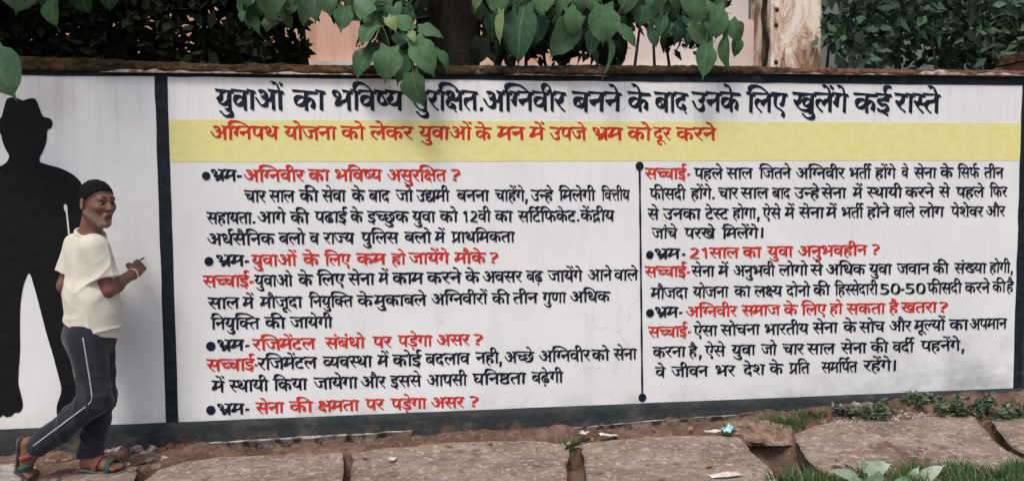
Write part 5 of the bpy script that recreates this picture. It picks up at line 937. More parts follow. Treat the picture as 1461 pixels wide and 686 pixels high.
SV = [(p[0], p[1]) for p in r[0]]
SF = [tuple(f) for f in r[2] if winding(np.mean([SV[i] for i in f], axis=0), [O2]) != 0]
wpart('black_figure', [(x, -0.0030, z) for x, z in SV], SF, M['silhouette'], label='painted flat black figure of a man in a brimmed hat')
st = [(91.5, 292), (95, 291), (96.8, 296), (97, 305), (98.6, 318), (100.3, 336), (98, 337), (96, 318), (94.6, 303), (91.8, 299)]
S2 = chaikin(np.array([(p[0], p[2]) for p in [at(*q) for q in st]]), 1)
wpart('white_stroke', [(x, -0.0050, z) for x, z in S2], [tuple(range(len(S2)))], M['white_line'])

# brown block pier at the right-hand end
pier = empty('laterite_pier', (6.63, 0.1, 0.0))
tag(pier, 'dark brown laterite pier closing the right end of the white wall', 'pier')
mb = MB()
for k in range(11):
    z = -0.2 + k * 0.235
    o_ = 0.012 * math.sin(k * 2.3)
    mb.box(6.515 + 0.004 * (k % 2), 6.95 + o_, -0.05 + o_ * 0.6, 0.36, z, z + 0.228)
keep(mb.build('shaft', M['laterite']), pier)
mb = MB()
mb.box(6.506, 6.99, -0.08, 0.40, 2.386, 2.45)
keep(mb.build('cap', M['coping']), pier)

# ---------------------------------------------------------------- paving slabs, ledges, stones
def slab(name, poly, top, thick, m, label, cat, group=None, tilt=(0, 0), rag=0.008, seed=0):
    P = np.array(poly, float)
    pts = []
    n = len(P)
    for k in range(n):
        a, b = P[k], P[(k + 1) % n]
        L = np.linalg.norm(b - a)
        q = max(1, int(L / 0.03))
        for j in range(q):
            pts.append(a + (b - a) * j / q)
    pts = np.array(pts)
    nz = np.stack([vnoise(np.c_[pts * 9, np.full(len(pts), seed)], 41), vnoise(np.c_[pts * 9, np.full(len(pts), seed + 7.5)], 42)], 1) + \
        0.6 * np.stack([vnoise(np.c_[pts * 27, np.full(len(pts), seed)], 43), vnoise(np.c_[pts * 27, np.full(len(pts), seed + 7.5)], 44)], 1)
    pts = pts + rag * nz
    c = pts.mean(0)
    # inner grid via delaunay so that the top can be rough
    lo, hi = pts.min(0), pts.max(0)
    inner = []
    for x in np.arange(lo[0], hi[0], 0.035):
        for y in np.arange(lo[1], hi[1], 0.035):
            p = np.array([x + rnd.uniform(-.008, .008), y + rnd.uniform(-.008, .008)])
            if winding(p, [pts]) and np.min(np.linalg.norm(pts - p, axis=1)) > 0.022:
                inner.append(p)
    allp = [Vector(p) for p in pts] + [Vector(p) for p in inner]
    r = delaunay_2d_cdt(allp, [(k, (k + 1) % len(pts)) for k in range(len(pts))], [], 0, 1e-5)
    V = np.array([(p[0], p[1]) for p in r[0]])
    F = [tuple(f) for f in r[2] if winding(np.mean([V[i] for i in f], axis=0), [pts])]
    edge = np.array([np.min(np.linalg.norm(pts - p, axis=1)) for p in V])
    rough = 0.006 * vnoise(np.c_[V * 6, np.full(len(V), seed)], 51) + 0.004 * vnoise(np.c_[V * 19, np.full(len(V), seed)], 52)
    Z = top + tilt[0] * (V[:, 0] - c[0]) + tilt[1] * (V[:, 1] - c[1]) + rough - 0.007 * np.exp(-(edge / 0.012) ** 2)
    v = [(x, y, z) for (x, y), z in zip(V, Z)]
    nb = len(v)
    ring = list(range(len(pts)))
    if len(V) >= len(pts):
        v += [(V[i][0], V[i][1], Z[i] - thick) for i in ring]
        for k in ring:
            k2 = (k + 1) % len(ring)
            F.append((k, nb + k, nb + k2, k2))
    o = mesh(name, [(a - c[0], b - c[1], d) for a, b, d in v], F, m, None, True)
    o.location = (c[0], c[1], 0)
    return tag(o, label, cat, group)

SG = 'broken paving slabs along the wall'
slab('paving_slab', [(0.93, -.42), (1.05, -.31), (1.2, -.275), (1.5, -.265), (1.90, -.262), (1.93, -.5), (1.945, -.75), (1.93, -1.5), (0.8, -1.5), (0.86, -.8)], 0.006, 0.07, M['slab'],
     'buff stained slab with a rounded broken corner beside the heap of rubble', 'slab', SG, (0.0, 0.01), seed=1)
slab('paving_slab', [(1.955, -.255), (2.3, -.215), (2.62, -.185), (3.0, -.22), (3.2, -.295), (3.215, -.42), (3.15, -.70), (3.10, -.95), (3.05, -1.5), (1.97, -1.5), (1.985, -.75), (1.965, -.4)], 0.004, 0.07, M['slab'],
     'long brown slab under the middle of the wall between two joints', 'slab', SG, (0.004, 0.01), seed=2)
def gp2(px, py, z=0.0):
    p = on_ground(px, py, z)
    return (p[0], p[1])
slab('paving_slab', [(3.30, -.345), (3.5, -.29), (3.75, -.262), (4.0, -.268), gp2(1046, 622), gp2(1059, 628), gp2(1071, 646), gp2(1088, 657), gp2(1096, 668), (4.2, -1.1), (4.15, -1.5), (3.2, -1.5), (3.205, -.95), (3.27, -.62)], 0.008, 0.07, M['slab'],
     'brown slab with a wrapper behind it, beside the washed-out hole', 'slab', SG, (-0.002, 0.012), seed=3)
slab('paving_slab', [gp2(1133, 613, .04), gp2(1160, 602, .05), (4.95, -.205), (5.2, -.19), (5.6, -.20), (5.93, -.235), (5.80, -.5), (5.70, -.75), (5.62, -1.5), (4.5, -1.5), gp2(1185, 672, .02), gp2(1166, 659, .03), gp2(1154, 650, .03), gp2(1141, 634, .03)], 0.014, 0.08, M['slab'],
     'reddish slab below the weeds with pale grit along its back edge', 'slab', SG, (0.012, 0.035), seed=4)
slab('paving_slab', [(6.0, -.30), (6.4, -.27), (7.3, -.27), (7.3, -1.5), (5.68, -1.5), (5.74, -.8), (5.86, -.52)], 0.03, 0.08, M['slab'],
     'slab at the right edge of the photo behind a diagonal joint', 'slab', SG, (0.005, 0.03), seed=5)
slab('paving_slab', [(-1.6, -.20), (-.3, -.19), (.12, -.20), (.22, -.26), (.24, -.40), (.2, -1.5), (-1.6, -1.5)], -0.006, 0.06, M['slab_grey'],
     'pale grey slab under the bent back foot of the man', 'slab', SG, (0.0, 0.02), seed=6)
slab('paving_slab', [(.285, -.33), (.5, -.27), (.66, -.30), (.80, -.40), (.84, -.60), (.78, -1.5), (.25, -1.5), (.27, -.6)], -0.014, 0.06, M['slab'],
     'cracked slab under the front foot of the man', 'slab', SG, (0.0, 0.01), seed=7)
slab('plaster_ledge', [(-1.6, -.02), (0.02, -.018), (.55, -.02), (.86, -.03), (.84, -.13), (.55, -.15), (.2, -.135), (-.3, -.15), (-1.6, -.15)], -0.012, 0.06, M['slab_grey'],
     'crumbling pale ledge at the wall foot behind the man', 'ledge', None, (0, -0.03), 0.016, 8)
slab('plaster_ledge', [(1.08, -.018), (1.5, -.016), (2.0, -.016), (2.3, -.017), (2.31, -.045), (2.0, -.075), (1.6, -.09), (1.3, -.07), (1.1, -.05)], 0.040, 0.07, M['ledge'],
     'thin pale strip of plaster at the wall foot above the buff slab', 'ledge', None, (0.010, -0.12), 0.012, 9)
slab('plaster_ledge', [(3.25, -.018), (3.7, -.016), (4.2, -.017), (4.63, -.016), (4.6, -.034), (4.1, -.05), (3.6, -.055), (3.28, -.04)], 0.046, 0.07, M['ledge'],
     'thin pale strip of plaster at the wall foot behind the litter', 'ledge', None, (0.03, -0.12), 0.010, 10)

def lump(name, c, rx, ry, rz, m, seed, amp=0.28, sub=3, facets=0):
    bm = bmesh.new()
    bmesh.ops.create_icosphere(bm, subdivisions=sub, radius=1.0)
    P = np.array([v.co[:] for v in bm.verts])
    d = 1 + amp * vnoise(P * 1.6 + seed * 3.7, 61) + 0.45 * amp * vnoise(P * 4.1 + seed, 62)
    fr = random.Random(seed * 13 + 1)
    cuts = [(Vector((fr.gauss(0, 1), fr.gauss(0, 1), fr.gauss(0, 1))).normalized(), fr.uniform(.45, .8)) for _ in range(facets)]
    for v, k in zip(bm.verts, d):
        q = v.co * k
        for n_, dd in cuts:
            ex = q.dot(n_) - dd
            if ex > 0:
                q = q - n_ * ex * .92
        q.x = max(-0.8, min(0.8, q.x)); q.z = max(-0.6, min(0.72, q.z))
        v.co = (q.x * rx, q.y * ry, q.z * rz)
    me = bpy.data.meshes.new(name)
    bm.to_mesh(me); bm.free()
    o = link(name, me, m)
    o.location = c
    o.rotation_euler = (rnd.uniform(-.3, .3), rnd.uniform(-.3, .3), rnd.uniform(0, 6.28))
    return o

o = lump('earth_clod', (4.44, -.275, 0.0), 0.26, 0.15, 0.095, M['mound'], 3, 0.30, 5, 6)
o.rotation_euler = (0.16, 0.05, -0.35)
for v in o.data.vertices:
    pv = np.array([v.co[:]])
    v.co *= 1 + .07 * float(vnoise(pv * 38, 63)[0]) + .05 * float(vnoise(pv * 85, 64)[0])
tag(o, 'crumbling clod of brown earth overhanging the dark hole', 'earth clod')
# rubble at the left end of the buff slab
SL = 'loose stones and brick bits below the wall'
for i, (px, py, s, mm, z) in enumerate([(176, 640, .045, 'brick', 0), (196, 634, .05, 'chalky', 0), (206, 645, .055, 'chalky', 0), (214, 655, .04, 'stone', 0), (222, 664, .05, 'stone', 0), (200, 658, .04, 'brick', 0),
                                     (188, 668, .045, 'stone', 0), (232, 640, .05, 'brick', .01), (246, 634, .06, 'brick', .01), (262, 637, .05, 'brick', .01), (276, 633, .05, 'brick', .01), (290, 640, .04, 'brick', .0), (234, 652, .035, 'chalky', 0), (248, 650, .04, 'brick', 0),
                                     (315, 634, .035, 'brick', 0), (180, 655, .03, 'brick', 0), (170, 628, .03, 'chalky', 0), (300, 646, .03, 'stone', 0), (1085, 612, .03, 'stone', .04), (1150, 590, .03, 'brick', .05), (1175, 584, .035, 'brick', .05), (1165, 594, .025, 'brick', .03), (1225, 594, .025, 'stone', .03), (150, 634, .04, 'chalky', 0), (160, 642, .05, 'chalky', 0), (184, 628, .05, 'chalky', .01), (192, 650, .04, 'chalky', 0), (208, 628, .055, 'chalky', .01), (218, 640, .045, 'chalky', 0), (226, 630, .04, 'chalky', .01), (180, 662, .04, 'chalky', 0), (205, 668, .035, 'stone', 0), (100, 652, .03, 'stone', 0), (82, 655, .025, 'brick', 0),
                                     (1192, 588, .03, 'brick', .05), (1300, 585, .03, 'brick', .06), (1345, 590, .03, 'brick', .05), (1212, 572, .04, 'chalky', .09), (1232, 571, .03, 'chalky', .09), (1275, 569, .035, 'stone', .09), (1290, 573, .03, 'chalky', .08), (560, 635, .018, 'stone', 0), (545, 632, .014, 'chalky', 0), (600, 640, .014, 'stone', 0)]):
    p = on_ground(px, py, z)
    o = lump('loose_stone', (p[0], min(p[1], -0.03), z - s * 0.12), s * .72, s * rnd.uniform(.5, .85), s * rnd.uniform(.4, .65), M[mm], i + 5, 0.22, 3, 9)
    if mm == 'brick':
        tag(o, 'small reddish broken brick lying in the dirt below the wall', 'brick bit', 'broken brick bits below the wall')
    elif mm == 'chalky':
        tag(o, 'small chalky white lump of mortar lying below the wall', 'mortar lump', 'chalky mortar lumps below the wall')
    else:
        tag(o, 'small greyish stone lying in the dirt below the wall', 'stone', 'small stones below the wall')
# grit scattered over slabs and earth
mb = MB()
for i in range(2600):
    x = rnd.uniform(-.4, 6.6)
    y = -abs(rnd.gauss(0.0, 0.35)) - 0.03
    if y < -1.3:
        continue
    on = (-.275 > y) or (x > 4.9 and y < -.2)
    z = max(ground_z(x, y), 0.002 if on and not (4.3 < x < 4.66) else -1)
    if x > 4.7 and on:
        z = max(z, 0.03 + 0.035 * (y + .6))
    s = rnd.uniform(.002, .0065) * (1.6 if rnd.random() < .08 else 1)
    a = rnd.uniform(0, 6.28)
    u = Vector((math.cos(a) * s, math.sin(a) * s, 0)); w_ = Vector((-math.sin(a) * s * .7, math.cos(a) * s * .7, 0))
    c = Vector((x, y, z))
    k = s * rnd.uniform(.5, .9)
    mb.add([c + u, c + w_, c - u, c - w_, c + Vector((0, 0, k)) + u * .25, c - Vector((0, 0, .004))], [(0, 1, 4), (1, 2, 4), (2, 3, 4), (3, 0, 4)])
tag(mb.build('gravel', M['stone']), 'fine pale grit scattered over the slabs and bare earth', 'gravel', kind='stuff')
mb = MB()
for i in range(700):
    x = rnd.uniform(4.9, 6.0) if i % 2 else rnd.uniform(5.0, 5.6)
    y = rnd.gauss(-.215, .022)
    z = max(ground_z(x, y), 0.0) + 0.018
    s = rnd.uniform(.003, .009)
    a = rnd.uniform(0, 6.28)
    u = Vector((math.cos(a) * s, math.sin(a) * s, 0)); w_ = Vector((-math.sin(a) * s * .7, math.cos(a) * s * .7, 0)); c = Vector((x, y, z))
    mb.add([c + u, c + w_, c - u, c - w_, c + Vector((0, 0, s * .8))], [(0, 1, 4), (1, 2, 4), (2, 3, 4), (3, 0, 4)])
tag(mb.build('pale_grit', M['chalky']), 'pale grit lying along the back of the reddish slab below the weeds', 'grit', kind='stuff')

# ---------------------------------------------------------------- litter
def scrap(name, c, sx, sy, rot, m, label, cat, lift=0.012, seed=0, group=None):
    n = 8
    v, f = [], []
    for j in range(n + 1):
        for i in range(n + 1):
            u, w = i / n - .5, j / n - .5
            p = np.array([[u * 3 + seed, w * 3, 1.5], [u * 7 + seed, w * 7, 2.5]])
            a = vnoise(p, 71)
            v.append((u * sx * (1 + .2 * a[0]), w * sy * (1 + .2 * a[1]), lift * (0.9 + a[0] + .5 * a[1])))
    f = [(j * (n + 1) + i, j * (n + 1) + i + 1, (j + 1) * (n + 1) + i + 1, (j + 1) * (n + 1) + i) for j in range(n) for i in range(n)]
    o = mesh(name, v, f, m, None, True)
    md = o.modifiers.new('thickness', 'SOLIDIFY'); md.thickness = 0.001
    o.location = c
    o.rotation_euler = (rnd.uniform(-.15, .15), rnd.uniform(-.15, .15), rot)
    return tag(o, label, cat, group)
def gpos(px, py, z):
    p = on_ground(px, py, z)
    return (p[0], p[1], z)
scrap('paper_scrap', gpos(868, 623, .012), .11, .045, .1, M['paper'], 'crumpled dirty white paper strip lying beside the small grass tuft at the joint', 'paper', .014, 1)
scrap('paper_scrap', gpos(833, 621, .02), .05, .05, .9, M['paper'], 'small pale scrap leaning against the small grass tuft', 'paper', .02, 2)
scrap('paper_scrap', gpos(1020, 617, .02), .12, .05, -.25, M['paper'], 'pinkish torn paper strip touching the teal wrapper', 'paper', .014, 3)
scrap('plastic_wrapper', gpos(1041, 617, .03), .085, .07, .4, M['teal'], 'shiny teal and white wrapper beside the earth clod', 'wrapper', .03, 4)
scrap('paper_scrap', gpos(1035, 678, .016), .17, .05, .05, M['paper'], 'flat torn paper lying on the slab in front of the dark hole', 'paper', .008, 5)
scrap('paper_scrap', gpos(560, 655, .016), .05, .035, 1.2, M['paper'], 'tiny pale scrap on the long middle slab', 'paper', .008, 6)
for i, (px, py) in enumerate([(812, 634), (845, 628), (826, 640), (520, 652), (985, 612), (1012, 665), (700, 634), (1310, 612), (1240, 607), (640, 637)]):
    scrap('dry_leaf', gpos(px, py, .016), rnd.uniform(.035, .06), rnd.uniform(.018, .028), rnd.uniform(0, 6), M['dry_leaf'], 'curled tan dry leaf fallen on the paving', 'dry leaf', .014, 10 + i, 'dry leaves fallen on the paving')
tw = MB()
tw.tube([gpos(806, 640, .012), gpos(820, 633, .03), gpos(838, 626, .03), gpos(848, 622, .016)], [.006, .005, .004, .003], 6)
tag(tw.build('fallen_twig', M['bark'], None, True), 'thin dark twig lying across the slab joint below the small grass tuft', 'twig')

# ---------------------------------------------------------------- signed-distance modelling for the person
class SDF:
    """primitives blended smoothly; evaluated on a grid and turned into one continuous mesh"""
    def __init__(s):
        s.p = []
    def _add(s, fn, lo, hi, k, op):
        s.p.append((fn, np.asarray(lo, float), np.asarray(hi, float), k, op))
        return s
    def cone(s, a, b, ra, rb, k=0.02, op='u', squash=None):
        """rounded cone a->b; squash=(unit vector n, factor f>1): f times wider along n"""
        a = np.asarray(a, float); b = np.asarray(b, float)
        if squash:
            n, f = np.asarray(squash[0], float), squash[1]
            n = n / np.linalg.norm(n)
        def T(P):
            if not squash:
                return P
            c = (P - a) @ n
            return P + np.multiply.outer(c * (1 / f - 1), n)
        b2 = T(b[None])[0]
        ab = b2 - a
        L2 = max(1e-12, ab @ ab)
        def fn(P):
            Q = T(P) - a
            t = np.clip((Q @ ab) / L2, 0, 1)
            return np.linalg.norm(Q - t[..., None] * ab, axis=-1) - (ra + (rb - ra) * t)
        m = max(ra, rb) * (squash[1] if squash else 1) + 0.03 + k
        return s._add(fn, np.minimum(a, b) - m, np.maximum(a, b) + m, k, op)
    def ell(s, c, R, r, k=0.02, op='u'):
        """ellipsoid: centre, rows of R = axes, radii"""
        c = np.asarray(c, float); R = np.asarray(R, float); r = np.asarray(r, float)
        def fn(P):
            q = (P - c) @ R.T
            k0 = np.linalg.norm(q / r, axis=-1)
            k1 = np.linalg.norm(q / (r * r), axis=-1) + 1e-9
            return k0 * (k0 - 1) / k1
        m = max(r) + 0.03 + k
        return s._add(fn, c - m, c + m, k, op)
    def plane(s, c, n, lo, hi, k=0.0):
        """keep the side of the plane that n points away from, inside the box lo..hi only"""
        c = np.asarray(c, float); n = np.asarray(n, float); n = n / np.linalg.norm(n)
        return s._add(lambda P: (P - c) @ n, lo, hi, k, 'i')
    def sub(s, other, k=0.02):
        us = [p for p in other.p if p[4] == 'u']
        return s._add(other.value, np.min([p[1] for p in us], 0), np.max([p[2] for p in us], 0), k, 'u')
    def disp(s, fn, lo, hi):
        return s._add(fn, lo, hi, 0, 'd')
    def blend(s, D, P, prim):
        fn, lo, hi, k, op = prim
        d = fn(P)
        if op == 'd':
            return D + d
        if op == 'u':
            if k <= 0:
                return np.minimum(D, d)
            h = np.maximum(k - np.abs(D - d), 0) / k
            return np.minimum(D, d) - h * h * k * 0.25
        if op == 's':
            d = -d
        if k <= 0:
            return np.maximum(D, d)
        h = np.maximum(k - np.abs(D - d), 0) / k
        return np.maximum(D, d) + h * h * k * 0.25
    def value(s, P):
        D = np.full(P.shape[:-1], 0.2)
        for prim in s.p:
            D = s.blend(D, P, prim)
        return D
    def grid(s, h):
        us = [p for p in s.p if p[4] == 'u']
        lo = np.min([p[1] for p in us], 0); hi = np.max([p[2] for p in us], 0)
        n = np.ceil((hi - lo) / h).astype(int) + 1
        D = np.full(n, 0.2, np.float32)
        ax = [lo[i] + h * np.arange(n[i]) for i in range(3)]
        for prim in s.p:
            a = np.clip(np.floor((prim[1] - lo) / h).astype(int), 0, n)
            b = np.clip(np.ceil((prim[2] - lo) / h).astype(int) + 1, 0, n)
            if np.any(b <= a):
                continue
            sl = tuple(slice(a[i], b[i]) for i in range(3))
            X = np.stack(np.meshgrid(*[ax[i][sl[i]] for i in range(3)], indexing='ij'), -1)
            D[sl] = s.blend(D[sl], X, prim)
        return D, lo
    def mesh_data(s, h, smooth=2):
        D, lo = s.grid(h)
        return surface_nets(D, lo, h, smooth)

def surface_nets(D, lo, h, smooth=2):
    S = D < 0
    n = np.array(D.shape)
    cnt = np.zeros(n - 1, np.int8)
    for dx in (0, 1):
        for dy in (0, 1):
            for dz in (0, 1):
                cnt += S[dx:n[0] - 1 + dx, dy:n[1] - 1 + dy, dz:n[2] - 1 + dz]
    act = np.argwhere((cnt > 0) & (cnt < 8))
    ids = np.full(n - 1, -1, np.int64)
    ids[tuple(act.T)] = np.arange(len(act))
    corner = [(a, b, c) for a in (0, 1) for b in (0, 1) for c in (0, 1)]
    val = np.stack([D[act[:, 0] + a, act[:, 1] + b, act[:, 2] + c] for a, b, c in corner], 1)
    acc = np.zeros((len(act), 3)); num = np.zeros(len(act))
    for i, ci in enumerate(corner):
        for j, cj in enumerate(corner):
            if j > i and sum(abs(a - b) for a, b in zip(ci, cj)) == 1:
                va, vb = val[:, i], val[:, j]
                m = (va < 0) != (vb < 0)
                t = np.where(m, va / np.where(m, va - vb, 1), 0)[:, None]
                acc += np.where(m[:, None], np.array(ci) * (1 - t) + np.array(cj) * t, 0)
                num += m
    V = act + acc / num[:, None]
    F = []
    for ax in range(3):
        o1, o2 = [(1, 2), (2, 0), (0, 1)][ax]
        sa = [slice(None)] * 3; sb = [slice(None)] * 3
        sa[ax] = slice(0, -1); sb[ax] = slice(1, None)
        A, B = S[tuple(sa)], S[tuple(sb)]
        e = np.argwhere(A != B)
        e = e[(e[:, o1] > 0) & (e[:, o2] > 0) & (e[:, o1] < n[o1] - 1) & (e[:, o2] < n[o2] - 1)]
        inside = A[tuple(e.T)]
        def cell(d1, d2):
            q = e.copy(); q[:, o1] -= d1; q[:, o2] -= d2
            return ids[tuple(q.T)]
        quad = np.stack([cell(1, 1), cell(0, 1), cell(0, 0), cell(1, 0)], 1)
        quad = np.where(inside[:, None], quad, quad[:, ::-1])
        F.append(quad)
    F = np.concatenate(F)
    F = F[(F >= 0).all(1)]
    for _ in range(smooth):
        s = np.zeros_like(V); c = np.zeros(len(V))
        for k in range(4):
            a, b = F[:, k], F[:, (k + 1) % 4]
            np.add.at(s, a, V[b]); np.add.at(c, a, 1)
            np.add.at(s, b, V[a]); np.add.at(c, b, 1)
        V = V * 0.5 + 0.5 * s / np.maximum(c, 1)[:, None]
    return V * h + lo, F

def nmesh(name, V, F, m):
    me = bpy.data.meshes.new(name)
    me.vertices.add(len(V)); me.vertices.foreach_set('co', np.asarray(V, np.float32).ravel())
    k = F.shape[1]
    me.loops.add(F.size); me.loops.foreach_set('vertex_index', F.astype(np.int32).ravel())
    me.polygons.add(len(F))
    me.polygons.foreach_set('loop_start', np.arange(0, F.size, k, dtype=np.int32))
    me.polygons.foreach_set('loop_total', np.full(len(F), k, np.int32))
    me.polygons.foreach_set('use_smooth', np.ones(len(F), bool))
    me.update(calc_edges=True)
    me.validate()
    return link(name, me, m)

def unit(v):
    v = np.asarray(v, float)
    return v / np.linalg.norm(v)

# ---------------------------------------------------------------- the man
man = empty('person', (0.55, -0.38, 0.0))
tag(man, 'grey-bearded man in cream T-shirt and dark track pants touching the wall', 'person')
def mpart(o, parent=None):
    return keep(o, man) if parent is None else o

UP = np.array([0, 0, 1.0])
RB = unit([0.50, -0.866, 0.0]); FB = unit([0.866, 0.50, 0.0])           # torso: his right, his front
RSH = np.array([.642, -.445, 1.228]); LSH = np.array([.478, -.225, 1.232])
REL = np.array([.703, -.448, 1.002]); RWR = np.array([.760, -.222, 1.066])
LEL = np.array([.408, -.245, 1.010]); LWR = np.array([.470, -.150, .800])
PEL = np.array([.592, -.375, .80]); CH = np.array([.572, -.352, 1.13])
RHIP = np.array([.588, -.450, .745]); LHIP = np.array([.574, -.290, .735])
RKN = np.array([.638, -.470, .425]); RAN = np.array([.318, -.462, .165])
LKN = np.array([.596, -.325, .385]); LAN = np.array([.545, -.345, .075])
# head frame
FH = unit([0.81, -0.58, -0.06]); RH = unit(np.cross(FH, UP)); UH = np.cross(RH, FH)
HC = np.array([.652, -.405, 1.462])
def hp(f, r, u):
    return HC + FH * f + RH * r + UH * u
HR = np.stack([FH, RH, UH])

def head(S, g=0.0):
    S.ell(hp(-.012, 0, .030), HR, (.098 + g, .074 + g, .094 + g), .02)
    S.ell(hp(.030, 0, -.015), HR, (.066 + g, .062 + g, .085 + g), .03)
    S.cone(hp(.035, 0, -.035), hp(.066, 0, -.098), .052 + g, .026 + g, .02)
    for s in (-1, 1):
        S.cone(hp(-.005, .053 * s, -.045), hp(.058, .018 * s, -.100), .022 + g, .018 + g, .025)
        S.ell(hp(.062, .040 * s, -.014), HR, (.024 + g, .022 + g, .020 + g), .02)
    S.cone(hp(.080, -.034, .032), hp(.080, .034, .032), .014 + g, .014 + g, .014)
body = SDF()
head(body)
body.cone(hp(.091, 0, .018), hp(.112, 0, -.021), .0080, .0135, .010)
for s in (-1, 1):
    body.ell(hp(.100, .0150 * s, -.024), HR, (.011, .0095, .008), .006)
    body.ell(hp(.101, .031 * s, .008), HR, (.021, .020, .0135), .010, 's')
    body.cone(hp(.1015, .021 * s, -.024), hp(.083, .036 * s, -.062), .0065, .004, .006, 's')
body.cone(hp(.090, -.017, -.056), hp(.090, .017, -.056), .0085, .0085, .008)
body.cone(hp(.087, -.014, -.070), hp(.087, .014, -.070), .0085, .0085, .008)
for s in (-1, 1):
    body.ell(hp(-.010, .080 * s, .000), np.stack([unit(FH + .35 * s * RH), unit(RH - .35 * s * FH), UH]), (.020, .009, .033), .006)
    body.ell(hp(-.004, .089 * s, .003), HR, (.009, .006, .018), .004, 's')
NB = np.array([.578, -.345, 1.245])
body.cone(hp(-.025, 0, -.050), NB, .053, .062, .025)
body.cone(NB, CH + FB * .012, .062, .080, .05, squash=(RB, 1.3))
body.cone(CH + FB * .012, PEL, .080, .082, .05, squash=(RB, 1.3))
for sh, el, wr in ((RSH, REL, RWR), (LSH, LEL, LWR)):
    body.cone(NB - UP * .04, sh, .055, .056, .04)
    body.cone(sh, el, .052, .040, .02)
    body.cone(el, wr, .041, .0265, .02)
    mid = el * .7 + wr * .3
    body.ell(mid, np.eye(3), (.043, .043, .043), .03)
for hpt, kn, an in ((RHIP, RKN, RAN), (LHIP, LKN, LAN)):
    body.cone(hpt, kn, .078, .052, .03)
    body.cone(kn, an, .052, .034, .02)
def foot(S, heel, ball, toe, g=0.0):
    heel, ball, toe = map(np.asarray, (heel, ball, toe))
    side = unit(np.cross(toe - heel, UP)) if abs(unit(toe - heel)[2]) < .8 else unit([0.1, 1, 0])
    S.cone(heel, ball, .030 + g, .026 + g, .02, squash=(side, 1.25))
    for k in range(5):
        o_ = (k - 2) * .0165
        t = ball + (toe - ball) * (1.0 - .09 * abs(k - 1.2)) + side * o_
        S.cone(ball + side * o_ * .9, t, .014, .0095 if k else .012, .008)
R_HEEL, R_BALL, R_TOE = np.array([.280, -.468, .195]), np.array([.262, -.470, .060]), np.array([.300, -.474, .022])
L_HEEL, L_BALL, L_TOE = np.array([.525, -.350, .040]), np.array([.655, -.385, .024]), np.array([.715, -.402, .016])
body.cone(RAN, R_HEEL, .036, .030, .02)
body.cone(RAN, R_BALL + np.array([.012, 0, .02]), .036, .026, .02)
foot(body, R_HEEL, R_BALL, R_TOE)
body.cone(LAN, L_HEEL, .036, .032, .02)
body.cone(LAN, L_BALL, .036, .024, .03)
foot(body, L_HEEL, L_BALL, L_TOE)

def hand(S, wrist, d, n, side, curls, thumb, sc_=1.0):
    """wrist, direction to the knuckles, back-of-hand normal, side = +1 if the thumb is on n x d"""
    d = unit(d); n = unit(n - d * (n @ d)); t = np.cross(n, d) * side        # towards the thumb
    S.cone(wrist - d * .02, wrist + d * .012, .0245, .024, .012, squash=(t, 1.25))
    kn = []
    for k in range(4):
        lat = (1.5 - k) * .0195 * sc_
        K = wrist + d * (.088 - .006 * abs(k - 1)) * sc_ + t * lat + n * (.004 - .003 * abs(k - 1.3))
        S.cone(wrist + d * .015 + t * lat * .75, K, .0155 * sc_, .0112 * sc_, .012)
        kn.append(K)
    tips = []
    for k in range(4):
        L = np.array([.044, .027, .021]) * (1.0, 1.08, 1.0, .82)[k] * sc_
        a = 0; p = kn[k]; r = .0098 * sc_ * (1, 1.02, .98, .86)[k]
        for j in range(3):
            a += math.radians(curls[k][j])
            q = p + (d * math.cos(a) - n * math.sin(a)) * L[j]
            S.cone(p, q, r * (1 - .07 * j), r * (1 - .07 * (j + 1)), .0035)
            p = q
        tips.append(p)
    b = wrist + d * .022 * sc_ + t * .024 * sc_ - n * .006
    m1 = b + unit(d * .65 + t * .6 - n * thumb * .5) * .044 * sc_
    m2 = m1 + unit(d * .75 + t * (.2 - .3 * thumb) - n * thumb * .6) * .031 * sc_
    m3 = m2 + unit(d * .7 - t * (.1 + .5 * thumb) - n * thumb * .6) * .025 * sc_
    S.cone(b, m1, .0165 * sc_, .0125 * sc_, .01)
    S.cone(m1, m2, .0120 * sc_, .0105 * sc_, .004)
    S.cone(m2, m3, .0105 * sc_, .0085 * sc_, .004)
    return tips, m3, d, n, t
HS = SDF()
HD = unit([.16, .70, .42]); HN = unit([.55, -.62, .55])
HS.cone(RWR - unit(RWR - REL) * .03, RWR, .0275, .0255, .01)
tips, thumb_tip, hd, hn, ht = hand(HS, RWR + unit(RWR - REL) * .008, HD, HN, 1, [(32, 40, 20), (62, 70, 35), (72, 80, 40), (76, 82, 40)], 0.75)
LH = SDF()
LH.cone(LWR - unit(LWR - LEL) * .03, LWR, .0275, .0255, .01)
hand(LH, LWR + unit(LWR - LEL) * .008, unit([.35, .1, -.9]), unit([-.3, .9, .1]), -1, [(20, 25, 15), (25, 30, 18), (30, 30, 20), (35, 32, 20)], 0.3)

parts = [body.mesh_data(0.004, 2), HS.mesh_data(0.002, 2), LH.mesh_data(0.0025, 2)]
off = 0; VV, FF = [], []
for V, F in parts:
    VV.append(V); FF.append(F + off); off += len(V)
bo_ = mpart(nmesh('body', np.concatenate(VV), np.concatenate(FF), M['skin']))
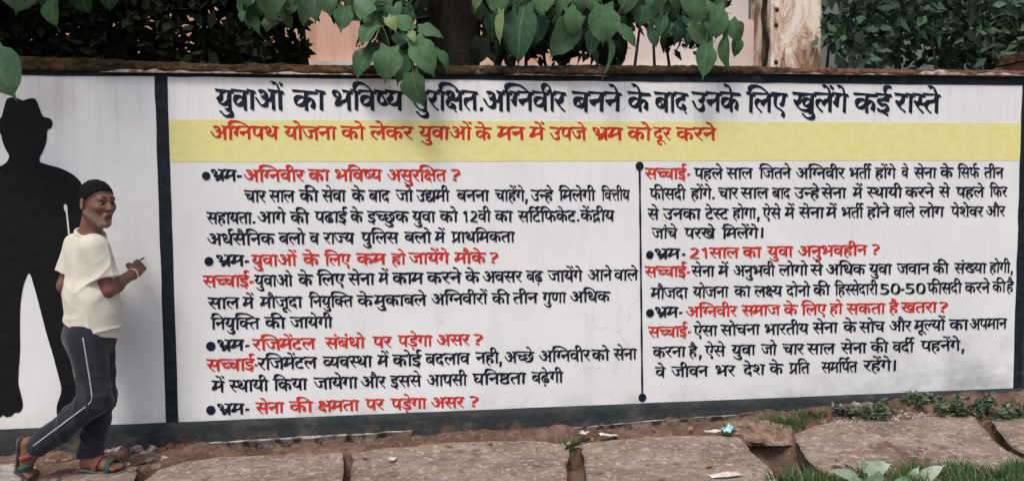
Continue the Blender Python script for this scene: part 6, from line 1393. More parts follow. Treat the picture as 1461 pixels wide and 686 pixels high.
# where the grey stubble grows: jaw, chin, cheeks' lower edge, upper lip; feathered at its border
Q = (np.concatenate(VV) - HC)
qf, qr, qu = Q @ FH, np.abs(Q @ RH), Q @ UH
sm = lambda x, a, b: (lambda t: t * t * (3 - 2 * t))(np.clip((x - a) / (b - a), 0, 1))
edge_n = .007 * vnoise(np.concatenate(VV) * 95, 66) + .004 * vnoise(np.concatenate(VV) * 210, 67)
jaw = sm(-(qu + .30 * qf) + edge_n, .016, .034) * sm(qf + edge_n, -.012, .012) * sm(qu, -.155, -.118)
mou = sm(.0125 - np.abs(qu + .0465 + .25 * np.maximum(0, qr - .012)) + edge_n * .5, 0, .007) * sm(.034 - qr, 0, .01) * sm(qf, .07, .085)
side_ = sm(-(np.abs(qf + .004) - .014) + edge_n, 0, .008) * sm(qu, -.06, -.02) * sm(.045 - qu, 0, .02) * sm(qr, .055, .068)
stub = np.clip(np.maximum(np.maximum(jaw, mou), .7 * side_), 0, 1) * (np.linalg.norm(Q, axis=1) < .19) * .68
lipm = sm(.019 - qr, 0, .006) * sm(.014 - np.abs(qu + .0635), 0, .004) * sm(qf, .07, .082)
stub = stub * (1 - lipm)
at_ = bo_.data.attributes.new('stubble', 'FLOAT', 'POINT')
if len(bo_.data.vertices) == len(stub):
    at_.data.foreach_set('value', stub.astype(np.float32))
    hv = qu - .80 * qf
    hl = sm(hv + edge_n * .8, -.014, .004) * sm(qu + edge_n, -.062, -.046) * (np.linalg.norm(Q, axis=1) < .19) * (1 - sm(qr, .079, .083))
    a2_ = bo_.data.attributes.new('hairline', 'FLOAT', 'POINT')
    a2_.data.foreach_set('value', hl.astype(np.float32))

# hair, stubble, brows, eyes, lips
def shell(g, region, h=0.0028, jitter=0.0, sc_=90):
    S = SDF(); head(S, g)
    lo, hi = HC - .2, HC + .2
    if jitter:
        S.disp(lambda P: jitter * vnoise(P.reshape(-1, 3) * sc_, 77).reshape(P.shape[:-1]), lo, hi)
    for c, n, k in region:
        S.plane(c, n, lo, hi, k)
    return S.mesh_data(h, 1)
hair = SDF()
head(hair, .0012)
hair.ell(hp(-.013, 0, .042), HR, (.097, .0735, .0865), .015)
lo, hi = HC - .2, HC + .2
hair.disp(lambda P: (.0022 * vnoise(P.reshape(-1, 3) * 85, 78) + .0024 * vnoise(P.reshape(-1, 3) * 210, 76)).reshape(P.shape[:-1]), lo, hi)
def cut(c, n, amp):
    n = unit(n)
    hair._add(lambda P: (P - c) @ n + (amp * vnoise(P.reshape(-1, 3) * 120, 75) + amp * .7 * vnoise(P.reshape(-1, 3) * 260, 74)).reshape(P.shape[:-1]), lo, hi, .008, 'i')
cut(hp(.0, 0, .016), -(UH - .80 * FH), .006)
cut(hp(-.02, 0, -.020), -(UH - .35 * FH), .007)
mpart(nmesh('hair', *hair.mesh_data(.0028, 1), M['hair']))
lips = SDF()
lips.cone(hp(.0925, -.015, -.0575), hp(.0925, .015, -.0575), .0078, .0078, .003)
lips.cone(hp(.0895, -.013, -.0695), hp(.0895, .013, -.0695), .0078, .0078, .003)
mpart(nmesh('lips', *lips.mesh_data(.0022, 1), M['lip']))
for s in (-1, 1):
    br = SDF()
    br.cone(hp(.0935, .013 * s, .0375), hp(.088, .033 * s, .0405), .0042, .0042, .003)
    br.cone(hp(.088, .033 * s, .0405), hp(.072, .050 * s, .033), .0042, .0025, .003)
    mpart(nmesh('eyebrow', *br.mesh_data(.002, 1), M['hair']))
    ey = SDF(); ey.ell(hp(.0800, .031 * s, .0085), HR, (.0105, .0115, .0052), .0)
    e = mpart(nmesh('eye', *ey.mesh_data(.0018, 1), M['eye']))
    ir = SDF(); ir.ell(hp(.0880, .030 * s, .0085), HR, (.0036, .0074, .0052), .0)
    i_ = nmesh('iris', *ir.mesh_data(.0012, 1), M['iris']); i_.parent = e; i_.matrix_parent_inverse = e.matrix_parent_inverse.copy() if False else Matrix.Identity(4)

# cream T-shirt
shirt = SDF()
shirt.cone(CH + UP * .01 + FB * .012, CH * .5 + PEL * .5 + FB * .006, .118, .120, .05, squash=(RB, 1.30))
shirt.cone(CH * .5 + PEL * .5, PEL - UP * .02 - FB * .01, .122, .130, .05, squash=(RB, 1.20))
shirt.cone(PEL - UP * .02 - FB * .01, PEL - UP * .30 - FB * .01, .130, .132, .02, squash=(RB, 1.20))
shirt.ell(PEL + FB * .030 + UP * .04, np.stack([FB, RB, UP]), (.108, .138, .20), .06)
shirt.cone(RSH + UP * .002 - RB * .02, LSH + UP * .002 + RB * .02, .066, .066, .05)
ND = unit(hp(-.025, 0, -.050) - NB)
neck_ = SDF()
neck_.cone(NB + ND * .10, NB - ND * .05, .0655, .108, .03)
neck_.plane(NB + ND * .062, ND, [-9] * 3, [9] * 3, .002)
shirt.sub(neck_, .03)
for sh, el, f in ((RSH, REL, .74), (LSH, LEL, .72)):
    sl = SDF()
    e = sh + (el - sh) * (f + .25)
    sl.cone(sh, e, .066, .078, .035)
    sl.plane(sh + (el - sh) * f, el - sh, [-9] * 3, [9] * 3, .004)
    shirt.sub(sl, .03)
def folds(P):
    q = P.reshape(-1, 3)
    z = q[:, 2]; lat = q @ RB; fr = q @ FB
    def ridge(v, p=1.6):
        return (1 - np.abs(v)) ** p - .45
    d = .003 * vnoise(np.stack([lat * 11, fr * 11, z * 5], 1), 81) + .0020 * vnoise(np.stack([lat * 26, fr * 26, z * 12], 1), 82)
    low = np.clip((1.0 - z) / .22, 0, 1)
    d -= .0095 * low * ridge(vnoise(np.stack([lat * 4 + z * 5, fr * 4 - z * 6, z * 17], 1), 83), 3)
    diag = np.clip(1 - np.abs(z - 1.06) / .16, 0, 1)
    d -= .0095 * diag * ridge(vnoise(np.stack([(fr + lat) * 6, z * 13 - fr * 12 + lat * 7, fr * 3], 1), 84), 3)
    d -= .0065 * ridge(vnoise(np.stack([lat * 9, fr * 9, z * 2.5], 1), 85), 3)
    return d.reshape(P.shape[:-1])
shirt.disp(folds, np.array([.2, -.8, .3]), np.array([1.0, .1, 1.4]))
hemn = unit([-.36, 0.0, -1.0])
shirt.plane([.60, -.37, .786], hemn, [.2, -.75, .25], [1.0, .05, .97], .004)
so = mpart(nmesh('t_shirt', *shirt.mesh_data(.005, 1), M['shirt']))
# rib of the collar
mb = MB()
na = unit(np.cross(ND, RB)); nb_ = np.cross(ND, na)
ring = [NB + ND * .062 + (na * math.cos(a) + nb_ * math.sin(a)) * .0735 for a in np.linspace(0, 2 * math.pi, 36, endpoint=False)]
mb.tube(ring + [ring[0]], .0075, 8, False)
co_ = mb.build('collar', M['shirt'], None, True); keep(co_, man)

# track pants
pants = SDF()
pants.cone(PEL + UP * .0, PEL - UP * .05, .100, .110, .05, squash=(RB, 1.20))
pants.ell(PEL - FB * .055 - UP * .045, np.stack([FB, RB, UP]), (.088, .138, .11), .05)
def leg(S, h_, k_, a_, r):
    S.cone(h_, k_, r[0], r[1], .04)
    S.cone(k_, a_, r[1], r[2], .03)
leg(pants, RHIP, RKN, RAN + (RKN - RAN) * -.10, (.100, .076, .060))
leg(pants, LHIP, LKN, LAN + (LKN - LAN) * -.12, (.098, .076, .062))
d_ = unit(RAN - RKN); pants.plane(RAN + d_ * .012, d_, RAN - .085 + d_ * .05, RAN + .17, .004)
d_ = unit(LAN - LKN); pants.plane(LAN + d_ * .010, d_, LAN - .095 + d_ * .05, LAN + .15, .004)
def pfolds(P):
    q = P.reshape(-1, 3); z = q[:, 2]
    d = .004 * vnoise(q * np.array([11, 11, 7]), 91) + .002 * vnoise(q * 24, 92)
    rg = lambda v: (1 - np.abs(v)) ** 3 - .3
    kn = np.exp(-(np.minimum(np.linalg.norm(q - RKN, axis=1), np.linalg.norm(q - LKN, axis=1)) / .17) ** 2)
    d -= .016 * kn * rg(vnoise(np.stack([q[:, 0] * 7, q[:, 1] * 5, z * 17 + q[:, 0] * 6], 1), 93))
    an = np.exp(-(np.minimum(np.linalg.norm(q - RAN, axis=1), np.linalg.norm(q - LAN, axis=1)) / .16) ** 2)
    d -= .017 * an * rg(vnoise(np.stack([q @ unit(RAN - RKN) * 22, q[:, 0] * 5, q[:, 1] * 5], 1), 94))
    d -= .010 * rg(vnoise(np.stack([q[:, 0] * 12, q[:, 1] * 12, z * 3 + q[:, 0] * 3], 1), 95))
    return d.reshape(P.shape[:-1])
pants.disp(pfolds, np.array([.1, -.8, -.1]), np.array([1.0, .1, 1.0]))
po = mpart(nmesh('track_pants', *pants.mesh_data(.005, 1), M['trouser']))
# pale piping down the outer seam of the near leg: marched in from outside onto the cloth
def to_surface(S, p, d, far=.25):
    ts = np.linspace(0, far, 220)
    Q = p[None] + d[None] * (far - ts)[:, None]
    v = S.value(Q)
    k = np.where(v < 0)[0]
    return Q[k[0]] if len(k) else p
path = []
outw = unit([.12, -1, .05])
for t in np.linspace(-.05, 1, 26):
    path.append(to_surface(pants, RHIP + (RKN - RHIP) * t + np.array([.012, 0, 0]) * (1 - t), outw))
for t in np.linspace(.06, .95, 22):
    path.append(to_surface(pants, RKN + (RAN - RKN) * t + np.array([-.01, 0, .016]) * t, outw))
for _ in range(3):
    path = [path[0]] + [(path[i - 1] + 2 * path[i] + path[i + 1]) / 4 for i in range(1, len(path) - 1)] + [path[-1]]
mb = MB(); mb.tube([p + outw * .0005 for p in path], .0042, 6)
pi_ = mb.build('piping', M['piping'], None, True)
keep(pi_, man)

# sandals
def sandal(heel, ball, toe, nrm, label):
    S = SDF()
    nrm = unit(nrm)
    d1, d2 = unit(ball - heel), unit(toe - ball)
    side = unit(np.cross(d1, nrm))
    a, b, c = heel - d1 * .03 - nrm * .040, ball - nrm * .034, toe + d2 * .012 - unit(np.cross(side, d2)) * .026
    S.cone(a, b, .0115, .0115, .01, squash=(side, 3.3))
    S.cone(b, c, .0115, .011, .01, squash=(side, 3.7))
    o = nmesh('sandal', *S.mesh_data(.004, 1), M['sole'])
    keep(o, man)
    return o, side, nrm
def strap(par, c, side, up, r, m):
    mb = MB()
    pts = [c + side * r[0] * math.cos(t) + up * r[1] * math.sin(t) for t in np.linspace(-.35, math.pi + .35, 15)]
    d = np.cross(side, up)
    n = len(pts)
    v = []
    for p in pts:
        q = p - c
        v += [p + d * .014, p - d * .014, p + unit(q) * .004 + d * .014, p + unit(q) * .004 - d * .014]
    f = []
    for k in range(n - 1):
        b0 = 4 * k
        f += [(b0, b0 + 4, b0 + 5, b0 + 1), (b0 + 2, b0 + 3, b0 + 7, b0 + 6), (b0, b0 + 2, b0 + 6, b0 + 4), (b0 + 1, b0 + 5, b0 + 7, b0 + 3)]
    mb.add(v, f)
    o = mb.build('strap', m, None, True)
    o.parent = par
    o.matrix_parent_inverse = par.matrix_world.inverted() if False else Matrix.Translation(man.location).inverted() @ Matrix.Translation(man.location)
    return o
sd, sside, sn = sandal(L_HEEL, L_BALL, L_TOE, [0, 0, 1], '')
strap(sd, L_BALL + np.array([.012, 0, -.004]), sside, UP, (.047, .036), M['strap_teal'])
strap(sd, L_HEEL * .45 + L_BALL * .55 + UP * .002, sside, unit([.35, -.1, 1]), (.044, .046), M['strap_red'])
sd, sside, sn = sandal(R_HEEL, R_BALL, R_TOE, unit([1, 0, .12]), '')
strap(sd, R_BALL + np.array([-.002, 0, .012]), sside, unit([1, 0, .12]), (.047, .036), M['strap_teal'])
strap(sd, R_HEEL * .5 + R_BALL * .5 + np.array([.0, 0, .0]), sside, unit([1, 0, .2]), (.044, .044), M['strap_red'])
# thread bracelet round the right wrist
mb = MB()
d_ = unit(RWR - REL); a_ = unit(np.cross(d_, UP)); b_ = np.cross(d_, a_)
c_ = RWR - d_ * .004
mb.tube([c_ + a_ * .0315 * math.cos(t) + b_ * .0295 * math.sin(t) for t in np.linspace(0, 2 * math.pi, 25)], .0052, 8, False)
o = mb.build('bracelet', M['bracelet'], None, True); keep(o, man)
# short brush held between thumb and first finger, its tip against the wall
pinch = (tips[0] + thumb_tip) / 2
tipw = np.array([pinch[0] + .035, -.006, pinch[2] + .035])
back = pinch - unit(tipw - pinch) * .028
mb = MB()
mb.tube([back, pinch, pinch + (tipw - pinch) * .62], [.0030, .0038, .0034], 8)
bo = empty('paint_brush', pinch)
tag(bo, 'short dark brush pinched in the hand of the man, tip on the white wall', 'brush')
keep(mb.build('handle', M['brush_wood'], None, True), bo)
mb = MB()
mb.tube([pinch + (tipw - pinch) * .62, pinch + (tipw - pinch) * .85, tipw], [.0042, .0048, .0015], 8)
keep(mb.build('bristles', M['hair'], None, True), bo)

# ---------------------------------------------------------------- behind the wall
bld = empty('salmon_building', (2.0, 3.4, 0.0))
tag(bld, 'salmon limewashed building standing behind the white wall', 'building')
mb = MB(); mb.box(-6.0, 6.05, 3.3, 3.6, -0.05, 4.2)
keep(mb.build('wall', M['pink']), bld)
mb = MB(); mb.box(-6.0, 6.05, 3.2, 3.297, 2.775, 2.815)
keep(mb.build('string_course', M['sill']), bld)
mb = MB(); mb.box(-6.2, 6.2, 3.0, 3.9, 4.203, 4.35)
keep(mb.build('roof_slab', M['grey_wall']), bld)

gp = at(1136, 60, 0.75)
pil = empty('cream_pillar', (gp[0], 0.95, 0.0))
tag(pil, 'cream plastered pillar streaked with brown stains behind the wall', 'pillar')
xa, xb = at(1100, 60, 0.75)[0], at(1172, 60, 0.75)[0]
mb = MB(); mb.box(xa, xb, 0.75, 1.12, -0.05, 3.3)
o = keep(mb.build('shaft', M['pillar']), pil)
md = o.modifiers.new('bevel', 'BEVEL'); md.width = 0.012; md.segments = 2
mb = MB(); mb.box(xa - .06, xb + .06, 0.69, 1.18, 3.303, 3.42)
keep(mb.build('cap', M['pillar']), pil)
mb = MB()
for px, py in ((1107, 36), (1107, 89), (1108, 14)):
    p = at(px, py, 0.75)
    V, F = disc(p[0], p[2], .017, 12)
    mb.add([(x, 0.746, z) for x, z in V], F)
    mb.tube([(p[0], .748, p[2]), (p[0], .735, p[2])], [.015, .006], 8)
keep(mb.build('iron_bolt', M['rust']), pil)
x0_, x1_ = at(1037, 60, 1.05)[0], at(1083, 60, 1.05)[0]
pan = empty('pink_gate_panel', ((x0_ + x1_) / 2, 1.08, 0))
tag(pan, 'pale pink panel with a rounded top corner left of the rusty pole', 'panel')
mb = MB()
zt = 2.83
pts = [(x0_ - .2, -.05), (x1_, -.05), (x1_, zt - .09)] + [(x1_ - .09 + .09 * math.cos(t), zt - .09 + .09 * math.sin(t)) for t in np.linspace(.2, math.pi / 2, 6)] + [(x0_ - .2, zt)]
n = len(pts)
mb.add([(x, 1.05, z) for x, z in pts] + [(x, 1.11, z) for x, z in pts], [tuple(range(n)), tuple(range(2 * n - 1, n - 1, -1))] + [(k, (k + 1) % n, n + (k + 1) % n, n + k) for k in range(n)])
keep(mb.build('board', two_tone('pale_pink_paint', (0.62, 0.49, 0.45), (0.78, 0.67, 0.62), 4, 0.3, 0.7, 0.8, 0.2)), pan)
pp = at(1092, 60, 0.85)
pole = empty('rusty_pole', (pp[0], 0.85, 0))
tag(pole, 'rusty brown pole wound with creeper between pink panel and cream pillar', 'pole')
mb = MB(); mb.tube([(pp[0] + .012, .85, -.05), (pp[0] + .012, .85, 3.2)], .036, 12)
keep(mb.build('tube', M['rust'], None, True), pole)
mb = MB()
mb.tube([(pp[0] - .025 + .02 * math.sin(z * 13), .80 + .02 * math.cos(z * 13), z) for z in np.linspace(-.05, 3.1, 60)], .015, 7)
keep(mb.build('creeper_stem', M['bark'], None, True), pole)
gb = empty('grey_building', (7.5, 2.6, 0))
tag(gb, 'grey cement building behind the dark bush at the right', 'building')
gx0 = at(1160, 60, 1.9)[0]
mb = MB(); mb.box(gx0, 13, 1.9, 5, -.05, 4.4)
keep(mb.build('wall', M['grey_wall']), gb)
mb = MB(); mb.box(gx0 - .15, 13.2, 1.7, 5.2, 4.403, 4.55)
keep(mb.build('roof_slab', M['grey_wall']), gb)

# ---------------------------------------------------------------- foliage
class Leaves:
    def __init__(s):
        s.v, s.f, s.uv, s.t = [], [], [], []
    def leaf(s, base, tip, width, facing, tint, fold=.25, droop=.12, heart=.55, nseg=7, roll=0.0):
        """broad leaf with a folded midrib and a drip tip; facing = rough normal of its upper side"""
        base = np.asarray(base, float); tip = np.asarray(tip, float)
        d = tip - base; L = np.linalg.norm(d); d = d / L
        n = np.asarray(facing, float); n = n - d * (n @ d); n = unit(n)
        sd = np.cross(d, n)
        b0 = len(s.v)
        for k in range(nseg + 1):
            t = k / nseg
            if heart > 0:
                w = width * .5 * min(1.0, (1.02 * math.sin(min(1, (t + .06) / .40) * math.pi / 2)) if t < .34 else 1.0) * (1.0 if t < .34 else max(0.0, 1 - ((t - .34) / .66) ** 1.75))
                if t > .86:
                    w = width * .5 * .11 * (1 - t) / .14 + .0008
                if k == 0:
                    w = width * .5 * heart
            else:
                w = width * .5 * math.sin(math.pi * min(1, .04 + t * .96)) ** .8 + .0004
            back = -.10 * L * (1 if (k == 0 and heart > 0) else 0)
            bend = -droop * L * math.sin(t * math.pi) * .6 + droop * L * t * t
            c = base + d * (L * t) - n * bend
            wob = .05 * width * math.sin(t * 9 + tint * 20)
            s.v += [c + sd * w + n * (fold * w + wob) + d * back, c + (d * .0 if k else 0), c - sd * w + n * (fold * w - wob) + d * back]
            s.uv += [(0., t), (.5, t), (1., t)]
            s.t += [tint] * 3
        for k in range(nseg):
            q = b0 + 3 * k
            s.f += [(q, q + 1, q + 4, q + 3), (q + 1, q + 2, q + 5, q + 4)]
    def small(s, c, d, n, L, w, tint):
        """small leaf: a folded diamond"""
        b0 = len(s.v)
        sd = np.cross(d, n)
        s.v += [c, c + d * L * .45 + sd * w + n * w * .3, c + d * L, c + d * L * .45 - sd * w + n * w * .3, c + d * L * .5]
        s.uv += [(.5, 0), (0, .5), (.5, 1), (1, .5), (.5, .5)]
        s.t += [tint] * 5
        s.f += [(b0, b0 + 4, b0 + 1), (b0 + 1, b0 + 4, b0 + 2), (b0, b0 + 3, b0 + 4), (b0 + 3, b0 + 2, b0 + 4)]
    def blade(s, base, tip, w, bend, tint, n=4):
        base = np.asarray(base, float); tip = np.asarray(tip, float)
        d = tip - base
        sd = unit(np.cross(d, [bend[1] + .01, -bend[0] + .3, .1]))
        b0 = len(s.v)
        for k in range(n + 1):
            t = k / n
            c = base + d * t + np.array([bend[0], bend[1], 0]) * t * t - np.array([0, 0, 1]) * np.hypot(*bend) * .35 * t ** 3
            ww = w * (1 - t) ** .7 + .0003
            s.v += [c + sd * ww, c - sd * ww]
            s.uv += [(0.3, t), (.7, t)]; s.t += [tint] * 2
        for k in range(n):
            q = b0 + 2 * k
            s.f.append((q, q + 1, q + 3, q + 2))
    def build(s, name, m):
        o = mesh(name, s.v, s.f, m, None, True)
        me = o.data
        uvl = me.uv_layers.new(name='UVMap')
        li = np.zeros(len(me.loops), np.int32); me.loops.foreach_get('vertex_index', li)
        uvl.data.foreach_set('uv', np.array(s.uv, np.float32)[li].ravel())
        a = me.attributes.new('tint', 'FLOAT', 'POINT')
        a.data.foreach_set('value', np.array(s.t, np.float32))
        return o

CAMV = np.array([0, -1, 0.25])
def facing(j=.5):
    return unit(np.array([rnd.gauss(0, j), -1 + rnd.gauss(0, .3), .45 + rnd.gauss(0, .3)]))

# --- the overhanging broad-leaved tree: trunk behind the wall, boughs reaching over it
tree = empty('overhanging_tree', (2.62, 0.75, 0))
tag(tree, 'dark trunked tree whose broad heart-shaped leaves hang over the middle of the wall', 'tree')
mb = MB()
tx = at(646, 50, .75)[0]
mb.tube([(tx + .03, .80, -.1), (tx + .01, .78, 1.0), (tx - .01, .75, 2.0), (tx, .75, 2.7), (tx + .03, .74, 3.3), (tx + .10, .72, 4.0)], [.26, .22, .205, .20, .19, .15], 20)
tr_ = mb.build('trunk', M['bark'], None, True)
P = np.array([v.co[:] for v in tr_.data.vertices])
dv = vnoise(P * np.array([9, 9, 2.5]), 101) * .02 + vnoise(P * np.array([22, 22, 5]), 102) * .01
for v, k in zip(tr_.data.vertices, dv):
    r_ = Vector((v.co.x - tx, v.co.y - .75, 0)); v.co += r_.normalized() * float(k)
keep(tr_, tree)

def bough(parent, pts, r0, r1, m='bark'):
    mb = MB()
    n = len(pts)
    mb.tube(pts, [r0 + (r1 - r0) * k / (n - 1) for k in range(n)], 8)
    return keep(mb.build('bough', M[m], None, True), parent)
top = (tx + .03, .74, 3.2)
nodeA, nodeB, nodeC, nodeD, nodeE = at(560, 8, -.12), at(752, -30, -.14), at(840, -12, -.12), at(985, -30, -.10), at(425, -45, -.05)
bough(tree, [top, (tx - .15, .4, 3.15), (tx - .28, .1, 2.95), at(575, -20, -.08), nodeA], .045, .010)
bough(tree, [top, (tx + .25, .4, 3.2), (nodeB[0] - .1, .1, 3.0), nodeB], .045, .012)
bough(tree, [(nodeB[0] - .1, .1, 3.0), (nodeC[0], .05, 2.95), nodeC, at(862, 22, -.13)], .024, .008)
bough(tree, [(nodeB[0] - .1, .1, 3.0), (nodeC[0] + .2, .1, 3.1), nodeD, at(1018, 2, -.12), at(1034, 26, -.12)], .030, .007)
bough(tree, [(tx - .15, .4, 3.15), (tx - .6, .2, 3.1), nodeE, at(475, -10, -.06), at(488, 12, -.08)], .030, .007)

def cluster(parent, specs, nodes, y, name='leaf_cluster', mt='leaf'):
    """specs: (base px, tip px, width px, tint, y offset, fold)"""
    groups = {}
    for sp in specs:
        nd = min(nodes, key=lambda q: (q[0] - sp[0]) ** 2 + (q[1] - sp[1]) ** 2)
        groups.setdefault(nd, []).append(sp)
    for nd, sps in groups.items():
        lv = Leaves(); tw_ = MB()
        N_ = at(nd[0], nd[1], y)
        for bx, by, tx_, ty_, w, tint, dy, fo in sps:
            b = at(bx, by, y + dy); t = at(tx_, ty_, y + dy + rnd.uniform(-.03, .02))
            lv.leaf(b, t, w / 225.0, facing(.35), tint, fo, rnd.uniform(.05, .16), .6, 9)
            mid = (b + N_) / 2 + np.array([0, 0, .015])
            tw_.tube([N_, mid, b, b * .9 + t * .1], [.0032, .0026, .0022, .001], 5)
        o = lv.build(name, M[mt]); keep(o, parent)
        p = tw_.build('petioles', M['twig'], None, True)
        p.parent = o
cluster(tree, [
    (540, 36, 510, 66, 40, .45, -.02, .25), (534, 68, 505, 115, 34, .18, .04, .35), (556, 68, 549, 119, 40, .55, -.05, .2), (588, 104, 603, 154, 42, .30, -.08, .22),
    (592, 56, 620, 110, 36, .72, -.06, .35), (598, 42, 634, 52, 26, .45, .02, .2), (588, 43, 556, 22, 26, .55, .0, .3), (570, 46, 572, 68, 22, .60, -.02, .3),
    (620, 72, 642, 104, 18, .40, .02, .5), (578, 78, 566, 122, 26, .25, .03, .3), (528, 2, 512, 30, 34, .55, .02, .25), (492, 10, 486, 46, 26, .42, .04, .3),
    (552, 26, 566, 46, 18, .98, -.04, .9), (520, -14, 548, 18, 30, .40, .05, .3), (586, 46, 592, 62, 12, 1.0, -.07, .8), (556, -22, 534, 10, 30, .5, .03, .3),
    (604, 84, 622, 112, 18, .2, .04, .4), (540, 62, 530, 88, 22, .12, .07, .4)], [(545, 36), (582, 44), (590, 86), (560, 8)], -.14)
cluster(tree, [
    (713, -24, 711, 26, 38, .62, -.02, .25), (716, 16, 712, 64, 13, .95, -.04, .9), (748, 8, 737, 93, 48, .16, .03, .22), (820, 22, 786, 85, 44, .52, -.04, .2),
    (812, 12, 822, 55, 28, .60, -.08, .25), (860, 8, 861, 67, 46, .62, -.08, .15), (863, 44, 867, 114, 19, .70, -.05, .7), (785, -18, 768, 24, 36, .45, -.01, .25), (838, -18, 846, 20, 26, .60, -.03, .3),
    (735, -26, 742, 20, 30, .3, .03, .3), (806, -20, 800, 20, 26, .5, .0, .3), (690, -26, 676, 18, 20, .85, .0, .7), (770, 24, 764, 66, 26, .12, .08, .3), (726, 30, 728, 84, 30, .10, .08, .3), (700, 20, 704, 60, 26, .08, .10, .3),
    (846, 40, 842, 82, 22, .12, .10, .3)], [(715, -22), (748, -2), (820, 6), (850, -6), (862, 30)], -.15)
cluster(tree, [
    (874, 36, 912, 69, 20, .55, -.03, .55), (900, -18, 892, 22, 30, .45, .0, .25), (918, 8, 912, 40, 28, .22, .04, .3), (935, -20, 936, 27, 32, .52, -.02, .25), (966, 34, 964, 66, 30, .08, .08, .25),
    (990, -20, 992, 34, 36, .48, -.02, .25), (1022, 8, 1023, 60, 34, .58, -.06, .2), (1042, 30, 1056, 62, 26, .42, -.04, .35), (1038, 44, 1038, 108, 27, .50, -.05, .3), (1008, 62, 1003, 114, 30, .38, -.05, .25),
    (985, 38, 1016, 68, 24, .40, .02, .3), (960, -22, 966, 16, 30, .40, .02, .25), (1010, 34, 1004, 62, 20, .30, .04, .4), (1032, -18, 1030, 20, 22, .34, .04, .3), (948, 22, 942, 52, 20, .2, .06, .4), (1052, 52, 1048, 84, 18, .30, .03, .4),
    (925, 40, 938, 70, 18, .3, .08, .5)], [(895, 0), (940, -8), (990, 10), (1018, 6), (1034, 36), (1010, 46)], -.13)
cluster(tree, [
    (388, -28, 380, 27, 42, .55, -.02, .2), (426, -26, 436, 38, 36, .50, -.03, .25), (448, -16, 450, 34, 24, .30, .02, .3), (466, -12, 470, 24, 28, .58, -.01, .25), (482, 14, 488, 46, 24, .42, .0, .3), (405, -22, 412, 16, 26, .35, .04, .3),
    (360, -28, 350, 14, 28, .25, .05, .3)], [(395, -30), (430, -32), (472, -14)], -.08)
# denser leaves, same crown, some with painted shade, behind and above the wall line
def fill(parent, n, box, size, m, tints, name='leaf_cluster', seed=1, holes=(), keepout=None):
    """leaves scattered through a box; every bunch that hangs together becomes one cluster"""
    rr = random.Random(seed)
    L = []
    for i in range(n):
        x = rr.uniform(box[0], box[1]); y = rr.uniform(box[2], box[3]); z = rr.uniform(box[4], box[5])
        if keepout and keepout(x, y, z):
            continue
        s_ = rr.uniform(*size)
        d = unit(np.array([rr.gauss(0, .5), rr.gauss(0, .4), -1 + rr.gauss(0, .4)]))
        f = unit(np.array([rr.gauss(0, .5), -1 + rr.gauss(0, .4), .5 + rr.gauss(0, .4)]))
        L.append((np.array([x, y, z]), np.array([x, y, z]) + d * s_, s_ * rr.uniform(.62, .85), f, rr.uniform(*tints), rr.uniform(.1, .5), rr.uniform(.05, .2), .6, 6))
    C = np.array([(l[0] + l[1]) / 2 for l in L])
    lab = np.full(len(L), -1)
    k = 0
    for i in range(len(L)):
        if lab[i] >= 0:
            continue
        todo = [i]; lab[i] = k
        while todo:
            j = todo.pop()
            nb = np.where((np.linalg.norm(C - C[j], axis=1) < size[1] * .72) & (lab < 0))[0]
            lab[nb] = k; todo += list(nb)
        k += 1
    for q in range(k):
        idx = np.where(lab == q)[0]
        if len(idx) < 4:
            continue
        lv = Leaves()
        for i in idx:
            lv.leaf(*L[i])
        keep(lv.build(name, M[m]), parent)
def px_of(x, y, z):
    q = CAM_ROT.T @ (np.array([x, y, z]) - CAM_POS)
    return 730.5 + F_PX * q[0] / -q[2], 343 - F_PX * q[1] / -q[2]
def gap1(x, y, z):
    a, b = px_of(x, y, z)
    return (888 < a < 955 and b > 40) or (962 < a < 995 and b > 62) or (1030 < a < 1180) or b > 80
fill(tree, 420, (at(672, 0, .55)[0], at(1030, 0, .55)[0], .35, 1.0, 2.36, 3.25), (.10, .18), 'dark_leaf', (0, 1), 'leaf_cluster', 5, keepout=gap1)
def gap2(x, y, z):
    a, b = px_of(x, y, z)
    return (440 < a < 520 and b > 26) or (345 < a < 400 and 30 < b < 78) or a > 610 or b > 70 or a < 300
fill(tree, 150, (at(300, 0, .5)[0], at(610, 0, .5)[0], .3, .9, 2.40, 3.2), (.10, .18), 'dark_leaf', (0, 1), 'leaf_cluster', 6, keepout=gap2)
def gap3(x, y, z):
    a, b = px_of(x, y, z)
    return gap1(x, y, z) or b > 46 or (600 < a < 690)
fill(tree, 230, (at(690, 0, .1)[0], at(1035, 0, .1)[0], -.02, .34, 2.50, 3.0), (.06, .135), 'leaf', (0, .86), 'leaf_cluster', 15, keepout=gap3)
def gap4(x, y, z):
    a, b = px_of(x, y, z)
    return gap2(x, y, z) or b > 34
fill(tree, 220, (at(345, 0, .1)[0], at(590, 0, .1)[0], -.02, .34, 2.55, 3.0), (.06, .135), 'leaf', (0, .86), 'leaf_cluster', 16, keepout=gap4)
fill(tree, 150, (at(522, 0, .5)[0], at(612, 0, .5)[0], .25, .6, 2.36, 3.2), (.09, .15), 'dark_leaf', (0, 1), 'leaf_cluster', 17)
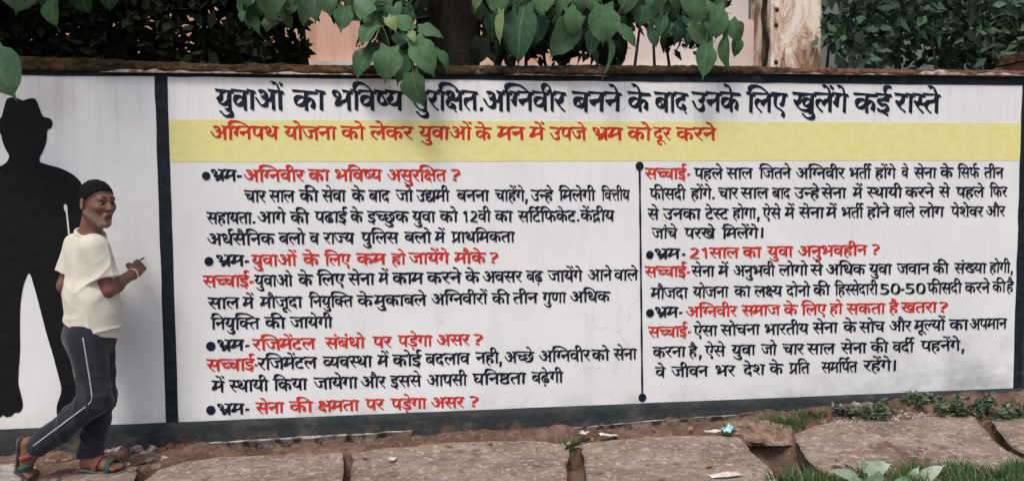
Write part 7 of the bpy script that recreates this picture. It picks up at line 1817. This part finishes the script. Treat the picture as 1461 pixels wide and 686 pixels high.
# unseen crown above the picture, added to shade the foliage behind the wall
def crown_out(x, y, z):
    a, b = px_of(x, y, z)
    return b > -6
fill(tree, 1000, (.9, 4.0, -.1, 1.9, 2.85, 4.4), (.12, .2), 'leaf', (.05, .6), 'leaf_cluster', 8, keepout=crown_out)
for pts in ([(tx + .1, .72, 4.0), (tx + .5, .9, 4.4), (tx + 1.3, 1.0, 4.6)], [(tx + .1, .72, 4.0), (tx - .4, 1.0, 4.4), (tx - 1.2, 1.1, 4.5)], [(tx + .1, .72, 4.0), (tx + .2, 1.2, 4.5), (tx + .3, 1.9, 4.7)]):
    bough(tree, pts, .08, .02)

# --- second tree at the left end, mostly out of the frame
lt = empty('leafy_tree', (-.9, .7, 0))
tag(lt, 'tree at the far left, big leaves drooping over the wall beside the black hat', 'tree')
mb = MB()
mb.tube([(-.95, .75, -.1), (-.9, .72, 1.2), (-.85, .7, 2.4), (-.75, .68, 3.4), (-.5, .6, 4.0)], [.16, .14, .12, .10, .06], 14)
keep(mb.build('trunk', M['bark'], None, True), lt)
bough(lt, [(-.78, .68, 3.2), (-.5, .3, 3.1), at(20, -60, -.1), at(70, -25, -.12)], .04, .008)
bough(lt, [(-.82, .69, 2.7), (-.6, .1, 2.75), at(-50, 30, -.3), at(-22, 66, -.35)], .03, .006)
cluster(lt, [(20, -38, 24, 22, 56, .66, -.02, .2), (82, -18, 77, 44, 50, .42, .0, .25), (112, -16, 128, 22, 30, .10, .06, .3), (50, -30, 48, 10, 30, .4, .03, .3), (150, -16, 158, 18, 26, .05, .08, .3)], [(20, -50), (75, -26), (110, -24)], -.12)
cluster(lt, [(-20, 68, 23, 142, 52, .45, .0, .25), (-34, 70, -30, 130, 44, .4, .03, .25)], [(-24, 64)], -.36)
def lt_out(x, y, z):
    a, b = px_of(x, y, z)
    return b > -8
fill(lt, 1150, (-2.0, .85, -1.0, 1.2, 2.72, 3.7), (.12, .2), 'leaf', (.05, .55), 'leaf_cluster', 18, keepout=lt_out)  # unseen canopy, brought forward to shade the left panel

# --- dark hedge behind the left half
def bush(name, label, cat, box, n, size, m, seed, lumps, thin=.38, keepout=None, tints=(0, 1), stems=9, group=None):
    rr = random.Random(seed)
    cx, cy_ = (box[0] + box[1]) / 2, (box[2] + box[3]) / 2
    b = empty(name, (cx, cy_, 0))
    tag(b, label, cat, group)
    for k in range(stems):
        mb = MB()
        x = box[0] + (box[1] - box[0]) * (k + .5 + rr.uniform(-.3, .3)) / stems; y = rr.uniform(box[2] + .1, box[3] - .1)
        mb.tube([(x, y, -.1), (x + rr.uniform(-.1, .1), y + rr.uniform(-.1, .1), box[5] * .5), (x + rr.uniform(-.25, .25), y + rr.uniform(-.15, .15), box[5] * .9)], [.03, .022, .008], 7)
        keep(mb.build('stem', M['bark'], None, True), b)
    lv = Leaves()
    for k in range(n):
        x = rr.uniform(box[0], box[1]); z = rr.uniform(box[4], box[5]); y = box[2] + (box[3] - box[2]) * rr.random() ** 1.5
        p = np.array([[x, y, z]])
        if vnoise(p * lumps, seed)[0] + .5 * vnoise(p * lumps * 2.3, seed + 1)[0] < -thin:
            continue
        if keepout and keepout(x, y, z):
            continue
        d = unit(np.array([rr.gauss(0, .8), -.4 + rr.gauss(0, .5), rr.gauss(-.1, .7)]))
        nn = unit(np.cross(d, np.array([rr.gauss(0, 1), rr.gauss(0, 1), rr.gauss(0, 1)])))
        L = rr.uniform(*size)
        g = .5 + .5 * vnoise(p * 3.1, seed + 5)[0]
        lv.small(np.array([x, y, z]), d, nn, L, L * rr.uniform(.2, .3), tints[0] + (tints[1] - tints[0]) * min(1, max(0, g * .7 + rr.uniform(0, .3))))
    keep(lv.build('foliage', M[m]), b)
    return b
def hedge_gap(x, y, z):
    a, b = px_of(x, y, z)
    for cx, cy_, rx, ry in ((214, 36, 8, 7), (240, 34, 6, 4), (196, 60, 6, 8), (230, 67, 8, 7), (266, 62, 10, 20), (278, 28, 18, 6), (315, 25, 20, 13), (165, 37, 5, 5), (380, 62, 12, 9), (420, 48, 28, 9), (272, 46, 10, 8)):
        if ((a - cx) / rx) ** 2 + ((b - cy_) / ry) ** 2 < 1.25:
            return True
    return a > 432 or (a > 345 and b < 20)
bush('dark_hedge', 'nearly black hedge with painted shade behind the left half of the wall', 'hedge', (-1.6, at(438, 60, .7)[0], .42, 1.35, 1.2, 3.3), 26000, (.08, .14), 'dark_leaf', 31, 2.6, 1.2, hedge_gap, (0, .45), 12)
bush('dark_undergrowth', 'dark shrub in the gap between the trunk and the pale pink panel', 'shrub', (at(600, 60, 1.3)[0], at(1030, 60, 1.3)[0], 1.15, 1.6, 1.2, 3.3), 6500, (.08, .13), 'dark_leaf', 37, 2.6, .35, gap1, (0, .8), 10)  # dark leaf colour stands in for foliage shade here
def rb_gap(x, y, z):
    a, b = px_of(x, y, z)
    edge = 1190 + 26 * math.sin(b * .09) - 14 * (b < 40) + 10 * math.sin(b * .31)
    return a < edge + max(0, 20 - b) * 0.2
bush('leafy_shrub', 'dark green shrub against the grey building at the right end', 'shrub', (at(1185, 60, .5)[0], 7.6,        .36, 1.5, .9, 3.1), 17000, (.05, .15), 'bush_leaf', 41, 2.1, .36, rb_gap, (0, 1), 10)

# ---------------------------------------------------------------- grass, weeds, foreground plants
def tuft(label, cx, cy_, n, h, spread, seed, name='grass_tuft', m='grass', group=None):
    rr = random.Random(seed)
    z = max(ground_z(cx, cy_), -.03)
    lv = Leaves()
    for k in range(n):
        a = rr.uniform(0, 6.283); r = spread * rr.random() ** .7
        b = np.array([r * math.cos(a), r * math.sin(a) * .6, -.01])
        hh = h * rr.uniform(.45, 1.0)
        lean = rr.uniform(.1, .7) * hh
        lv.blade(b, b + np.array([math.cos(a) * lean * .4, math.sin(a) * lean * .4, hh]), rr.uniform(.0022, .004), (math.cos(a) * lean * .6, math.sin(a) * lean * .5), rr.random())
    o = lv.build(name, M[m])
    o.location = (cx, cy_, z)
    return tag(o, label, 'grass tuft', group)
p = on_ground(808, 632, .0); tuft('small grass tuft growing from the joint left of the paper strip', p[0], p[1], 110, .085, .085, 1)
p = on_ground(1116, 606, .03); tuft('bushy bright grass tuft behind the earth clod', p[0], p[1], 260, .125, .15, 2)
p = on_ground(1155, 590, .05); tuft('sparse low grass right of the bushy tuft at the wall foot', p[0], p[1], 170, .06, .12, 3)
def weed(label, cx, cy_, n, rx, h, seed, tints=(0, 1), ls=(.025, .05)):
    rr = random.Random(seed)
    z = ground_z(cx, cy_)
    w_ = empty('weed_clump', (cx, cy_, z))
    tag(w_, label, 'weed clump')
    lv = Leaves(); mb = MB()
    for k in range(max(5, n // 14)):
        x, y = max(-rx * 1.25, min(rx * 1.25, rr.gauss(0, rx * .5))), max(-.08, min(.08, rr.gauss(0, .04)))
        hh = h * rr.uniform(.4, 1)
        tx2, ty2 = x + rr.gauss(0, .03), y + rr.gauss(-.01, .02)
        mb.tube([(cx + x, cy_ + y, z - .02), (cx + (x + tx2) / 2, cy_ + y, z + hh * .6), (cx + tx2, cy_ + ty2, z + hh)], [.002, .0016, .001], 5)
        for j in range(14):
            t = rr.uniform(.15, 1)
            c = np.array([cx + x + (tx2 - x) * t, cy_ + y + (ty2 - y) * t, z + hh * t])
            d = unit(np.array([rr.gauss(0, 1), rr.gauss(-.3, .7), rr.gauss(.25, .4)]))
            nn = unit(np.cross(d, unit(np.array([rr.gauss(0, .3) - d[1], d[0], rr.gauss(0, .3)]))))
            if nn[2] < 0: nn = -nn
            lv.small(c, d, nn, rr.uniform(*ls), rr.uniform(.008, .014), rr.uniform(*tints))
    mb.tube([(cx + rx * 1.3 * u, cy_ + .02 * math.sin(u * 7), z + .004 + .006 * abs(math.sin(u * 9))) for u in np.linspace(-1, 1, 15)], .0025, 5)
    keep(lv.build('foliage', M['weed']), w_)
    keep(mb.build('stems', M['twig'], None, True), w_)
for lab, px, py, z, n, rx, h, sd_ in (
        ('round-leaved green weed clump under the grime at the wall foot', 1240, 592, .05, 420, .17, .085, 1),
        ('low straggling weeds between the round clump and the darker clump', 1310, 580, .07, 260, .20, .07, 2),
        ('dark weed clump right of the straggling weeds at the wall foot', 1368, 584, .07, 420, .16, .10, 3),
        ('weed clump at the wall end beside the brown pier', 1435, 584, .08, 420, .18, .11, 4),
        ('small weeds creeping in front of the smudged wall corner', 1405, 572, .10, 200, .15, .07, 5),
        ('thin weed sprig left of the round weed clump', 1205, 590, .05, 110, .08, .05, 6)):
    p = on_ground(px, py, z)
    weed(lab, p[0], min(p[1], -.035), n, rx, h, sd_)
# foreground grass, one thick mat
rr = random.Random(55)
lv = Leaves()
for k in range(4000):
    x = rr.uniform(4.22, 6.6)
    edge = np.interp(x, [4.05, 4.35, 4.5, 4.62, 5.0, 5.3, 5.6, 6.6], [-1.05, -1.02, -1.02, -1.03, -1.07, -1.08, -1.06, -1.10])
    y = edge - .02 - abs(rr.gauss(0, .16)) + .05 * math.sin(x * 9) + .04 * math.sin(x * 23 + 1)
    if y > edge + .03:
        continue
    hh = rr.uniform(.03, .085) * (1.3 if rr.random() < .1 else 1)
    a = rr.uniform(0, 6.283); ln = rr.uniform(.2, .7) * hh
    z = 0.015 + max(0, (x - 4.7)) * .008
    if 4.3 < x < 4.62:
        z = -.02
    lv.blade((x, y, z - .03), (x + math.cos(a) * ln * .4, y + math.sin(a) * ln * .4, z + hh), rr.uniform(.0025, .0045), (math.cos(a) * ln, math.sin(a) * ln), rr.random())
for k in range(1500):
    x = rr.uniform(3.6, 7.2); y = rr.uniform(-2.0, -1.15)
    hh = rr.uniform(.06, .14); a = rr.uniform(0, 6.283); ln = .5 * hh
    lv.blade((x, y, -.05), (x + math.cos(a) * ln * .4, y + math.sin(a) * ln * .4, hh - .02), rr.uniform(.003, .005), (math.cos(a) * ln, math.sin(a) * ln), rr.random())
tag(lv.build('foreground_grass', M['grass']), 'mat of bright green grass along the front of the slabs at lower right', 'grass', kind='stuff')
# taller grass standing in the hole
p = on_ground(1122, 690, -.02); tuft('tall grass standing in front of the dark hole', p[0], p[1], 60, .11, .10, 9)
p = on_ground(1165, 690, -.0); tuft('short grass tuft right of the tall grass at the hole', p[0], p[1], 110, .10, .12, 10)
# broad-leaved young plants in the foreground
def sapling(label, base, specs, seed):
    b = empty('broad_leaved_plant', base)
    tag(b, label, 'plant')
    lv = Leaves(); mb = MB()
    base = np.asarray(base, float)
    for bx, by, tx_, ty_, w, tint, y0, y1, fo in specs:
        B, T_ = at(bx, by, y0), at(tx_, ty_, y1)
        lv.leaf(B, T_, w / 250.0, unit([rnd.gauss(0, .2), -.75, .8]), tint, fo, .12, .45, 9)
        mb.tube([base - np.array([0, 0, .03]), (base + B) / 2 - np.array([0, 0, .005]), B], [.003, .0022, .0015], 5)
    keep(lv.build('foliage', M['pale_leaf']), b)
    keep(mb.build('stem', M['twig'], None, True), b)
bA = on_ground(1238, 690, .0); bB = on_ground(1312, 690, .0)
yA, yB = bA[1], bB[1]
sapling('broad-leaved plant with folded pale leaves, left of its twin at the bottom', bA, [
    (1232, 688, 1229, 649, 12, .45, yA, yA - .02, .8), (1238, 676, 1271, 660, 22, .85, yA - .03, yA - .10, .25), (1240, 682, 1262, 686, 24, .1, yA - .06, yA - .16, .2), (1226, 690, 1186, 668, 17, .75, yA - .02, yA - .05, .6),
    (1234, 690, 1206, 694, 20, .4, yA - .05, yA - .14, .3)], 1)
sapling('broad-leaved plant with two long pale upright leaves at the bottom', bB, [
    (1294, 690, 1312, 664, 13, .7, yB, yB - .02, .7), (1312, 686, 1347, 662, 17, 1.0, yB - .02, yB - .08, .3), (1304, 692, 1270, 690, 18, .3, yB - .05, yB - .12, .3), (1322, 692, 1350, 690, 18, .25, yB - .05, yB - .12, .3)], 2)
